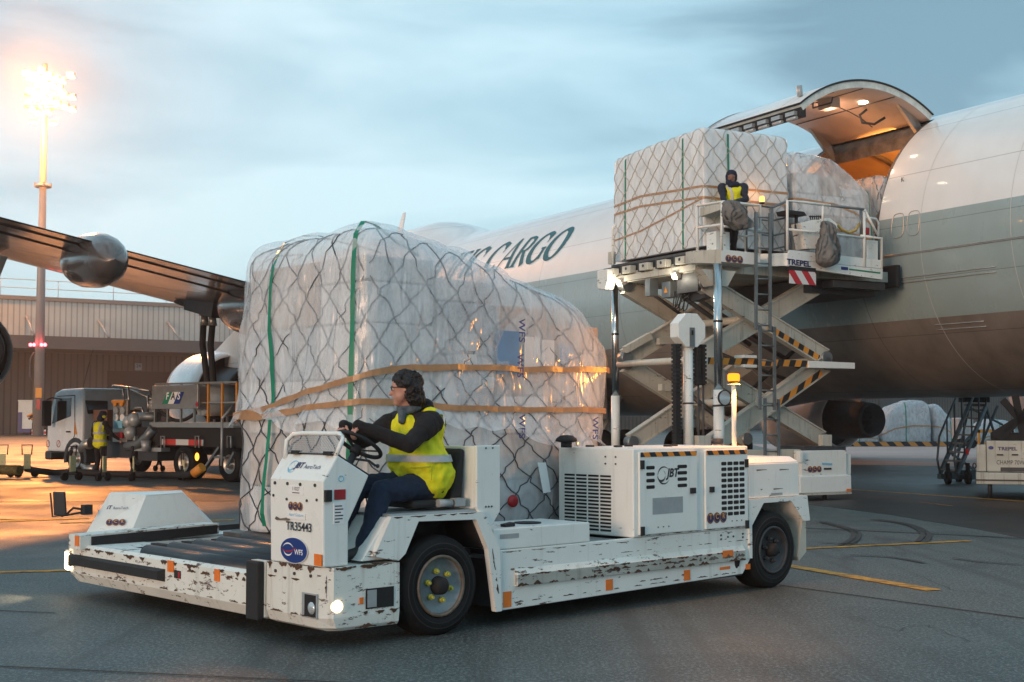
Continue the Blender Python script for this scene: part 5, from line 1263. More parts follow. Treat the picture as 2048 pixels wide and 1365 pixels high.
# ---------------------------------------------------------------- main deck cargo high loader, in frame A (x along the aircraft, y away from it, z up)
HL = thing('cargo_high_loader', 'large white scissor lift loader raised to the open cargo door', 'cargo loader', A, (.2, 6.5, 0))
SN = -1.85
ax = lambda px_, py_, s=SN: A.px(px_, py_, x=s)
H_arm = hazard('hazard scissor tape', (.78, .30, .04), (.02, .02, .02), .30, (0, 1, .4))
H_rw = hazard('red white hazard', (.72, .72, .72), (.50, .02, .03), .34, (0, -1, .75))
# platforms
mb = MB(); mb.box(-1.30, 6.0, 4.40, 2.05, 8.35, 4.62); pl_ = mb.part('lift_platform', M_lift, HL, bevel=.01)
for k in range(12):
    y = 6.12 + k * .19; mb = MB(); mb.cyl((-1.25, y, 4.68), (2.0, y, 4.68), .055, n=10); mb.part('roller', M_grey, pl_)
mb = MB(); mb.box(-1.25, 8.20, 4.625, 2.05, 8.34, 4.77); mb.part('end_board', M_dark, pl_)
for k in range(5):
    s = -1.05 + k * .62; mb = MB(); mb.box(s, 8.352, 4.57, s + .30, 8.50, 4.72); e_ = mb.part('pallet_stop', M_lift, pl_, bevel=.012)
    mb = MB(); mb.box(s + .32, 8.352, 4.56, s + .40, 8.46, 4.74); mb.cyl((s + .15, 8.50, 4.66), (s + .15, 8.51, 4.66), .03, n=10); mb.part('stop_hinge', M_dgrey, e_)
mb = MB(); mb.box(-1.30, 8.353, 4.42, 2.05, 8.42, 4.54); mb.part('end_beam', M_lift, pl_, bevel=.006)
mb = MB(); mb.box(.25, 8.2, 4.05, .42, 8.40, 4.395); mb.part('cable_bracket', M_grey, pl_)
mb = MB(); mb.box(-.30, 8.1, 3.98, -.02, 8.3, 4.30); jb = mb.part('junction_box', M_grey, pl_, bevel=.01)
mb = MB(); mb.prism([(-.22, 8.302, 4.08), (-.10, 8.302, 4.08), (-.16, 8.302, 4.20)], (0, .003, 0)); mb.part('warning_triangle', M_amber, jb)
mb = MB(); mb.box(-1.30, 8.0, 4.02, -.62, 8.36, 4.395); mb.prism([(-1.3, 8.0, 4.05), (-.62, 8.0, 4.05), (-.9, 8.0, 3.85), (-1.3, 8.0, 3.9)], (0, .2, 0)); mb.part('corner_box', M_dgrey, pl_)
for s, y, z in ((1.85, 8.45, 4.26), (-.35, 8.45, 4.32)):
    p = ax(1237, 567, 1.9) if s > 1 else None
pA, pB = A.px(1237, 567, y=8.48), A.px(1347, 553, y=8.48)
for p in (pA, pB):
    mb = MB(); mb.bar(p + V(0, -.02, 0), p + V(0, -.18, .08), .16, .14); w_ = mb.part('work_lamp', M_lift, HL)
    mb = MB(); mb.ball(p, .052, (1, .5, 1), 12); mb.part('lamp_glass', E_work, w_)
    lamp('work_light', A.w(p.x, p.y + .12, p.z - .05), 5, (1, .90, .70), .04)
mb = MB()
for k in range(7):
    s = -.95 + k * .07; z = 3.95 - .25 * abs(sin(k * 1.7)); mb.tube([(s, 8.2, 4.1), (s + .03, 8.3, z), (s + .14, 8.3, z - .03), (s + .2, 8.2, 4.1)], .013, 5)
mb.part('hydraulic_hoses', M_black, HL)
mb = MB(); P = [A.px(1194, 575, y=8.62), A.px(1194, 542, y=8.62), A.px(1214, 538, y=8.62), A.px(1216, 560, y=8.62), A.px(1210, 580, y=8.62), A.px(1198, 580, y=8.62)]
mb.prism(P, (0, -.22, 0)); mb.part('corner_guard', M_white, HL, bevel=.02)
mb = MB(); a, c = A.px(1217, 505, y=8.4), A.px(1224, 528, y=8.4); mb.box(a.x, 8.3, c.z, c.x, 8.42, a.z); mb.part('corner_stop', M_lift, HL, bevel=.01)
mb = MB(); p0_, p1_ = A.px(1226, 458, y=8.38), A.px(1226, 530, y=8.38); mb.tube([p1_, p0_, p0_ + V(-.1, 0, .08)], .03, 8); mb.part('guard_tube', M_white, HL)
# bridge
mb = MB(); mb.box(-1.30, 3.42, 4.42, 2.05, 5.93, 4.64); br_ = mb.part('bridge_platform', M_lift, HL, bevel=.01)
for k in range(11):
    y = 3.6 + k * .21; mb = MB(); mb.cyl((-1.25, y, 4.69), (2.0, y, 4.69), .055, n=10); mb.part('roller', M_grey, br_)
mb = MB(); mb.box(-1.55, 3.30, 4.30, 2.2, 3.41, 4.78); mb.part('door_buffer', M_black, br_, bevel=.03)
mb = MB(); mb.box(-1.2, 3.7, 4.12, 1.9, 5.6, 4.38); mb.box(-1.6, 3.8, 4.22, -1.25, 5.2, 4.36); mb.part('underframe', M_dgrey, br_)
# near side walkway of the bridge
def panel(name, pix, th, m, par, lab=None, s=SN, bevel=.006):
    mb = MB(); mb.prism([ax(x, y, s) for x, y in pix], (th, 0, 0)); return mb.part(name, m, par, lab, bevel=bevel)
wk = panel('walkway_panel', [(1578, 500), (1766, 521), (1766, 538), (1578, 519)], .05, M_white, HL)
panel('walkway_beam', [(1578, 519.5), (1766, 538.5), (1765, 560), (1578, 533)], .10, M_white, HL)
mb = MB(); a = ax(1578, 528); c = ax(1766, 552); mb.box(SN + .1, a.y, 4.63, -1.32, c.y, 4.67); mb.part('walkway_floor', M_grey, HL)
o = ax(1597, 534.5); xd = (ax(1640, 540) - o).normalized(); mb = MB(); mb.text('TREPEL', o + V(-.012, 0, 0), xd, (0, 0, 1), .105, .035, wide=1.25); mb.part('maker_lettering', M_navy, wk)
panel('sticker', [(1682, 533.6), (1696, 535), (1696, 541), (1682, 539.8)], -.008, M_blue, wk, 'small blue sticker')
panel('green_stripe', [(1698, 537.5), (1760, 545), (1760, 548), (1698, 540.5)], -.008, M_green_ink, wk)
panel('black_bracket', [(1579, 531), (1632, 537), (1632, 545), (1579, 540)], .12, M_black, HL, s=SN - .01)
panel('hazard_board', [(1579.5, 540.5), (1632, 545), (1632, 571), (1579.5, 567)], .02, H_rw, HL, 'red and white striped board', s=SN - .02, bevel=0)
# joining piece between bridge and lift
mb = MB(); a = ax(1578, 500); mb.hexa([(SN, a.y, 4.55), (SN, a.y, 4.80), (SN, a.y + .04, 4.80), (SN, a.y + .04, 4.55)], [(-1.35, a.y + .45, 4.55), (-1.35, a.y + .45, 4.80), (-1.35, a.y + .49, 4.80), (-1.35, a.y + .49, 4.55)]); mb.part('corner_panel', M_white, HL)
# operator's cage
cage = panel('cage_floor_box', [(1442, 499), (1521, 507), (1521, 531), (1442, 524)], .52, M_white, HL, 'white operator cage floor box')
o = ax(1468, 519); xd = (ax(1500, 522) - ax(1450, 517)).normalized(); badge_tcr(cage, o + V(-.004, 0, 0), xd, (0, 0, 1), .15, .004)
a = ax(1442, 499); mb = MB(); mb.hexa([(SN, a.y, a.z), (SN, a.y, a.z - .27), (SN + .5, a.y, a.z - .27), (SN + .5, a.y, a.z)], [(SN + .3, a.y + .42, a.z - .02), (SN + .3, a.y + .42, a.z - .25), (SN + .55, a.y + .42, a.z - .25), (SN + .55, a.y + .42, a.z - .02)]); mb.part('cage_bracket', M_lift, HL)
mb = MB(); p = ax(1434, 535); mb.prism([p + V(0, .35, -.05), p + V(0, -.45, -.05), p + V(0, -.25, -.35), p + V(0, .1, -.35)], (.3, 0, 0)); mb.part('gusset', M_lift, HL)
def rail(pts, r=.028, m=M_white, s=SN, name='guard_rail', par=None): mb = MB(); mb.tube([ax(x, y, s) if len((x, y)) == 2 else 0 for x, y in pts], r, 8); return mb.part(name, m, par or HL)
c0 = ax(1444, 404); cb = ax(1443, 500); l0 = c0 + V(.62, .12, 0)
mb = MB(); mb.tube([cb, c0, c0 + V(.62, .12, .0)], .03, 8); mb.tube([V(l0.x, l0.y, 4.66), l0], .03, 8); mb.tube([V(c0.x, c0.y, 5.25), V(l0.x, l0.y, 5.25)], .026, 8)
mb.part('guard_rail', M_white, HL)
rail([(1444, 404), (1480, 407), (1520, 411), (1520, 507)]); rail([(1495, 460), (1520, 461)]); rail([(1443, 452), (1460, 455)], .024)
mb = MB(); q = ax(1520, 411); mb.tube([q, q + V(.35, 0, .05), q + V(.5, .25, .05), q + V(.5, .5, .05)], .026, 8); mb.tube([q + V(0, 0, -.55), q + V(.45, 0, -.55), q + V(.45, .3, -.55)], .022, 8); mb.tube([q + V(.45, 0, 0), V(q.x + .45, q.y, 4.68)], .024, 8); mb.part('gate_rail', M_white, HL)
a, c = ax(1424, 464, -1.6), ax(1452, 501, -1.6); mb = MB(); mb.box(-1.72, a.y, a.z, -1.42, c.y, 4.68); mb.part('control_cabinet', M_white, HL, bevel=.01)
a, c = ax(1420, 411), ax(1444, 424); mb = MB(); mb.prism([c0 + V(.02, .04, -.03), c0 + V(.02, .04, -.16), c0 + V(.55, .10, -.22), c0 + V(.55, .10, -.05)], (0, -.32, 0)); mb.part('control_box', M_lift, HL, bevel=.01)
# grey rail set behind, between cage and bridge
for x in (1493, 1541, 1545, 1571): rail([(x, 412 if x > 1500 else 410), (x, 502)], .022, M_grey, -1.42, 'guard_post')
rail([(1524, 412), (1545, 415), (1572, 404)], .026, M_grey, -1.42)
for y in (440, 470, 497): rail([(1524, y), (1545, y + 2), (1572, y - 4)], .018, M_grey, -1.42)
mb = MB(); p = ax(1524, 408, -1.5); mb.cyl(p, p + V(0, 0, .03), .055, n=14); bb = mb.part('beacon_base', M_dgrey, HL)
mb = MB(); mb.lathe([(0, .03), (.05, .03), (.052, .12), (.04, .15), (0, .155)], p, (0, 0, 1), 14); mb.part('beacon', emit('dim amber beacon', (1, .42, .10), 1.7), bb)
lamp('loader_beacon_light', A.w(p.x, p.y - .0, p.z + .22), 1.6, (1, .42, .10), .05)
# bridge rails
rail([(1574.6, 500), (1574.6, 402), (1610, 405.5), (1660, 411.5)]); rail([(1660, 411.5), (1727, 419)], .028, M_grey)
rail([(1575, 459), (1633, 465), (1728, 476)], .024); rail([(1728.6, 535), (1728.6, 419)]); rail([(1729, 420), (1757, 473)], .024); rail([(1722, 472), (1763, 477), (1763, 538)]); rail([(1645.6, 410), (1645.6, 446)], .022)
rail([(1730, 435), (1752, 438), (1757, 446), (1757, 472)], .022, s=-1.6); rail([(1722, 420), (1722, 470)], .03, M_grey, -1.7, 'guard_post')
panel('gate_panel', [(1734, 480), (1756, 482), (1756, 535), (1734, 533)], .02, M_white, HL, s=-1.65)
panel('red_box', [(1730, 455), (1739, 456), (1739, 470), (1730, 469)], .15, M_red, HL, 'small dark red box on the rail', s=-1.7)
mb = MB(); mb.tube([ax(1674, 449, -1.6), ax(1683, 459, -1.6), ax(1698, 466, -1.6), ax(1711, 461, -1.6), ax(1719, 448, -1.6)], .03, 8); mb.part('yellow_hose', pm('yellow hose', (.55, .38, .10), .5), HL)
cp = panel('control_console', [(1602, 446), (1630, 440), (1640, 440), (1645, 470), (1632, 498), (1612, 498)], .30, M_white, HL, s=-1.75)
q = panel('console_panel', [(1640, 438), (1660, 436), (1675, 449), (1672, 470), (1645, 478)], .22, M_clean, HL, s=-1.72)
wfs(q, ax(1664, 456, -1.725), (0, -1, 0), (0, 0, 1), .115, .085, .003)
panel('monitor', [(1575, 420), (1609, 424), (1614, 432), (1578, 429)], .35, M_black, HL, s=-1.7); panel('monitor_arm', [(1592, 430), (1596, 430), (1596, 460), (1592, 460)], .05, M_black, HL, s=-1.6)
mb = MB()
for k in range(6): p = ax(1622 + k * 4, 440, -1.7); mb.cyl(p, p + V(.02, 0, .06), .012, n=6); mb.ball(p + V(.02, 0, .07), .022, n=8)
mb.part('control_levers', M_black, cp)
# draped grey covers hanging over both consoles: things of their own
def drape(label, outline, s, depth, seed):
    """outline: rows of (y, x left, x right) in photograph pixels"""
    mb = MB(); mb.recalc = False; n = 60; rows = 60
    y0_, y1_ = outline[0][0], outline[-1][0]
    base = ax(outline[-1][1], outline[-1][0], s)
    def fn(i, j):
        t = j / rows; y = lerp(y0_, y1_, t); xl = interp([(r[0], r[1]) for r in outline], y); xr = interp([(r[0], r[2]) for r in outline], y)
        a = 2 * pi * i / n; cx = (xl + xr) / 2; hx = (xr - xl) / 2; e = math.sqrt(max(0, 1 - (2 * abs(t - .5)) ** 6))
        hx *= max(e, .05); p = ax(cx + hx * cos(a), y, s)
        nz = noise.noise(Vector((cos(a) * 1.4 + seed, t * 2.2, sin(a) * 1.4))) * .10 - abs(noise.noise(Vector((cos(a) * 3.2 + seed + t, t * 1.6, sin(a) * 3.2)))) * .13 - abs(noise.noise(Vector((cos(a) * 2 + seed, t * 7 + cos(a) * 4, sin(a) * 3)))) * .07
        return p + V(-depth * sin(a) * max(e, .05) + nz * e, nz * .5 * e, 0)
    mb.surf(fn, n, rows, True); mb.mat(0)
    return mb.top('equipment_cover', M_tarp, label, 'cover', A, (s, ax(outline[0][1], outline[0][0], s).y, base.z))
drape('grey tarpaulin hood hanging over the cage rail beside the standing worker', [(401, 1446, 1462), (412, 1446, 1474), (430, 1447, 1484), (445, 1451, 1495), (455, 1460, 1496), (462, 1462, 1488)], -1.93, .16, 2)
drape('crumpled brownish grey cover bag hanging from the bridge console', [(442, 1640, 1652), (455, 1639, 1656), (475, 1636, 1660), (495, 1630, 1669), (512, 1629, 1674), (527, 1632, 1671), (536, 1640, 1662)], -2.0, .14, 6)
# ladders (three overlapping lengths)
for (xa, xb, ya, yb) in ((1512, 1540, 425, 660), (1520, 1549, 652, 820), (1530, 1557, 797, 912)):
    mb = MB(); s = -2.0 + .04 * (xa - 1512) / 8
    A0, A1, B0, B1 = ax(xa, ya, s), ax(xa, yb, s), ax(xb, ya + 2, s), ax(xb, yb + 1, s)
    mb.bar(A0, A1, .035, .06); mb.bar(B0, B1, .035, .06); n = int((A0.z - A1.z) / .30)
    for k in range(n + 1): t = (k + .3) / (n + .6); mb.cyl(A0.lerp(A1, t), B0.lerp(B1, t), .016, n=8)
    mb.part('ladder', M_grey, HL)
# telescopic guide posts
def post(x, ytop, ysp, ybot, s, r):
    t = ax(x, ytop, s); m_ = ax(x, ysp, s); mb = MB(); p = V(s, t.y, 0)
    mb.cyl((s, t.y, m_.z), (s, t.y, t.z), r, n=20); po = mb.part('guide_post', M_chrome, HL)
    mid = (m_.z + t.z) / 2 + .1
    mb = MB(); mb.cyl((s, t.y, mid - .02), (s, t.y, mid + .02), r * 1.06, n=20); mb.part('post_ring', M_black, po)
    mb = MB(); mb.cyl((s, t.y, .5), (s, t.y, m_.z), r * 1.25, n=20); mb.part('post_sleeve', M_white, po)
post(1435, 528, 780, 890, -1.9, .082); post(1230, 565, 792, 890, 2.0, .075)
# scissor arms: two pairs, each arm its own piece
def arm(s, p, q, w, m, tape=None, inner=False):
    a = ax(*p, s); c = ax(*q, s); mb = MB(); mb.bar(a, c, .12, w, up=(0, 0, 1)); d = (c - a).normalized(); up = V(1, 0, 0).cross(d); up = up if up.z > 0 else -up
    o = mb.part('scissor_arm', m, HL, bevel=.012)
    mb = MB()
    for e in (1, -1): mb.bar(a + up * e * (w / 2), c + up * e * (w / 2), .17, .03, up=up)
    mb.part('arm_flange', m, o)
    mb = MB()
    for e in (a, c): mb.cyl(e + V(-.11, 0, 0), e + V(.11, 0, 0), w * .38, n=18)
    mb.parts('arm_pivot', M_grey, o)
    if tape:
        t0, t1 = tape; b0 = a.lerp(c, t0) + V(-.066, 0, 0) - up * (w * .27); b1 = a.lerp(c, t1) + V(-.066, 0, 0) - up * (w * .27); mb = MB(); mb.bar(b0, b1, .008, .12, up=up); mb.part('hazard_tape', H_arm, o)
    return o
near, far = -1.25, 1.35
arm(near, (1404, 566), (1648, 716), .34, M_lift, (.52, .95)); arm(near + .16, (1628, 573), (1388, 716), .34, M_lift)
arm(near, (1648, 728), (1424, 888), .34, M_lift, (.06, .50)); arm(near + .16, (1390, 726), (1642, 878), .30, M_lift)
arm(far, (1250, 572), (1497, 720), .34, M_lift); arm(far - .16, (1490, 574), (1250, 716), .34, M_lift)
arm(far, (1250, 728), (1490, 878), .34, M_lift); arm(far - .16, (1492, 728), (1262, 884), .32, M_lift)
for (x, y) in ((1648, 722), (1388, 720)):
    p = ax(x, y, near); q = V(far, p.y, p.z); mb = MB(); mb.cyl(p + V(.1, 0, 0), q, .07, n=12); mb.part('cross_tube', M_lift, HL)
for (x, y) in ((1516, 637), (1515, 805)):
    p = ax(x, y, near); mb = MB(); mb.cyl(p + V(.2, 0, 0), V(far, p.y, p.z), .08, n=12); mb.cyl(p + V(-.10, 0, 0), p + V(-.06, 0, 0), .12, n=16); mb.part('cross_tube', M_lift, HL)
for (p, q, s) in (((1250, 700), (1300, 672), far), ((1320, 775), (1375, 780), far), ((1315, 683), (1370, 680), far)):
    a, c = ax(*p, s - .3), ax(*q, s - .3); mb = MB(); mb.bar(a, c, .14, .14); mb.part('tie_beam', M_lift, HL)
# hydraulic rams and hose bundles crossing inside the scissor
for (p, q, s, r, m) in (((1360, 590), (1500, 690), .2, .05, M_dgrey), ((1375, 585), (1520, 680), .0, .04, M_dgrey), ((1300, 585), (1390, 650), .8, .035, M_dgrey), ((1420, 700), (1600, 770), .3, .04, M_dgrey), ((1590, 700), (1480, 800), .0, .045, M_black), ((1440, 640), (1600, 735), .3, .05, M_dgrey), ((1380, 790), (1480, 870), .3, .05, M_dgrey)):
    mb = MB(); mb.cyl(ax(*p, s), ax(*q, s), r, n=10); mb.part('hydraulic_ram', m, HL)
for k in range(5):
    mb = MB(); y = 7.4 + k * .3; mb.tube([(-.9, y, .80), (-.8, y + .12, .98 + .05 * (k % 2)), (-.5, y + .2, .85)], .025, 6); mb.part('hydraulic_hose', M_black, HL)
# level bar with warning tape and pale end
pb = panel('sway_bar', [(1414, 716), (1618, 722), (1618, 734), (1414, 728)], .10, M_white, HL, s=-1.55)
mb = MB(); a, c = ax(1416, 722, -1.556), ax(1616, 728, -1.556); mb.bar(a, c, .006, .13); mb.part('hazard_tape', H_arm, pb)
panel('bar_end', [(1618, 722), (1710, 726), (1710, 738), (1618, 736)], .22, M_clean, HL, s=-1.6); panel('bar_plate', [(1488, 710), (1514, 711), (1514, 717), (1488, 716)], .3, M_clean, HL, s=-1.65)
panel('bar_plate', [(1488, 729), (1514, 730), (1514, 736), (1488, 735)], .3, M_clean, HL, s=-1.65)
# cable column with octagonal head
so_ = -2.15; pc = ax(1384, 661, so_); R_o = .335
mb = MB(); mb.prism([pc + V(0, R_o * cos(rad(22.5 + 45 * k)), R_o * sin(rad(22.5 + 45 * k))) for k in range(8)], (.26, 0, 0)); oc = mb.part('octagonal_head', M_clean, HL, bevel=.012)
mb = MB(); mb.box(so_ - .012, pc.y - .055, pc.z - .30, so_ - .001, pc.y + .055, pc.z + .05); mb.part('lock_plate', M_grey, oc)
mb = MB(); mb.box(so_ - .016, pc.y - .02, pc.z - .09, so_ - .012, pc.y + .02, pc.z + .0); mb.part('slot', M_dark, oc)
mb = MB(); mb.cyl((so_ + .13, pc.y, .5), (so_ + .13, pc.y, pc.z - .30), .092, n=20); cc_ = mb.part('cable_column', M_white, HL)
mb = MB()
for z in (pc.z - 1.35, 1.0): mb.cyl((so_ + .13, pc.y, z), (so_ + .13, pc.y, z + .03), .102, n=20); mb.bar((so_ + .05, pc.y - .30, z + .015), (so_ + .05, pc.y, z + .015), .02)
mb.part('clamp', M_dgrey, cc_)
for yo, zb in ((.26, .55), (-.23, pc.z - 1.0), (-.31, pc.z - 1.0)):
    mb = MB(); z = pc.z - .25
    while z > zb: mb.box(so_ + .06, pc.y + yo - .065, z - .05, so_ + .2, pc.y + yo + .065, z); mb.box(so_ + .08, pc.y + yo - .05, z - .075, so_ + .18, pc.y + yo + .05, z - .05); z -= .075
    mb.part('cable_chain', M_black, HL)
for yo in (-.22, -.33): mb = MB(); mb.cyl((so_ + .12, pc.y + yo, .6), (so_ + .12, pc.y + yo, pc.z - .9), .022, n=8); mb.part('guide_rod', M_dgrey, HL)
p = ax(1389, 872, -2.1); mb = MB(); mb.box(-2.2, p.y - .30, p.z - .25, -1.9, p.y - .02, p.z + .0); mb.part('valve_box', M_lift, HL, bevel=.01)
# flood lamp
p = ax(1450, 796, -2.25); mb = MB(); mb.lathe([(0, .14), (.07, .13), (.135, .05), (.15, 0), (.135, -.01)], p, (1, 0, 0), 24); fl_ = mb.part('flood_lamp', M_black, HL)
mb = MB(); mb.lathe([(0, -.005), (.08, -.004), (.13, 0)], p, (1, 0, 0), 24); mb.part('lamp_glass', M_lens, fl_)
mb = MB(); mb.tube([p + V(.08, -.16, .03), p + V(.12, -.28, .02), p + V(.12, -.30, -.12), p + V(.1, .2, -.15)], .02, 6); mb.part('lamp_bracket', M_dgrey, fl_)
# chassis
mb = MB(); mb.box(-1.55, 5.5, .45, 2.0, 9.6, .72); mb.box(-1.4, 5.6, .3, 1.8, 9.0, .45); ch_ = mb.part('loader_chassis', M_dgrey, HL)
mb = MB(); mb.box(-1.9, 5.6, .55, -1.56, 9.5, .98); mb.part('side_locker', M_lift, HL, bevel=.01)
a = ax(1600, 905, -2.1); c = ax(1702, 984, -2.1)
a2 = ax(1602, 902, -2.1); c2 = ax(1694, 951, -2.1)
mb = MB(); mb.box(-2.1, a2.y, c2.z - .02, -1.2, c2.y, a2.z); pod_ = mb.part('engine_housing', M_white, HL, 'white badged corner housing of the loader', bevel=.012)
c3 = ax(1600, 950, -2.13); c4 = ax(1702, 984, -2.13)
mb = MB(); mb.box(-2.13, c3.y, c4.z, -1.15, c4.y - .02, c3.z - .03); mb.part('lower_skirt', M_clean, pod_, bevel=.02)
mb = MB(); mb.box(-2.15, c3.y + .1, c4.z - .04, -1.2, c4.y, c4.z - .003); mb.part('skirt_edge', M_lift, pod_)
badge_tcr(pod_, ax(1629, 939, -2.104), (0, -1, 0), (0, 0, 1), .125, .004)
mb = MB(); p = ax(1655, 938, -2.104); mb.bar(p + V(0, .09, 0), p + V(0, -.09, 0), .03, .035); mb.part('handle', M_black, pod_)
panel('sticker', [(1644, 926), (1664, 927), (1664, 931), (1644, 930)], -.004, M_cyan, pod_, 'pale blue strip sticker', s=-2.105, bevel=0)
panel('reflector', [(1693, 978), (1702, 978), (1702, 983), (1693, 983)], -.01, M_orange, pod_, s=-2.15, bevel=0)
panel('top_tray', [(1608, 893), (1692, 893), (1692, 903), (1608, 903)], .8, M_dgrey, HL, s=-2.0)
panel('rear_post', [(1694, 908), (1702, 909), (1702, 950), (1694, 950)], .3, M_white, HL, s=-2.05)
panel('side_bracket', [(1600, 905), (1606, 905), (1606, 925), (1600, 925)], .1, M_clean, HL, s=-2.2)
panel('upright_plate', [(1645, 870), (1664, 870), (1664, 893), (1645, 893)], .12, M_lift, HL, s=-1.6)
mb = MB(); p = ax(1649, 986, -1.9); mb.cyl((-1.9, p.y, 0), (-1.9, p.y, .5), .04, n=10); mb.part('jack_leg', M_dgrey, HL)
for s, y in ((-1.35, 6.2), (-1.35, 8.8), (1.8, 5.4), (1.8, 8.8)):
    mb = MB(); mb.lathe([(.2, -.15), (.42, -.14), (.46, -.08), (.46, .08), (.42, .14), (.2, .15)], (s, y, .46), (1, 0, 0), 26, closed=True); mb.part('wheel', M_tyre, HL)
# ---------------------------------------------------------------- people: capsules fused by a voxel remesh into one continuous body
def fuse(prims, name, mats, parent, voxel=.014, smooth_it=3, noise_amp=0.0, bump_fn=None):
    """prims: (p, q, r0, r1, material) capsules in the root's frame"""
    b = MB()
    for p, q, r0, r1, m in prims:
        p, q = Vector(p), Vector(q)
        if (q - p).length > 1e-4: b.cyl(p, q, r0, r1, 14)
        b.ball(p, r0, n=12); b.ball(q, r1, n=12)
    me = bpy.data.meshes.new('tmp'); b.b.to_mesh(me); b.b.free()
    ob = bpy.data.objects.new('tmp', me); COL.objects.link(ob)
    r = ob.modifiers.new('r', 'REMESH'); r.mode = 'VOXEL'; r.voxel_size = voxel
    s_ = ob.modifiers.new('s', 'SMOOTH'); s_.factor = .5; s_.iterations = smooth_it
    me2 = bpy.data.meshes.new_from_object(ob.evaluated_get(bpy.context.evaluated_depsgraph_get()))
    bpy.data.objects.remove(ob); bpy.data.meshes.remove(me)
    # material by nearest capsule
    P_ = [(Vector(p), Vector(q), r0, r1, m) for p, q, r0, r1, m in prims]
    def mat_at(c):
        best = 1e9; bm_ = 0
        for p, q, r0, r1, m in P_:
            d = q - p; t = max(0, min(1, (c - p).dot(d) / d.length_squared)) if d.length_squared > 1e-9 else 0
            v = (c - (p + d * t)).length - lerp(r0, r1, t)
            if v < best: best = v; bm_ = m
        return bm_
    if noise_amp:
        ns = [v.normal.copy() for v in me2.vertices]
        for v, n_ in zip(me2.vertices, ns):
            c = v.co; m = mat_at(c)
            if m in (noise_mats if (noise_mats := getattr(fuse, 'nm', (0,))) else ()): v.co = c + n_ * noise_amp * (noise.noise(c * 9) + .7 * noise.noise(c * 19))
    me2.materials.clear()
    for m in mats: me2.materials.append(m)
    off = BASE[parent.name if not parent.parent else parent.parent.name]
    for f in me2.polygons: f.material_index = mat_at(f.center); f.use_smooth = True
    me2.transform(Matrix.Translation(-off)); me2.name = name
    o = bpy.data.objects.new(name, me2); COL.objects.link(o); o.parent = parent
    return o
def head_prims(c, fwd, sk, up=V(0, 0, 1), s=1.0):
    """c: head centre; fwd: where it looks"""
    f = Vector(fwd).normalized(); u = Vector(up); l = u.cross(f).normalized(); u = f.cross(l)
    P = lambda a, b, c_: c + (f * a + l * b + u * c_) * s
    return [(P(-.02, 0, .03), P(.015, 0, .035), .092 * s, .088 * s, sk), (P(.02, 0, -.02), P(.045, 0, -.075), .068 * s, .042 * s, sk), (P(.03, .025, -.04), P(.03, -.025, -.04), .052 * s, .052 * s, sk),
            (P(.088, 0, .012), P(.110, 0, -.022), .010 * s, .016 * s, sk), (P(.082, .03, .028), P(.082, -.03, .028), .014 * s, .014 * s, sk), (P(.078, .015, -.052), P(.078, -.015, -.052), .013 * s, .013 * s, sk), (P(.06, 0, -.09), P(.066, 0, -.09), .026 * s, .024 * s, sk),
            (P(-.005, .085, .0), P(-.01, .09, -.03), .016 * s, .011 * s, sk), (P(-.005, -.085, .0), P(-.01, -.09, -.03), .016 * s, .011 * s, sk)], P
def hand_prims(wrist, palm_dir, curl_dir, side, sk, s=1.0, curl=1.0):
    """palm from the wrist along palm_dir; fingers bend towards curl_dir; side = across the palm to the thumb"""
    d = Vector(palm_dir).normalized(); c = Vector(curl_dir); c = (c - d * c.dot(d)).normalized(); t = Vector(side); t = (t - d * t.dot(d) - c * t.dot(c)).normalized()
    w = Vector(wrist); out = [(w, w + d * .03 * s, .026 * s, .028 * s, sk)]
    for k in (-1, 0, 1): out.append((w + d * .02 * s + t * k * .014 * s, w + d * .085 * s + t * k * .026 * s, .016 * s, .013 * s, sk))
    for k, L_ in zip((-1.5, -.5, .5, 1.5), (.062, .078, .084, .076)):
        a = w + d * .085 * s + t * k * .019 * s; b = a + (d * .85 + c * .5 * curl).normalized() * L_ * .45 * s; e = b + (d * .35 + c * 1.0 * curl).normalized() * L_ * .32 * s; g = e + (c * 1.0 * curl - d * .35).normalized() * L_ * .28 * s
        out += [(a, b, .0095 * s, .009 * s, sk), (b, e, .009 * s, .0085 * s, sk), (e, g, .0085 * s, .0075 * s, sk)]
    a = w + d * .03 * s + t * .03 * s; b = a + (t * .8 + d * .6 + c * .3).normalized() * .04 * s; e = b + (d * .6 + c * .8 + t * .1).normalized() * .034 * s
    out += [(a, b, .013 * s, .011 * s, sk), (b, e, .011 * s, .009 * s, sk)]
    return out
# --- driver
D = thing('person', 'dark haired driver in yellow vest and glasses steering the white transporter', 'person', T, (.05, -.35, .99))
yc = -.35
hipL, hipR = V(-.08, yc + .09, 1.09), V(-.08, yc - .09, 1.09)
kneeL, kneeR = V(.40, yc + .14, 1.06), V(.42, yc - .13, 1.08)
ankL, ankR = V(.58, yc + .15, .67), V(.62, yc - .13, .69)
chest = V(-.035, yc, 1.49); belly = V(-.075, yc, 1.23); neck = V(.03, yc, 1.64)
shL, shR = V(-.02, yc + .20, 1.56), V(.02, yc - .20, 1.56)
hdc = V(.085, yc, 1.80)
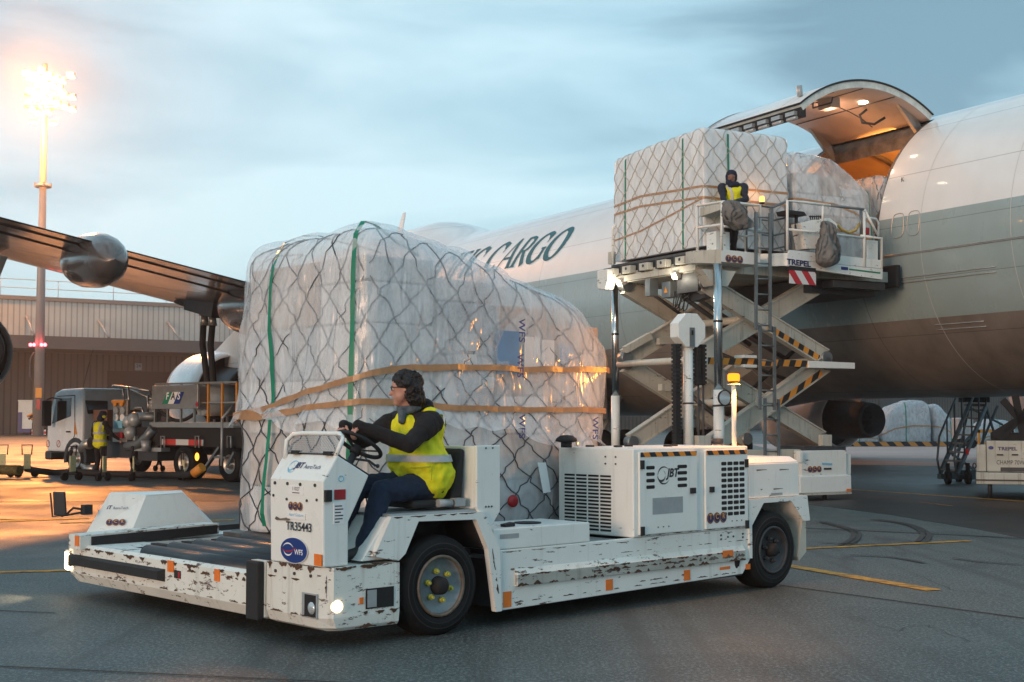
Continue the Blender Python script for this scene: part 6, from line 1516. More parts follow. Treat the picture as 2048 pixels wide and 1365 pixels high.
# the hands close on the rim: wrist just behind it
gL, gR = rimp(.62, .175), rimp(-.62, .175)
gL, gR = rimp(.50), rimp(-.50)
wrL = gL + V(-.055, .01, .055); wrR = gR + V(-.055, -.01, .055)
elL, elR = V(.26, yc + .27, 1.40), V(.28, yc - .27, 1.42)
hp2, HPf = head_prims(hdc, (1, -.75, -.04), 3)
pr_ = [(belly + V(0, .08, -.10), belly + V(0, -.08, -.10), .17, .17, 1), (belly + V(.02, .06, 0), chest, .185, .165, 0), (belly + V(.02, -.06, 0), chest + V(0, -.05, 0), .185, .165, 0), (chest + V(0, .05, 0), chest + V(0, .05, .03), .15, .13, 0),
       (shL, shR, .088, .088, 0), (chest + V(.01, 0, .08), neck, .11, .075, 0), (neck, hdc, .062, .06, 3),
       (shL, elL, .082, .064, 0), (elL, wrL, .064, .043, 0), (shR, elR, .082, .064, 0), (elR, wrR, .064, .043, 0),
       (hipL, kneeL, .115, .085, 1), (hipR, kneeR, .115, .085, 1), (kneeL, ankL, .083, .058, 1), (kneeR, ankR, .083, .058, 1),
       (ankL + V(0, 0, -.03), ankL + V(.16, 0, -.055), .045, .038, 2), (ankR + V(0, 0, -.03), ankR + V(.14, 0, -.055), .045, .038, 2), (ankL, ankL + V(-.03, 0, -.06), .05, .045, 2), (ankR, ankR + V(-.03, 0, -.06), .05, .045, 2)] + hp2
for w_, g_, sd in ((wrL, gL, -1), (wrR, gR, 1)):
    d = (g_ - w_).normalized(); pr_ += hand_prims(w_ - d * .02, d, V(-.5, 0, -.8), (0, sd, 0), 3, .92)
fuse.nm = (0, 1)
body = fuse(pr_, 'body', [M_cloth, M_trouser, M_shoe, M_skin], D, .010, 3, .010)
vest = fuse([(belly + V(-.01, .085, -.07), belly + V(-.01, -.085, -.07), .19, .19, 0), (belly + V(.015, .06, 0), chest, .202, .184, 0), (belly + V(.015, -.06, 0), chest + V(0, -.05, 0), .202, .184, 0), (chest + V(-.02, .08, .02), chest + V(-.03, .125, .075), .150, .108, 0), (chest + V(-.02, -.08, .02), chest + V(-.0, -.125, .075), .150, .108, 0)], 'vest', [M_hi], D, .010, 2, .020)
# cut arm holes are hidden by the sleeves: draw the dark armhole and reflective tapes on the vest
def band(par, tgt_prims, plane_pts, w, m, name, closed=False, off=.006):
    """a tape following a path on the outside of a body, projected out of its capsules"""
    P_ = [(Vector(p), Vector(q), r0, r1) for p, q, r0, r1, _ in tgt_prims]
    def sd(c):
        b = 1e9
        for p, q, r0, r1 in P_:
            d = q - p; t = max(0, min(1, (c - p).dot(d) / max(1e-9, d.length_squared))); b = min(b, (c - (p + d * t)).length - lerp(r0, r1, t))
        return b
    def push(o, d):
        d = d.normalized(); t = .6
        while t > 0 and sd(o + d * t) > 0: t -= .004
        return o + d * (t + off + .004)
    mb = MB(); mb.recalc = False; prev = None; first = None
    for o, d, wd in plane_pts:
        a = push(Vector(o) + Vector(wd) * w / 2, Vector(d)); c = push(Vector(o) - Vector(wd) * w / 2, Vector(d)); va, vc = mb.b.verts.new(a), mb.b.verts.new(c)
        if prev: mb.face([prev[0], va, vc, prev[1]], True)
        else: first = (va, vc)
        prev = (va, vc)
    if closed: mb.face([prev[0], first[0], first[1], prev[1]], True)
    return mb.part(name, m, par)
vp = [(belly + V(-.01, .085, -.07), belly + V(-.01, -.085, -.07), .198, .198, 0), (belly + V(.015, .06, 0), chest, .210, .192, 0), (belly + V(.015, -.06, 0), chest + V(0, -.05, 0), .210, .192, 0), (chest + V(-.02, .08, .02), chest + V(-.03, .125, .075), .158, .116, 0), (chest + V(-.02, -.08, .02), chest + V(-.0, -.125, .075), .158, .116, 0)]
ring_ = [((-.04, yc, 1.30), (cos(a), sin(a), -.03), (0, 0, 1)) for a in [2 * pi * k / 48 for k in range(48)]]
band(vest, vp, ring_, .052, M_tape, 'reflective_band', True)
for sgn in (1, -1):
    br2 = [((-.06, yc + sgn * .10, 1.44), (cos(a), sgn * .55, sin(a)), (-sin(a) * .8, 0, cos(a) * .8)) for a in [rad(lerp(195, 85, k / 24)) for k in range(25)]]
    br2 = [((-.09, yc + sgn * .08, 1.42), Vector((cos(a), sgn * .62, sin(a))), Vector((-sin(a), 0, cos(a))).cross(Vector((cos(a), sgn * .62, sin(a))).normalized())) for a in [rad(lerp(200, 80, k / 24)) for k in range(25)]]
    band(vest, vp, br2, .042, M_tape, 'reflective_band')
    ah = [((.055, yc + sgn * .10, 1.475), (cos(a) * .40, sgn * 1.0, sin(a) * .48), (cos(a), 0, sin(a))) for a in [2 * pi * k / 36 for k in range(36)]]
    # sleeve yoke: black fleece showing through the armhole
# near armhole as a fleece patch laid over the vest
patch = [(shL + V(.05, .01, -.02), shL.lerp(elL, .4), .094, .086, 0), (shR + V(.05, -.01, -.02), shR.lerp(elR, .4), .094, .086, 0), (chest + V(.13, .13, -.05), shL + V(.05, -.01, -.04), .06, .08, 0), (chest + V(.13, -.13, -.05), shR + V(.05, .01, -.04), .06, .08, 0)]
fuse(patch, 'sleeve_yoke', [M_cloth], D, .012, 3, .006)
mb = MB(); py_ = [(.03, yc + .225, 1.22), (.12, yc + .205, 1.235), (.12, yc + .205, 1.13), (.03, yc + .225, 1.12)]
# hair, glasses, scarf, hood
hb_ = lambda a, b, c_: HPf(a, b, c_)
hair_pr = [(hb_(-.045, 0, .055), hb_(.0, 0, .075), .096, .085, 0), (hb_(-.06, .045, .0), hb_(-.06, -.045, .0), .074, .074, 0), (hb_(-.02, .07, .05), hb_(-.02, -.07, .05), .05, .05, 0), (hb_(-.085, 0, -.045), hb_(-.075, 0, -.09), .065, .05, 0), (hb_(-.03, .085, .01), hb_(-.04, .085, -.06), .034, .028, 0), (hb_(-.08, .05, -.05), hb_(-.10, -.03, -.09), .06, .06, 0), (hb_(.045, .045, .075), hb_(.03, .07, .05), .03, .03, 0), (hb_(-.035, -.085, -.005), hb_(-.04, -.082, -.055), .026, .018, 0), (hb_(.055, .02, .085), hb_(.05, -.03, .09), .035, .035, 0)]
hr = fuse(hair_pr, 'hair', [M_hair], D, .008, 1, .0)
for v in hr.data.vertices: c = v.co; v.co = c + v.normal * (.008 + .020 * noise.noise(c * 20) + .013 * noise.noise(c * 47)) + Vector((0, 0, -.010 * abs(noise.noise(c * 33))))
mb = MB()
for sg_ in (1, -1):
    ctr = hb_(.098, sg_ * .032, .022); F_, L_2, U_ = (hb_(1, 0, 0) - hb_(0, 0, 0)), (hb_(0, 1, 0) - hb_(0, 0, 0)), (hb_(0, 0, 1) - hb_(0, 0, 0))
    mb.tube([ctr + L_2 * (.024 * cos(2 * pi * k / 16)) + U_ * (.017 * sin(2 * pi * k / 16)) for k in range(16)], .0028, 5, True)
    mb.tube([hb_(.096, sg_ * .056, .028), hb_(.05, sg_ * .082, .026), hb_(-.01, sg_ * .092, .018)], .003, 5)
mb.tube([hb_(.104, .010, .026), hb_(.106, 0, .028), hb_(.104, -.010, .026)], .003, 5); mb.part('glasses', M_ink, D)
mb = MB()
for sg_ in (1, -1): mb.ball(hb_(.080, sg_ * .031, .018), .012, n=10)
mb.part('eyes', M_white_ink, D)
sc_pr = [(neck + V(.06 * cos(a), .07 * sin(a), .035 - .02 * cos(a)), neck + V(.06 * cos(a + .6), .07 * sin(a + .6), .035 - .02 * cos(a + .6)), .040, .040, 0) for a in [k * .6 for k in range(11)]] + [(neck + V(.09, .02, .0), neck + V(.11, .03, -.07), .035, .03, 0)]
fuse(sc_pr, 'scarf', [M_scarf], D, .010, 1, .012)
fuse([(neck + V(-.10, .09, .035), neck + V(-.15, .0, .05), .045, .055, 0), (neck + V(-.15, .0, .05), neck + V(-.10, -.09, .035), .055, .045, 0)], 'hood', [M_cloth], D, .010, 2, .010)
mb = MB(); bp2 = belly + V(0, 0, 0)
pk = [((.02 + x * .09, yc + .02, z), (.0, 1, 0), (0, 0, 1)) for x, z in ((0, 1.245), (1, 1.235))]
band(vest, vp, [((.0 + k * .03, yc + .02, 1.235 - k * .003), (.15, 1, 0), (0, 0, 1)) for k in range(5)], .010, pm('vest seam', (.42, .44, .02), .8), 'pocket_edge')
band(vest, vp, [((.0, yc + .02, 1.235 - k * .02), (.12, 1, 0), (1, 0, 0)) for k in range(6)], .006, MATS['vest seam'], 'pocket_edge')
# --- worker in the lift cage, standing and looking back over the rail
pf = A.px(1466, 503, x=-1.55); ph = A.px(1461, 352, x=-1.55); sc_ = (ph.z - 4.66) / 1.66
KW = thing('person', 'hooded bearded worker in dark jacket standing at the lift cage controls', 'person', A, (-1.55, pf.y, 4.66))
def K(a, b, c): return V(-1.55 + a * sc_, pf.y + b * sc_, 4.66 + c * sc_)     # a towards the aircraft nose, b away from the aircraft (left in the picture)
hd2 = K(-.02, .04, 1.62); fw2 = (-.72, .62, -.22)
hp3, HP3 = head_prims(hd2, fw2, 3, s=sc_)
ank = (K(.10, -.08, .08), K(-.02, .17, .08)); knee = (K(.08, -.10, .48), K(-.03, .15, .49)); hip = (K(.05, -.12, .90), K(.02, .07, .90))
sh2 = (K(-.10, -.17, 1.42), K(.12, .14, 1.42)); el2 = (K(-.26, -.14, 1.16), K(-.08, .30, 1.17)); wr2 = (K(-.24, .14, 1.10), K(-.22, .34, 1.08))
pr2 = [(hip[0], hip[1], .115 * sc_, .115 * sc_, 1), (K(.03, -.04, .98), K(0, -.02, 1.32), .145 * sc_, .16 * sc_, 0), (sh2[0], sh2[1], .095 * sc_, .095 * sc_, 0), (K(0, 0, 1.42), K(-.01, .02, 1.52), .10 * sc_, .075 * sc_, 0), (K(-.01, .02, 1.5), hd2, .06 * sc_, .06 * sc_, 3)]
for k in (0, 1):
    pr2 += [(hip[k], knee[k], .105 * sc_, .075 * sc_, 1), (knee[k], ank[k], .075 * sc_, .058 * sc_, 1), (ank[k], ank[k] + V(-.03, 0, -.04), .05, .05, 2), (ank[k] + V(0, 0, -.04), ank[k] + V(-.12, .10, -.045), .045, .035, 2), (sh2[k], el2[k], .072 * sc_, .058 * sc_, 0), (el2[k], wr2[k], .058 * sc_, .042 * sc_, 0)]
    pr2 += hand_prims(wr2[k], V(0, .8, -.3), V(0, .2, -1), (-1, 0, 0), 2, sc_)
body2 = fuse(pr2 + hp3, 'body', [M_cloth, M_cloth, M_shoe, M_skin2], KW, .012, 3, .008)
M_hood = pm('navy hood', (.012, .016, .04), .9, 0, .3, 12, .5, 30)
body2.data.materials[0] = pm('navy jacket', (.012, .015, .03), .7, 0, .3, 10, .6, 20)
hood_pr = [(HP3(-.045, 0, .045), HP3(-.015, 0, .05), .115 * sc_, .108 * sc_, 0), (HP3(-.05, 0, -.05), HP3(-.06, 0, -.1), .10 * sc_, .10 * sc_, 0), (HP3(.0, .09, -.04), HP3(-.01, .09, .04), .03, .03, 0), (HP3(.0, -.09, -.04), HP3(-.01, -.09, .04), .03, .03, 0), (HP3(.03, .04, .10), HP3(.03, -.04, .10), .035, .035, 0)] + [(K(-.06, .08, 1.46), K(-.10, -.02, 1.47), .07 * sc_, .07 * sc_, 0), (K(-.05, .10, 1.50), K(.0, .1, 1.52), .06, .06, 0)]
fuse(hood_pr, 'hood', [M_hood], KW, .011, 2, .006)
fuse([(HP3(.052, 0, -.085), HP3(.06, 0, -.075), .036 * sc_, .03 * sc_, 0), (HP3(.035, .045, -.05), HP3(.045, .02, -.085), .022, .024, 0), (HP3(.035, -.045, -.05), HP3(.045, -.02, -.085), .022, .024, 0), (HP3(.088, .02, -.038), HP3(.088, -.02, -.038), .007, .007, 0)], 'beard', [M_hair], KW, .008, 1)
v2 = fuse([(K(.04, -.06, .88), K(.04, .04, .88), .135 * sc_, .135 * sc_, 0), (K(.035, -.04, .98), K(.01, -.02, 1.32), .163 * sc_, .175 * sc_, 0), (K(-.06, -.12, 1.38), K(.08, .10, 1.38), .115 * sc_, .115 * sc_, 0)], 'vest', [M_hi], KW, .014, 3, .008)
vp2 = [(K(.04, -.06, .88), K(.04, .04, .88), .14 * sc_, .14 * sc_, 0), (K(.035, -.04, .98), K(.01, -.02, 1.32), .17 * sc_, .182 * sc_, 0), (K(-.06, -.12, 1.38), K(.08, .10, 1.38), .122 * sc_, .122 * sc_, 0)]
band(v2, vp2, [(K(.03, -.03, 1.10), (cos(a), sin(a), 0), (0, 0, 1)) for a in [2 * pi * k / 36 for k in range(36)]], .05, M_tape, 'reflective_band', True)
band(v2, vp2, [(K(.0, .06, 1.2), Vector((cos(a), .35, sin(a))), (0, 1, 0)) for a in [rad(lerp(250, 90, k / 20)) for k in range(21)]], .045, M_tape, 'reflective_band')
for k_ in (0, 1): fuse([(sh2[k_] + V(-.005, -.02 + .04 * k_, 0), sh2[k_].lerp(el2[k_], .5), .106 * sc_, .078 * sc_, 0)], 'jacket_sleeve', [MATS['navy jacket']], KW, .013, 2, .006)
# ---------------------------------------------------------------- fuel dispenser truck, frame K: x forward (left and away in the picture), y 0 = near side
_f = WORLD.px(150, 949, z=0); _r = WORLD.px(365, 960, z=0); _d = (_f - _r).normalized()
K_ = Frame(_f.x, _f.y, 0, math.degrees(math.atan2(_d.y, _d.x))); WB = (_f - _r).length
kx = lambda px_, py_, y=0.0: K_.px(px_, py_, y=y)
FT = thing('fuel_truck', 'white cab refuelling dispenser truck with steel platform parked under the wing', 'fuel truck', K_, (-WB / 2, -1.2, 0))
xb = kx(166, 800).x        # rear plane of the cab
zr = kx(140, 777).z; xf = kx(94, 860).x
cabp = [(xb, zr), (xb + (xf - xb) * .62, zr - .02), (xb + (xf - xb) * .80, zr - .12), (xf - .05, 1.62), (xf, 1.5), (xf + .02, .95), (xf - .0, .62), (xb, .62)]
mb = MB(); mb.prism([(x, 0, z) for x, z in cabp], (0, -2.25, 0)); cab_ = mb.part('cab', M_cab, FT, bevel=.06)
mb = MB(); w0, w1, w2, w3 = kx(114, 797, .0), kx(143, 796, .0), kx(142, 833, .0), kx(104, 848, .0)
mb.prism([w0 + V(0, .012, 0), w1 + V(0, .012, 0), w2 + V(0, .012, 0), w3 + V(0, .012, 0)], (0, -.02, 0)); mb.part('side_window', M_glass, cab_, bevel=.004)
mb = MB()
for L_ in ([kx(150, 791), kx(150, 870), kx(146, 880)], [kx(150, 791), kx(115, 793)], [kx(93, 905), kx(128, 905)]): mb.tube([p + V(0, .006, 0) for p in L_], .012, 5)
mb.part('door_seam', M_dgrey, cab_)
mb = MB(); p = kx(138, 864); mb.bar(p + V(-.09, .03, 0), p + V(.09, .03, 0), .03, .04); mb.part('door_handle', M_black, cab_)
mb = MB(); rw = [K_.px(x, y, x=xb) for x, y in ((170, 801), (215, 802), (215, 828), (175, 828))]; mb.prism([p + V(-.012, 0, 0) for p in rw], (.01, 0, 0)); mb.part('rear_window', M_glass, cab_, bevel=.004)
for x, y in ((96, 888), (117, 888)):
    p = kx(x, y); mb = MB(); mb.lathe([(.08, .003), (.105, .004), (.105, 0)], p, (0, 1, 0), 18); mb.bar(p + V(-.06, .005, .06), p + V(.06, .005, -.06), .015, .004); mb.part('warning_roundel', M_red, cab_)
mb = MB(); p = kx(151, 855); mb.prism([p + V(.04, .006, .25), p + V(-.10, .006, -.2), p + V(.06, .006, -.2)], (0, .004, 0)); mb.part('warning_sticker', M_amber, cab_)
mb = MB(); mb.box(xf - .25, -2.27, .38, xf + .10, .01, .64); mb.part('front_bumper', M_dgrey, FT, bevel=.05)
mb = MB(); rr = .46
for k in range(12):
    a0, a1 = rad(-12 + k * 17), rad(-12 + (k + 1) * 17); c = V(0, 0, .44)
    mb.hexa([c + V(cos(a0) * rr, .01, sin(a0) * rr), c + V(cos(a1) * rr, .01, sin(a1) * rr), c + V(cos(a1) * (rr + .13), .01, sin(a1) * (rr + .13)), c + V(cos(a0) * (rr + .13), .01, sin(a0) * (rr + .13))], [c + V(cos(a0) * rr, -.35, sin(a0) * rr), c + V(cos(a1) * rr, -.35, sin(a1) * rr), c + V(cos(a1) * (rr + .13), -.35, sin(a1) * (rr + .13)), c + V(cos(a0) * (rr + .13), -.35, sin(a0) * (rr + .13))])
mb.part('mudguard', M_dgrey, FT)
mb = MB(); p = kx(94, 800, .25); mb.box(p.x - .06, .12, p.z - .75, p.x + .06, .38, p.z - .02); mm = mb.part('door_mirror', M_black, FT, bevel=.03)
mb = MB(); mb.tube([(p.x, .25, p.z), (p.x, .1, p.z + .06), (p.x - .15, -.02, p.z + .03)], .02, 6); mb.part('mirror_arm', M_black, mm)
mb = MB(); p = kx(166, 775, -.3); mb.cyl(p, p + V(-.5, 0, 1.1), .008, n=5); mb.part('antenna', M_dgrey, FT)
def twheel(x, y0=0.0, w=.26, r=.44, par=FT):
    mb = MB(); mb.lathe([(r * .55, -.02), (r * .62, 0), (r * .9, 0), (r, -.05), (r, -w + .05), (r * .9, -w), (r * .55, -w)], (x, y0, r), (0, 1, 0), 32, closed=True); wh = mb.part('wheel', M_tyre, par)
    mb = MB(); mb.lathe([(r * .60, -.01), (r * .56, -.03), (r * .50, -.02), (r * .46, -.08), (r * .2, -.08), (r * .19, 0), (0, .005)], (x, y0, r), (0, 1, 0), 24); mb.part('rim', M_ribbed, wh)
twheel(0); twheel(-WB, w=.5); twheel(-WB - 1.9, w=.5); twheel(0, -2.0); twheel(-WB, -1.8, w=.5)
xr = -WB - 2.6
mb = MB(); mb.box(xb - .05, -.75, .62, xr, -.95, .85); mb.box(xb - .05, -1.45, .62, xr, -1.65, .85); mb.box(-1.2, -.1, .5, -2.6, -.5, .95); mb.box(-3.0, -.05, .45, -3.9, -.6, .85); mb.part('chassis', M_dgrey, FT)
mb = MB(); mb.box(-2.8, -.02, .70, -4.1, -.30, .80); mb.box(-2.8, -.02, .80, -2.9, -.2, 1.1); mb.part('side_step', M_lgrey, FT)
# red and white marker band
mb = MB(); H2 = hazard('red white marker', (.55, .04, .03), (.62, .62, .60), 1.1, (1, 0, 0)); a, c = kx(320, 880), kx(404, 887); mb.box(a.x, -.02, c.z - .06, c.x, -.06, a.z + .02); mb.part('marker_board', H2, FT)
# hose and meter module behind the cab
mb = MB(); a, c = kx(186, 820, -.2), kx(222, 870, -.2); mb.box(a.x, -.2, c.z, a.x - .7, -1.3, a.z); mb.part('pump_cabinet', pm('brown cabinet', (.22, .10, .06), .5, 0, .2, 3), FT, bevel=.02)
a, c = kx(223, 800), kx(250, 885)
mb = MB(); mb.box(a.x, -.05, c.z, c.x, -.12, a.z); gp = mb.part('gauge_panel', M_ribbed, FT, bevel=.01)
for x, y, r, m in ((232, 822, .10, M_lgrey), (245, 822, .10, M_lgrey), (232, 836, .10, M_white_ink), (245, 836, .10, M_white_ink), (230, 808, .07, M_amber), (243, 808, .07, M_amber)):
    p = kx(x, y); mb = MB(); mb.cyl(p + V(0, -.05, 0), p + V(0, .02, 0), r, n=14); mb.part('gauge', m, gp)
for x0, y0, x1, y1, m in ((229, 842, 246, 857, M_cyan), (229, 865, 246, 877, M_red), (225, 801, 249, 806, M_amber)):
    a, c = kx(x0, y0), kx(x1, y1); mb = MB(); mb.box(a.x, -.04, c.z, c.x, .03, a.z); mb.part('control_panel', m, gp)
def pipe(pts, r, m, name='fuel_pipe', par=FT): mb = MB(); mb.tube([kx(x, y, yy) for x, y, yy in pts], r, 12); return mb.part(name, m, par)
pipe([(255, 893, -.1), (265, 892, -.05), (280, 888, -.02), (295, 874, -.02), (308, 856, -.05)], .13, M_grey)
pipe([(256, 850, -.2), (258, 838, -.1), (268, 833, -.1), (290, 834, -.15), (318, 834, -.3)], .12, M_grey); pipe([(258, 858, -.1), (262, 868, -.05), (262, 880, -.05)], .10, M_lgrey)
for x, y in ((262, 866), (259, 845), (270, 840)):
    p = kx(x, y, -.02); mb = MB(); mb.ball(p, .19, n=12); mb.part('valve_body', M_lgrey, FT)
pipe([(166, 900, -.1), (172, 890, -.1), (184, 886, -.1)], .16, M_ribbed, 'exhaust_pipe'); pipe([(168, 930, -.1), (176, 938, -.1), (192, 938, -.1)], .12, M_ribbed, 'exhaust_pipe')
for pts in ([(228, 772, -.6), (260, 776, -.6), (300, 782, -.6)], [(256, 775, -.3), (258, 800, -.3), (258, 832, -.3)], [(225, 773, -.9), (262, 780, -.9), (308, 800, -.9)], [(246, 778, -.3), (248, 800, -.3)], [(296, 790, -.6), (297, 830, -.6)], [(270, 818, -.2), (284, 816, -.2), (288, 832, -.2)]): pipe(pts, .035, M_ribbed, 'support_frame')
for k in range(5): pipe([(300, 806 + k * 6, -.5), (312, 804 + k * 6, -.6), (318, 808 + k * 6, -.9)], .06, M_lgrey, 'hose_coil')
mb = MB()
random.seed(3)
for k in range(26):
    x, y = random.uniform(186, 300), random.uniform(858, 905); p = kx(x, y, -.4 - random.random() * .8); s = random.uniform(.05, .16); mb.box(p.x - s, p.y - s, p.z - s, p.x + s, p.y + s, p.z + s * random.uniform(.5, 2))
mb.part('pump_machinery', M_dgrey, FT)
# work platform
a, c = kx(312, 772, -.1), kx(403, 818, -.1)
mb = MB(); mb.box(a.x, .02, c.z, c.x, -.05, a.z); fp = mb.part('side_panel', M_ribbed, FT, bevel=.01)
u0 = kx(337, 785, -.095); u1_ = kx(371, 808, -.095); wl = (u0.x - u1_.x) / 3
for k, (ch, m) in enumerate((('F', M_green_ink), ('A', M_white_ink), ('S', M_blue))):
    x0 = u0.x - wl * k; x1 = x0 - wl; sh = .10; mb = MB(); zt_, zb_ = u0.z, u1_.z
    mb.prism([(x0 - sh, .022, zt_), (x1 - sh, .022, zt_), (x1 + sh, .022, zb_), (x0 + sh, .022, zb_)], (0, .006, 0)); t_ = mb.part('letter_tile', m, fp)
    mb = MB(); mb.text(ch, ((x0 + x1) / 2, .034, zb_ + (zt_ - zb_) * .2), (-1, 0, 0), (0, 0, 1), (zt_ - zb_) * .6, .025, .15); mb.part('letter', M_white_ink if k != 1 else M_dgrey, t_)
mb = MB(); p = kx(394, 809, .022); mb.prism([p + V(.07, 0, 0), p + V(0, 0, .08), p + V(-.07, 0, 0), p + V(0, 0, -.08)], (0, .006, 0)); mb.part('hazard_diamond', M_red, fp)
rl = MB(); zt = kx(312, 769, -.1).z; zf = kx(330, 845, -.1).z; xa, xc = a.x + .02, kx(474, 770, -.1).x
for y in (-.1, -2.0):
    for x in [lerp(xa, xc, k / 6) for k in range(7)]:
        mb = MB(); mb.bar((x, y, zf), (x, y, zt), .05, .05); mb.part('railing_post', M_amber if x < c.x else M_ribbed, FT)
    mb = MB(); mb.bar((xa, y, zt), (xc, y, zt), .05, .05); mb.bar((c.x, y, (zt + zf) / 2), (xc, y, (zt + zf) / 2), .035, .035); mb.part('railing', M_ribbed, FT)
mb = MB(); mb.box(xa + .1, .0, zf - .13, xc, -2.1, zf); mb.part('platform_floor', M_ribbed, FT)
mb = MB(); mb.box(xb - 1.2, -.1, zf - .62, xr, -2.1, zf - .14); mb.part('body_tray', M_dark, FT)
mb = MB(); mb.tube([kx(322 + 3 * k, 824 + 18 * sin(pi * k / 24), -.3) for k in range(25)], .05, 8); mb.part('slack_hose', M_black, FT)
mb = MB(); p = kx(440, 800, -.9); mb.cyl(p + V(0, .6, 0), p + V(0, -.6, 0), .42, n=24); mb.part('hose_reel', M_lgrey, FT)
mb = MB(); a, c = kx(444, 838, .3), kx(443, 932, .3); mb.cyl(a, c, .03, n=8); mb.cyl(a, kx(466, 812, -.1), .03, n=8); mb.part('handrail', M_lgrey, FT)
mb = MB(); mb.bar(kx(412, 935), kx(440, 895), .1, .06); mb.bar(kx(455, 935), kx(470, 905), .1, .06); mb.box(kx(425, 913).x, .02, kx(425, 917).z, kx(452, 913).x, -.4, kx(425, 913).z); mb.part('folding_steps', M_grey, FT)
mb = MB(); p = kx(394, 914, .02); mb.ball(p, .07, (1, .6, 1.5), 10); mb.part('side_lamp', emit('amber side lamp', (1, .35, .04), 2), FT)
for x in (325, 394, 458):
    mb = MB(); mb.tube([kx(x - 3, 896, .05), kx(x - 3, 873, .05), kx(x + 4, 873, .05), kx(x + 4, 896, .05)], .02, 6); mb.part('guard_loop', M_lgrey, FT)
mb = MB(); p = kx(292, 903, .1); mb.cyl(p, p + V(0, 0, -.28) * -1, .10, .14, 14); mb.top('bucket', M_lgrey, 'pale bucket standing on the side step of the fuel truck', 'bucket', K_, (p.x, p.y, p.z))
# refuelling hoses rising to the wing
for i, (x, x2, lab) in enumerate(((405, 424, 'left one of two black fuel hoses rising to the wing'), (421, 432, 'right one of two black fuel hoses rising to the wing'))):
    top_ = K_.px(x + 4, 632, y=-1.0); bot = K_.px(x2, 838, y=-1.0); hh = thing('fuel_hose', lab, 'hose', K_, (bot.x, bot.y, bot.z), 'fuel hoses rising to the wing')
    mb = MB(); mb.tube([K_.px(x + 4 - 2 * (i == 0), 650, y=-1.0), K_.px(x, 690, y=-1.0), K_.px(lerp(x, x2, .35), 740, y=-1.0), K_.px(lerp(x, x2, .7), 790, y=-1.0), bot], .085, 12); mb.part('rubber_hose', M_black, hh)
    mb = MB(); mb.cyl(K_.px(x + 4, 652, y=-1.0), top_, .12, .09, 12); mb.cyl(top_, top_ + V(0, 0, .35), .15, .12, 12); mb.tube([top_ + V(.3, 0, .1), top_ + V(.15, 0, .3), top_ + V(-.15, 0, .3), top_ + V(-.3, 0, .1)], .03, 6); mb.part('coupling', M_ribbed, hh)
# open fuelling panel hanging below the wing
mb = MB(); q = [A.I @ (K_.M @ K_.px(x, y, y=-1.0)) for x, y in ((348, 606), (362, 600), (416, 616), (402, 628))]; mb.prism(q, (.0, .0, .06)); mb.part('refuelling_panel', M_frame, AR, 'open refuelling access panel under the wing')
mb = MB(); q = [A.I @ (K_.M @ K_.px(x, y, y=-1.0)) for x, y in ((385, 606), (440, 622))]; mb.bar(q[0], q[1], .5, .4); mb.part('coupling_bay', M_dgrey, AR)
# small wheeled hose carriages in a row on the ground, joined by the pit hose
def carriage_mesh():
    r = thing('hose_carriage', 'x', 'hose carriage', WORLD, (0, 0, 0), 'wheeled hose carriages in front of the fuel truck')
    mb = MB()
    for s in (-1, 1): mb.tube([(0, s * .02, .42), (s * .10, 0, .25), (s * .22, 0, .12)], .035, 6)
    mb.part('frame', M_black, r)
    for s in (-1, 1): mb = MB(); mb.cyl((s * .22, -.04, .10), (s * .22, .04, .10), .10, n=14); mb.part('castor', M_tyre, r)
    mb = MB(); mb.box(-.09, -.05, .22, .09, -.02, .62); mb.part('reflective_plate', pm('pale yellow plate', (.80, .74, .42), .5), r)
    mb = MB(); mb.tube([(-.12, 0, .60), (-.14, 0, .86), (.14, 0, .86), (.12, 0, .60)], .018, 6); mb.part('lift_handle', M_dgrey, r)
    return r
c0_ = carriage_mesh(); spots = [(4, 955, 'hose carriage at the far left end of the yellow wrapped hose'), (53, 955, 'hose carriage where the yellow wrapping ends'), (143, 961, 'hose carriage in front of the truck front wheel'), (206, 962, 'hose carriage by the feet of the fuel worker'), (264, 962, 'hose carriage under the middle of the fuel truck'), (364, 961, 'hose carriage by the truck rear wheel'), (318, 943, 'small hose carriage set further back beneath the marker board')]
for i, (x, y, lab) in enumerate(spots):
    p = WORLD.px(x, y, z=0); o = c0_ if i == 0 else dup(c0_, p); o.location = p; o.rotation_euler = (0, 0, .3 + .35 * i); o['label'] = lab
    if i >= 5: o.scale = (.85, .85, .85)
mb = MB(); mb.tube([WORLD.px(x, y, z=.22) for x, y in ((-60, 941), (0, 940), (40, 941))], .13, 10); a = WORLD.px(20, 941, z=.22)
mb.top('pit_hose', pm('yellow wrapped hose', (.22, .15, .04), .6, 0, .8, 14), 'yellow wrapped section of hose lying at the left edge', 'hose', WORLD, (a.x, a.y, .09))
mb = MB(); mb.tube([WORLD.px(x, y, z=z) for x, y, z in ((52, 938, .22), (80, 943, .16), (110, 946, .10), (150, 944, .16), (210, 948, .10), (265, 949, .10), (330, 951, .10), (380, 950, .16), (400, 935, .4))], .085, 10); a = WORLD.px(200, 951, z=.12)
mb.top('pit_hose', M_black, 'long black hose lying on the ground in front of the fuel truck', 'hose', WORLD, (a.x, a.y, .01))
mb = MB(); p = WORLD.px(388, 948, z=.3); mb.cyl(p, p + V(.22, -.12, .16), .11, n=14); mb.top('hose_roll', M_amber, 'orange ribbed hose end leaning by the rear wheel', 'hose end', WORLD, (p.x, p.y, p.z))
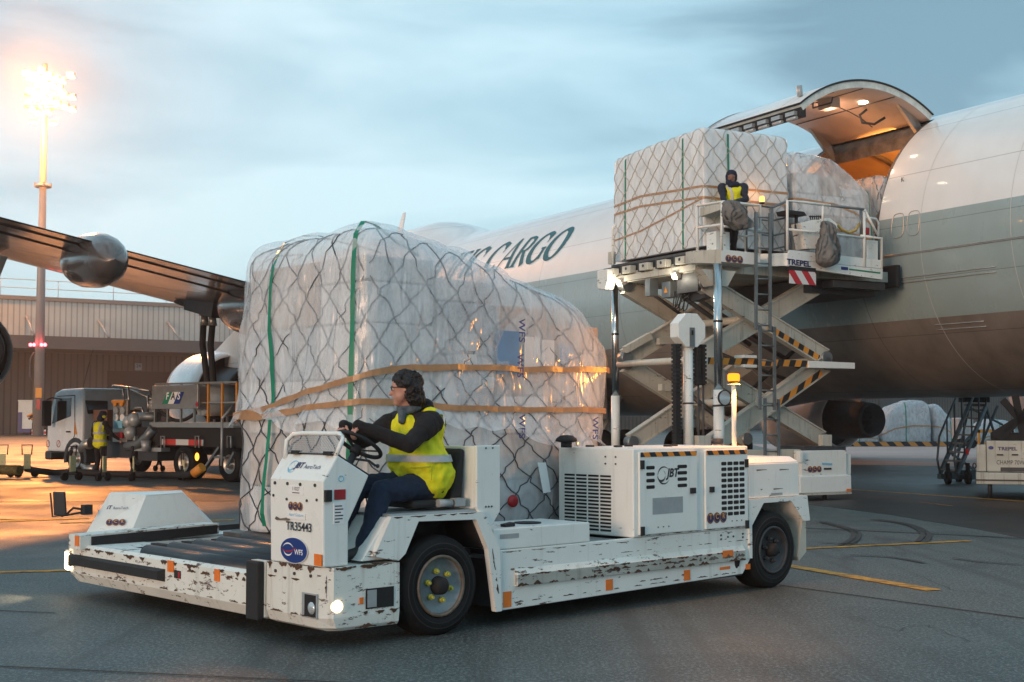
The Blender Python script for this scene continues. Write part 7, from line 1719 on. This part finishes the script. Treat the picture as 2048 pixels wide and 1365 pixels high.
# --- worker at the fuel truck, seen from behind
wp_ = WORLD.px(199, 954, z=0); ws = (WORLD.px(203, 822, y=wp_.y).z) / 1.78
Q = Frame(wp_.x, wp_.y, 0, 62)       # facing away, towards the truck controls
QW = thing('person', 'worker in yellow vest and dark cap seen from behind at the fuel truck', 'person', Q, (0, 0, 0))
def q_(a, b, c): return V(a * ws, b * ws, c * ws)
sk = 3; hd3 = q_(.05, -.04, 1.64); hp4, HP4 = head_prims(hd3, (1, -.45, -.25), sk, s=ws)
p3 = [(q_(0, .09, .92), q_(0, -.09, .92), .115, .115, 1), (q_(0, 0, 1.0), q_(.0, 0, 1.32), .15, .165, 0), (q_(0, .17, 1.42), q_(0, -.17, 1.42), .085, .085, 0), (q_(0, 0, 1.42), q_(.02, 0, 1.54), .10, .07, 0), (q_(.02, 0, 1.54), hd3, .06, .06, sk)]
for s in (1, -1):
    kn = q_(.04, s * .11, .48); an = q_(-.02, s * .11, .08); el = q_(.02, s * .30, 1.14) if s > 0 else q_(.08, -.32, 1.16); wr = q_(.16, .26, .96) if s > 0 else q_(.30, -.36, 1.02)
    p3 += [(q_(0, s * .09, .90), kn, .11, .075, 1), (kn, an, .075, .058, 1), (an, an + V(0, 0, -.03), .055, .055, 2), (an + V(0, 0, -.035), an + V(.15, 0, -.04), .045, .035, 2), (q_(0, s * .18, 1.42), el, .072, .056, 0), (el, wr, .056, .04, 0)]
    p3 += hand_prims(wr, (wr - el), V(0, 0, -1), (0, -s, 0), sk, ws)
fuse.nm = (0, 1); fuse(p3 + hp4, 'body', [M_cloth, M_cloth, M_shoe, M_skin], QW, .013, 3, .006)
vq = [(q_(0, .07, .90), q_(0, -.07, .90), .15, .15, 0), (q_(0, 0, 1.0), q_(.0, 0, 1.32), .17, .185, 0), (q_(0, .13, 1.38), q_(0, -.13, 1.38), .112, .112, 0)]
vv = fuse(vq, 'vest', [M_hi], QW, .014, 3, .006)
for z in (.98, 1.18): band(vv, vq, [(q_(0, 0, z), (cos(a), sin(a), 0), (0, 0, 1)) for a in [2 * pi * k / 30 for k in range(30)]], .055, M_tape, 'reflective_band', True, .012)
for s in (1, -1): band(vv, vq, [(q_(0, s * .10, 1.15), Vector((cos(a), s * .12, sin(a))), (0, 1, 0)) for a in [rad(lerp(185, 60, k / 16)) for k in range(17)]], .05, M_tape, 'reflective_band', False, .012)
for p_, r_q in ((q_(0, .16, 1.42), q_(.01, .26, 1.22)), (q_(0, -.16, 1.42), q_(.05, -.26, 1.22))): fuse([(p_, r_q, .10, .072, 0)], 'sleeve', [M_cloth], QW, .014, 2)
fuse([(HP4(-.02, 0, .04), HP4(.0, 0, .05), .105 * ws, .10 * ws, 0), (HP4(-.05, 0, -.04), HP4(-.05, 0, -.09), .085, .10, 0)], 'hood', [M_hood], QW, .012, 2)
for s in (1, -1): mb = MB(); mb.cyl(HP4(-.01, s * .09, -.02), HP4(-.01, s * .125, -.02), .038, n=12); mb.part('ear_defender', M_hi, QW)

# ---------------------------------------------------------------- far left: baggage cart and trolley
c_ = WORLD.px(30, 870, z=0); CF = Frame(c_.x, c_.y, 0, 0); BC = thing('baggage_cart', 'white box baggage cart with blue chassis in front of the shed', 'baggage cart', CF)
g_ = lambda x, y, yy=0.0: CF.px(x, y, y=yy)
zt, zb_ = g_(30, 803).z, g_(30, 858).z
for x0, x1 in ((-12, 10), (36, 64)): a, c = g_(x0, 803), g_(x1, 858); mb = MB(); mb.box(a.x, 0, zb_, c.x, 2.2, zt); mb.part('side_panel', M_clean, BC, bevel=.03)
a, c = g_(-12, 803), g_(64, 858); mb = MB(); mb.box(a.x, -.03, zt, c.x, 2.23, zt + .12); mb.part('roof', M_clean, BC)
mb = MB(); mb.box(g_(10, 803).x, 1.9, zb_, g_(36, 803).x, 2.0, zt); mb.part('back_panel', M_dark, BC)
mb = MB(); mb.box(a.x, -.02, zb_ - .35, c.x, 2.2, zb_); mb.box(g_(36, 840).x, -.06, zb_, g_(44, 840).x, -.02, g_(40, 825).z); mb.part('chassis', M_blue, BC)
for x in (3, 53):
    mb = MB(); p = g_(x, 866); mb.cyl((p.x, .1, .33), (p.x, .4, .33), .33, n=18); mb.part('wheel', M_tyre, BC)
mb = MB(); a = g_(12, 803); c = g_(44, 794); mb.box(a.x, .4, zt + .12, c.x, 1.4, c.z); mb.top('crate', M_carton, 'brown crate lying on the roof of the baggage cart', 'crate', CF, (a.x, 1, zt + .12))
ET = thing('equipment_trolley', 'low dark trolley with yellow gear and red white board left of the truck cab', 'trolley', CF, (3, -6, 0))
for k in range(9):
    p = g_(66 + k * 2.6, 838 + (k * 5) % 9, -6); mb = MB(); mb.tube([p + V(-.5, 0, .2), p + V(0, 0, .45), p + V(.5, .2, -.1)], .10, 6); mb.part('gear', (M_amber, M_dgrey, M_black)[k % 3], ET)
a, c = g_(64, 846, -6), g_(92, 862, -6); mb = MB(); mb.box(a.x, -6, c.z - .3, c.x, -4.5, a.z); mb.part('tray', M_dark, ET)
mb = MB(); mb.box(a.x, -6.06, c.z - .35, c.x, -6.01, c.z + .1); mb.part('marker_board', H_rw, ET)
for x in (68, 88): p = g_(x, 872, -6); mb = MB(); mb.cyl((p.x, -6.0, .35), (p.x, -5.7, .35), .35, n=16); mb.part('wheel', M_tyre, ET)

# ---------------------------------------------------------------- right side under the fuselage: pallets on a striped dock, steps, second loader
BY = 74.0; H_dock = hazard('dock hazard stripes', (.62, .26, .06), (.02, .015, .02), .78, (1, 0, .9))
b_ = lambda x, y, yy=BY: WORLD.px(x, y, y=yy)
a, c = b_(1652, 884.5), b_(2130, 894); mb = MB(); mb.box(a.x, BY, .0, c.x, BY + 3.4, a.z); DK = mb.top('pallet_dock', M_dgrey, 'low roller dock carrying wrapped pallets, edged in black and amber stripes', 'pallet dock', WORLD, (a.x, BY, 0))
mb = MB(); mb.box(a.x, BY - .03, .02, c.x, BY - .004, a.z + .02); mb.part('hazard_edge', H_dock, DK)
def dock_load(x0, x1, ytop, seed, prof, lab, film_, zb=None):
    A0, A1 = b_(x0, 884), b_(x1, 884); z0 = a.z + .02; zt_ = b_(x0, ytop).z; wd_ = A1.x - A0.x
    r = thing('cargo_pallet', lab, 'cargo pallet', WORLD, ((A0.x + A1.x) / 2, BY + 1.5, z0), 'wrapped pallets waiting on the striped dock')
    tp = lambda x: interp([(A0.x + wd_ * t, z0 + (zt_ - z0) * h) for t, h in prof], x)
    Pr = load_shape(tp, A0.x, A1.x, BY + 2.9, BY + .2, z0, .5, .3, .10, seed)
    def P(u, v, bump=True): return Pr(u, v, bump)
    wrapped_load(r, P, 90, 40, film_, M_cord, .012, 6, 16, [(.62, 0, .9, .06), (.78, 0, .9, .06)], [([(.4, .35), (.5, .36), (.9, .34)], .07)])
    mb = MB(); mb.box(A0.x + .3, BY + .5, z0, A1.x - .3, BY + 2.6, z0 + (zt_ - z0) * .6); mb.part('carton_stack', M_carton2, r)
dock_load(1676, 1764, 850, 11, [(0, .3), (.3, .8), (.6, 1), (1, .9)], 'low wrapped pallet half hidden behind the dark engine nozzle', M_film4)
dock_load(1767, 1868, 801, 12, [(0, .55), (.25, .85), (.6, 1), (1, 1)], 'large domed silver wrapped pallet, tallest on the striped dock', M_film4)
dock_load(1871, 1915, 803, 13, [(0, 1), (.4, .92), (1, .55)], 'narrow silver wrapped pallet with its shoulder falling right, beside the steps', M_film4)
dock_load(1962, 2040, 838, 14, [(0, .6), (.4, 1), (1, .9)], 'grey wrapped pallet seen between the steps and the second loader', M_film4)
# cart between them
p = b_(1930, 884, 70); CT = thing('service_cart', 'small pale service cart standing right of the dock pallets', 'cart', WORLD, (p.x, 70, 0))
a2, c2 = b_(1917, 836, 70), b_(1948, 880, 70); mb = MB(); mb.box(a2.x, 70, c2.z, c2.x, 71.2, a2.z); mb.part('cart_body', M_lgrey, CT, bevel=.05)
for x in (1922, 1943): q = b_(x, 886, 70); mb = MB(); mb.cyl((q.x, 69.9, .25), (q.x, 70.2, .25), .25, n=14); mb.part('wheel', M_tyre, CT)
mb = MB(); q = b_(1980, 860, 68); mb.box(q.x - .6, 68, q.z - .15, q.x + 1.2, 68.1, q.z + .02); mb.box(q.x - .6, 68, 0, q.x - .5, 68.1, q.z); mb.box(q.x + 1.1, 68, 0, q.x + 1.2, 68.1, q.z); mb.top('barrier', M_amber, 'low yellow barrier in front of the grey wrapped pallet', 'barrier', WORLD, (q.x, 68, 0))
# maintenance steps
M_steel = pm('blue grey steps steel', (.055, .075, .09), .5, .3, .3, 5)
s_ = lambda x, y, yy: WORLD.px(x, y, y=yy)
SX = thing('maintenance_steps', 'dark blue grey wheeled maintenance steps beneath the rear fuselage', 'steps', WORLD, (*s_(1915, 960, 33.2).xy, 0))
A0, A1 = s_(1880, 948, 32.6), s_(1938, 812, 34.4); B0, B1 = s_(1914, 950, 32.4), s_(1972, 813, 34.2)
mb = MB(); mb.bar(A0, A1, .06, .12); mb.part('stringer', M_steel, SX); mb = MB(); mb.bar(B0, B1, .06, .12); mb.part('stringer', M_steel, SX)
for k in range(8):
    t = (k + .5) / 8; a4, b4 = A0.lerp(A1, t), B0.lerp(B1, t); mb = MB(); mb.bar(a4, b4, .22, .04, up=(0, 0, 1)); mb.part('tread', M_steel, SX)
mb = MB(); mb.prism([A1, B1, B1 + V(.3, 1.3, 0), A1 + V(.3, 1.3, 0)], (0, 0, .06)); mb.part('top_platform', M_steel, SX)
mb = MB(); mb.prism([A1 + V(-.1, 0, .1), A1 + V(-.1, 0, .45), B1 + V(.1, 0, .30), B1 + V(.1, 0, .1)], (0, .5, 0)); mb.part('top_box', M_dark, SX)
for a4, b4 in ((A0, A1), (B0, B1)):
    mb = MB(); n_ = V(0, 0, .95); mb.tube([a4, a4 + V(-.06, 0, .35), a4 + V(0, 0, .9), b4 + n_, b4 + V(.3, 1.2, .95)], .026, 6)
    for t in (.25, .5, .75, 1): q = a4.lerp(b4, t); mb.tube([q, q + n_], .02, 6)
    mb.part('handrail', M_steel, SX)
for p0, p1 in (((1938, 815, 34.4), (1908, 950, 34.4)), ((1972, 815, 34.2), (1960, 950, 34.2)), ((1900, 905, 33.2), (1955, 945, 34.2)), ((1960, 850, 34.2), (1905, 912, 33.4)), ((1995, 812, 34.6), (1958, 900, 34.4)), ((1972, 813, 34.2), (2000, 905, 34.4)), ((1938, 815, 34.4), (2005, 850, 34.8))):
    mb = MB(); mb.bar(s_(*p0), s_(*p1), .045); mb.part('brace', M_steel, SX)
mb = MB(); mb.bar(s_(1878, 953, 32.5), s_(1955, 955, 33.0), .12); mb.bar(s_(1895, 945, 34), s_(1960, 946, 34), .12); mb.part('base_frame', M_steel, SX)
for x, y, yy in ((1896, 966, 32.5), (1936, 968, 32.7), (1918, 962, 33.6)):
    p = s_(x, y, yy); mb = MB(); mb.cyl((p.x - .05, p.y, .16), (p.x + .05, p.y, .16), .16, n=16); mb.bar((p.x, p.y, .16), (p.x, p.y, .5), .08); mb.part('castor', M_tyre, SX)
mb = MB(); p = s_(1932, 904, 32.9); mb.box(p.x - .06, p.y - .03, p.z - .07, p.x + .06, p.y, p.z + .07); mb.part('brake_tag', M_red, SX)
# second loader
q = WORLD.px(1951, 969, z=.28); G2 = Frame(q.x, q.y, 0, math.degrees(math.atan2(q.y, q.x))); sz = 0.0
v_ = lambda x, y, s=sz: G2.px(x, y, x=s)
L2 = thing('cargo_high_loader', 'second grey white loader cut off by the right edge of the photograph', 'cargo loader', G2, (1.5, -2, 0))
a, c = v_(1952, 945), v_(1957, 969); mb = MB(); mb.box(sz, a.y, c.z, sz + 3, a.y - 6, a.z); mb.part('lower_skirt', M_lift, L2, bevel=.02)
mb = MB(); mb.box(sz - .02, a.y + .02, c.z + .30 * (a.z - c.z), sz - .001, a.y - 6, c.z + .42 * (a.z - c.z)); mb.part('skirt_groove', M_dgrey, L2)
a, c = v_(1973, 882), v_(2048, 944); mb = MB(); mb.box(sz + .05, a.y, a.z, sz + 2.6, a.y - 5, v_(1973, 944).z); bx = mb.part('engine_housing', M_lift, L2, bevel=.02)
mb = MB(); mb.box(sz + .045, a.y - .25, v_(1973, 935).z, sz + .049, a.y - 1.1, v_(1973, 944).z + .01); mb.part('soot_stain', M_dgrey, bx)
mb = MB(); b5 = v_(1953, 890); mb.box(sz + .1, b5.y, b5.z, sz + .6, a.y + .01, v_(1953, 944).z); mb.part('side_locker', M_lift, L2, bevel=.02)
o = v_(2015, 903, sz + .045); mb = MB(); mb.text('TREPEL', o, (0, -1, 0), (0, 0, 1), .065, .03, wide=1.2); mb.part('maker_lettering', M_navy, bx)
o = v_(2021, 932, sz + .045); mb = MB(); mb.text('CHAMP 70W', o, (0, -1, 0), (0, 0, 1), .085, .0, wide=.75); mb.part('model_lettering', M_dgrey, bx)
for x in (2000, 2030): p = v_(x, 910, sz + .04); mb = MB(); mb.bar(p + V(0, .06, 0), p + V(0, -.06, 0), .03, .025); mb.part('handle', M_black, bx)
p = v_(1982, 896, sz + .045); mb = MB(); mb.poly([p + V(-.002, .05 * cos(2 * pi * k / 20), .035 * sin(2 * pi * k / 20)) for k in range(20)]); mb.part('handler_badge', M_blue, bx)
p = v_(1980, 985, sz + .3); mb = MB(); mb.cyl((sz + .3, p.y, 0), (sz + .3, p.y, .4), .045, n=10); mb.part('jack_leg', M_dgrey, L2)
mb = MB(); mb.box(sz + .3, a.y - .1, a.z, sz + 2.4, a.y - 5, a.z + .14); mb.part('top_deck', M_dark, L2)
for p0, p1 in (((1998, 880), (2075, 800)), ((2005, 800), (2075, 880)), ((1985, 872), (2070, 820)), ((2030, 790), (2048, 880))):
    for ds in (.3, 2.2): mb = MB(); mb.bar(v_(*p0, sz + ds), v_(*p1, sz + ds), .10, .14); mb.part('scissor_arm', M_dark, L2)
mb = MB(); p = v_(1951, 932, sz + .1); mb.tube([p + V(0, .03 * cos(2 * pi * k / 12) + .02, .05 * sin(2 * pi * k / 12)) for k in range(12)], .012, 5, True); mb.part('tow_eye', M_black, L2)
# ---------------------------------------------------------------- haze volume, added so the mast lamps get a lens-bloom halo
mb = MB(); mb.box(-640, -80, -1.3, 640, 940, 42)
hz_m = bpy.data.materials.new('lamp halo haze'); hz_m.use_nodes = True; t = hz_m.node_tree; t.nodes.clear()
o = N(t, 'ShaderNodeOutputMaterial'); pv = N(t, 'ShaderNodeVolumePrincipled'); pv.inputs['Color'].default_value = (.9, .93, .95, 1); pv.inputs['Density'].default_value = .0007; pv.inputs['Anisotropy'].default_value = .55
t.links.new(pv.outputs[0], o.inputs['Volume'])
mb.top('haze', hz_m, kind='stuff')
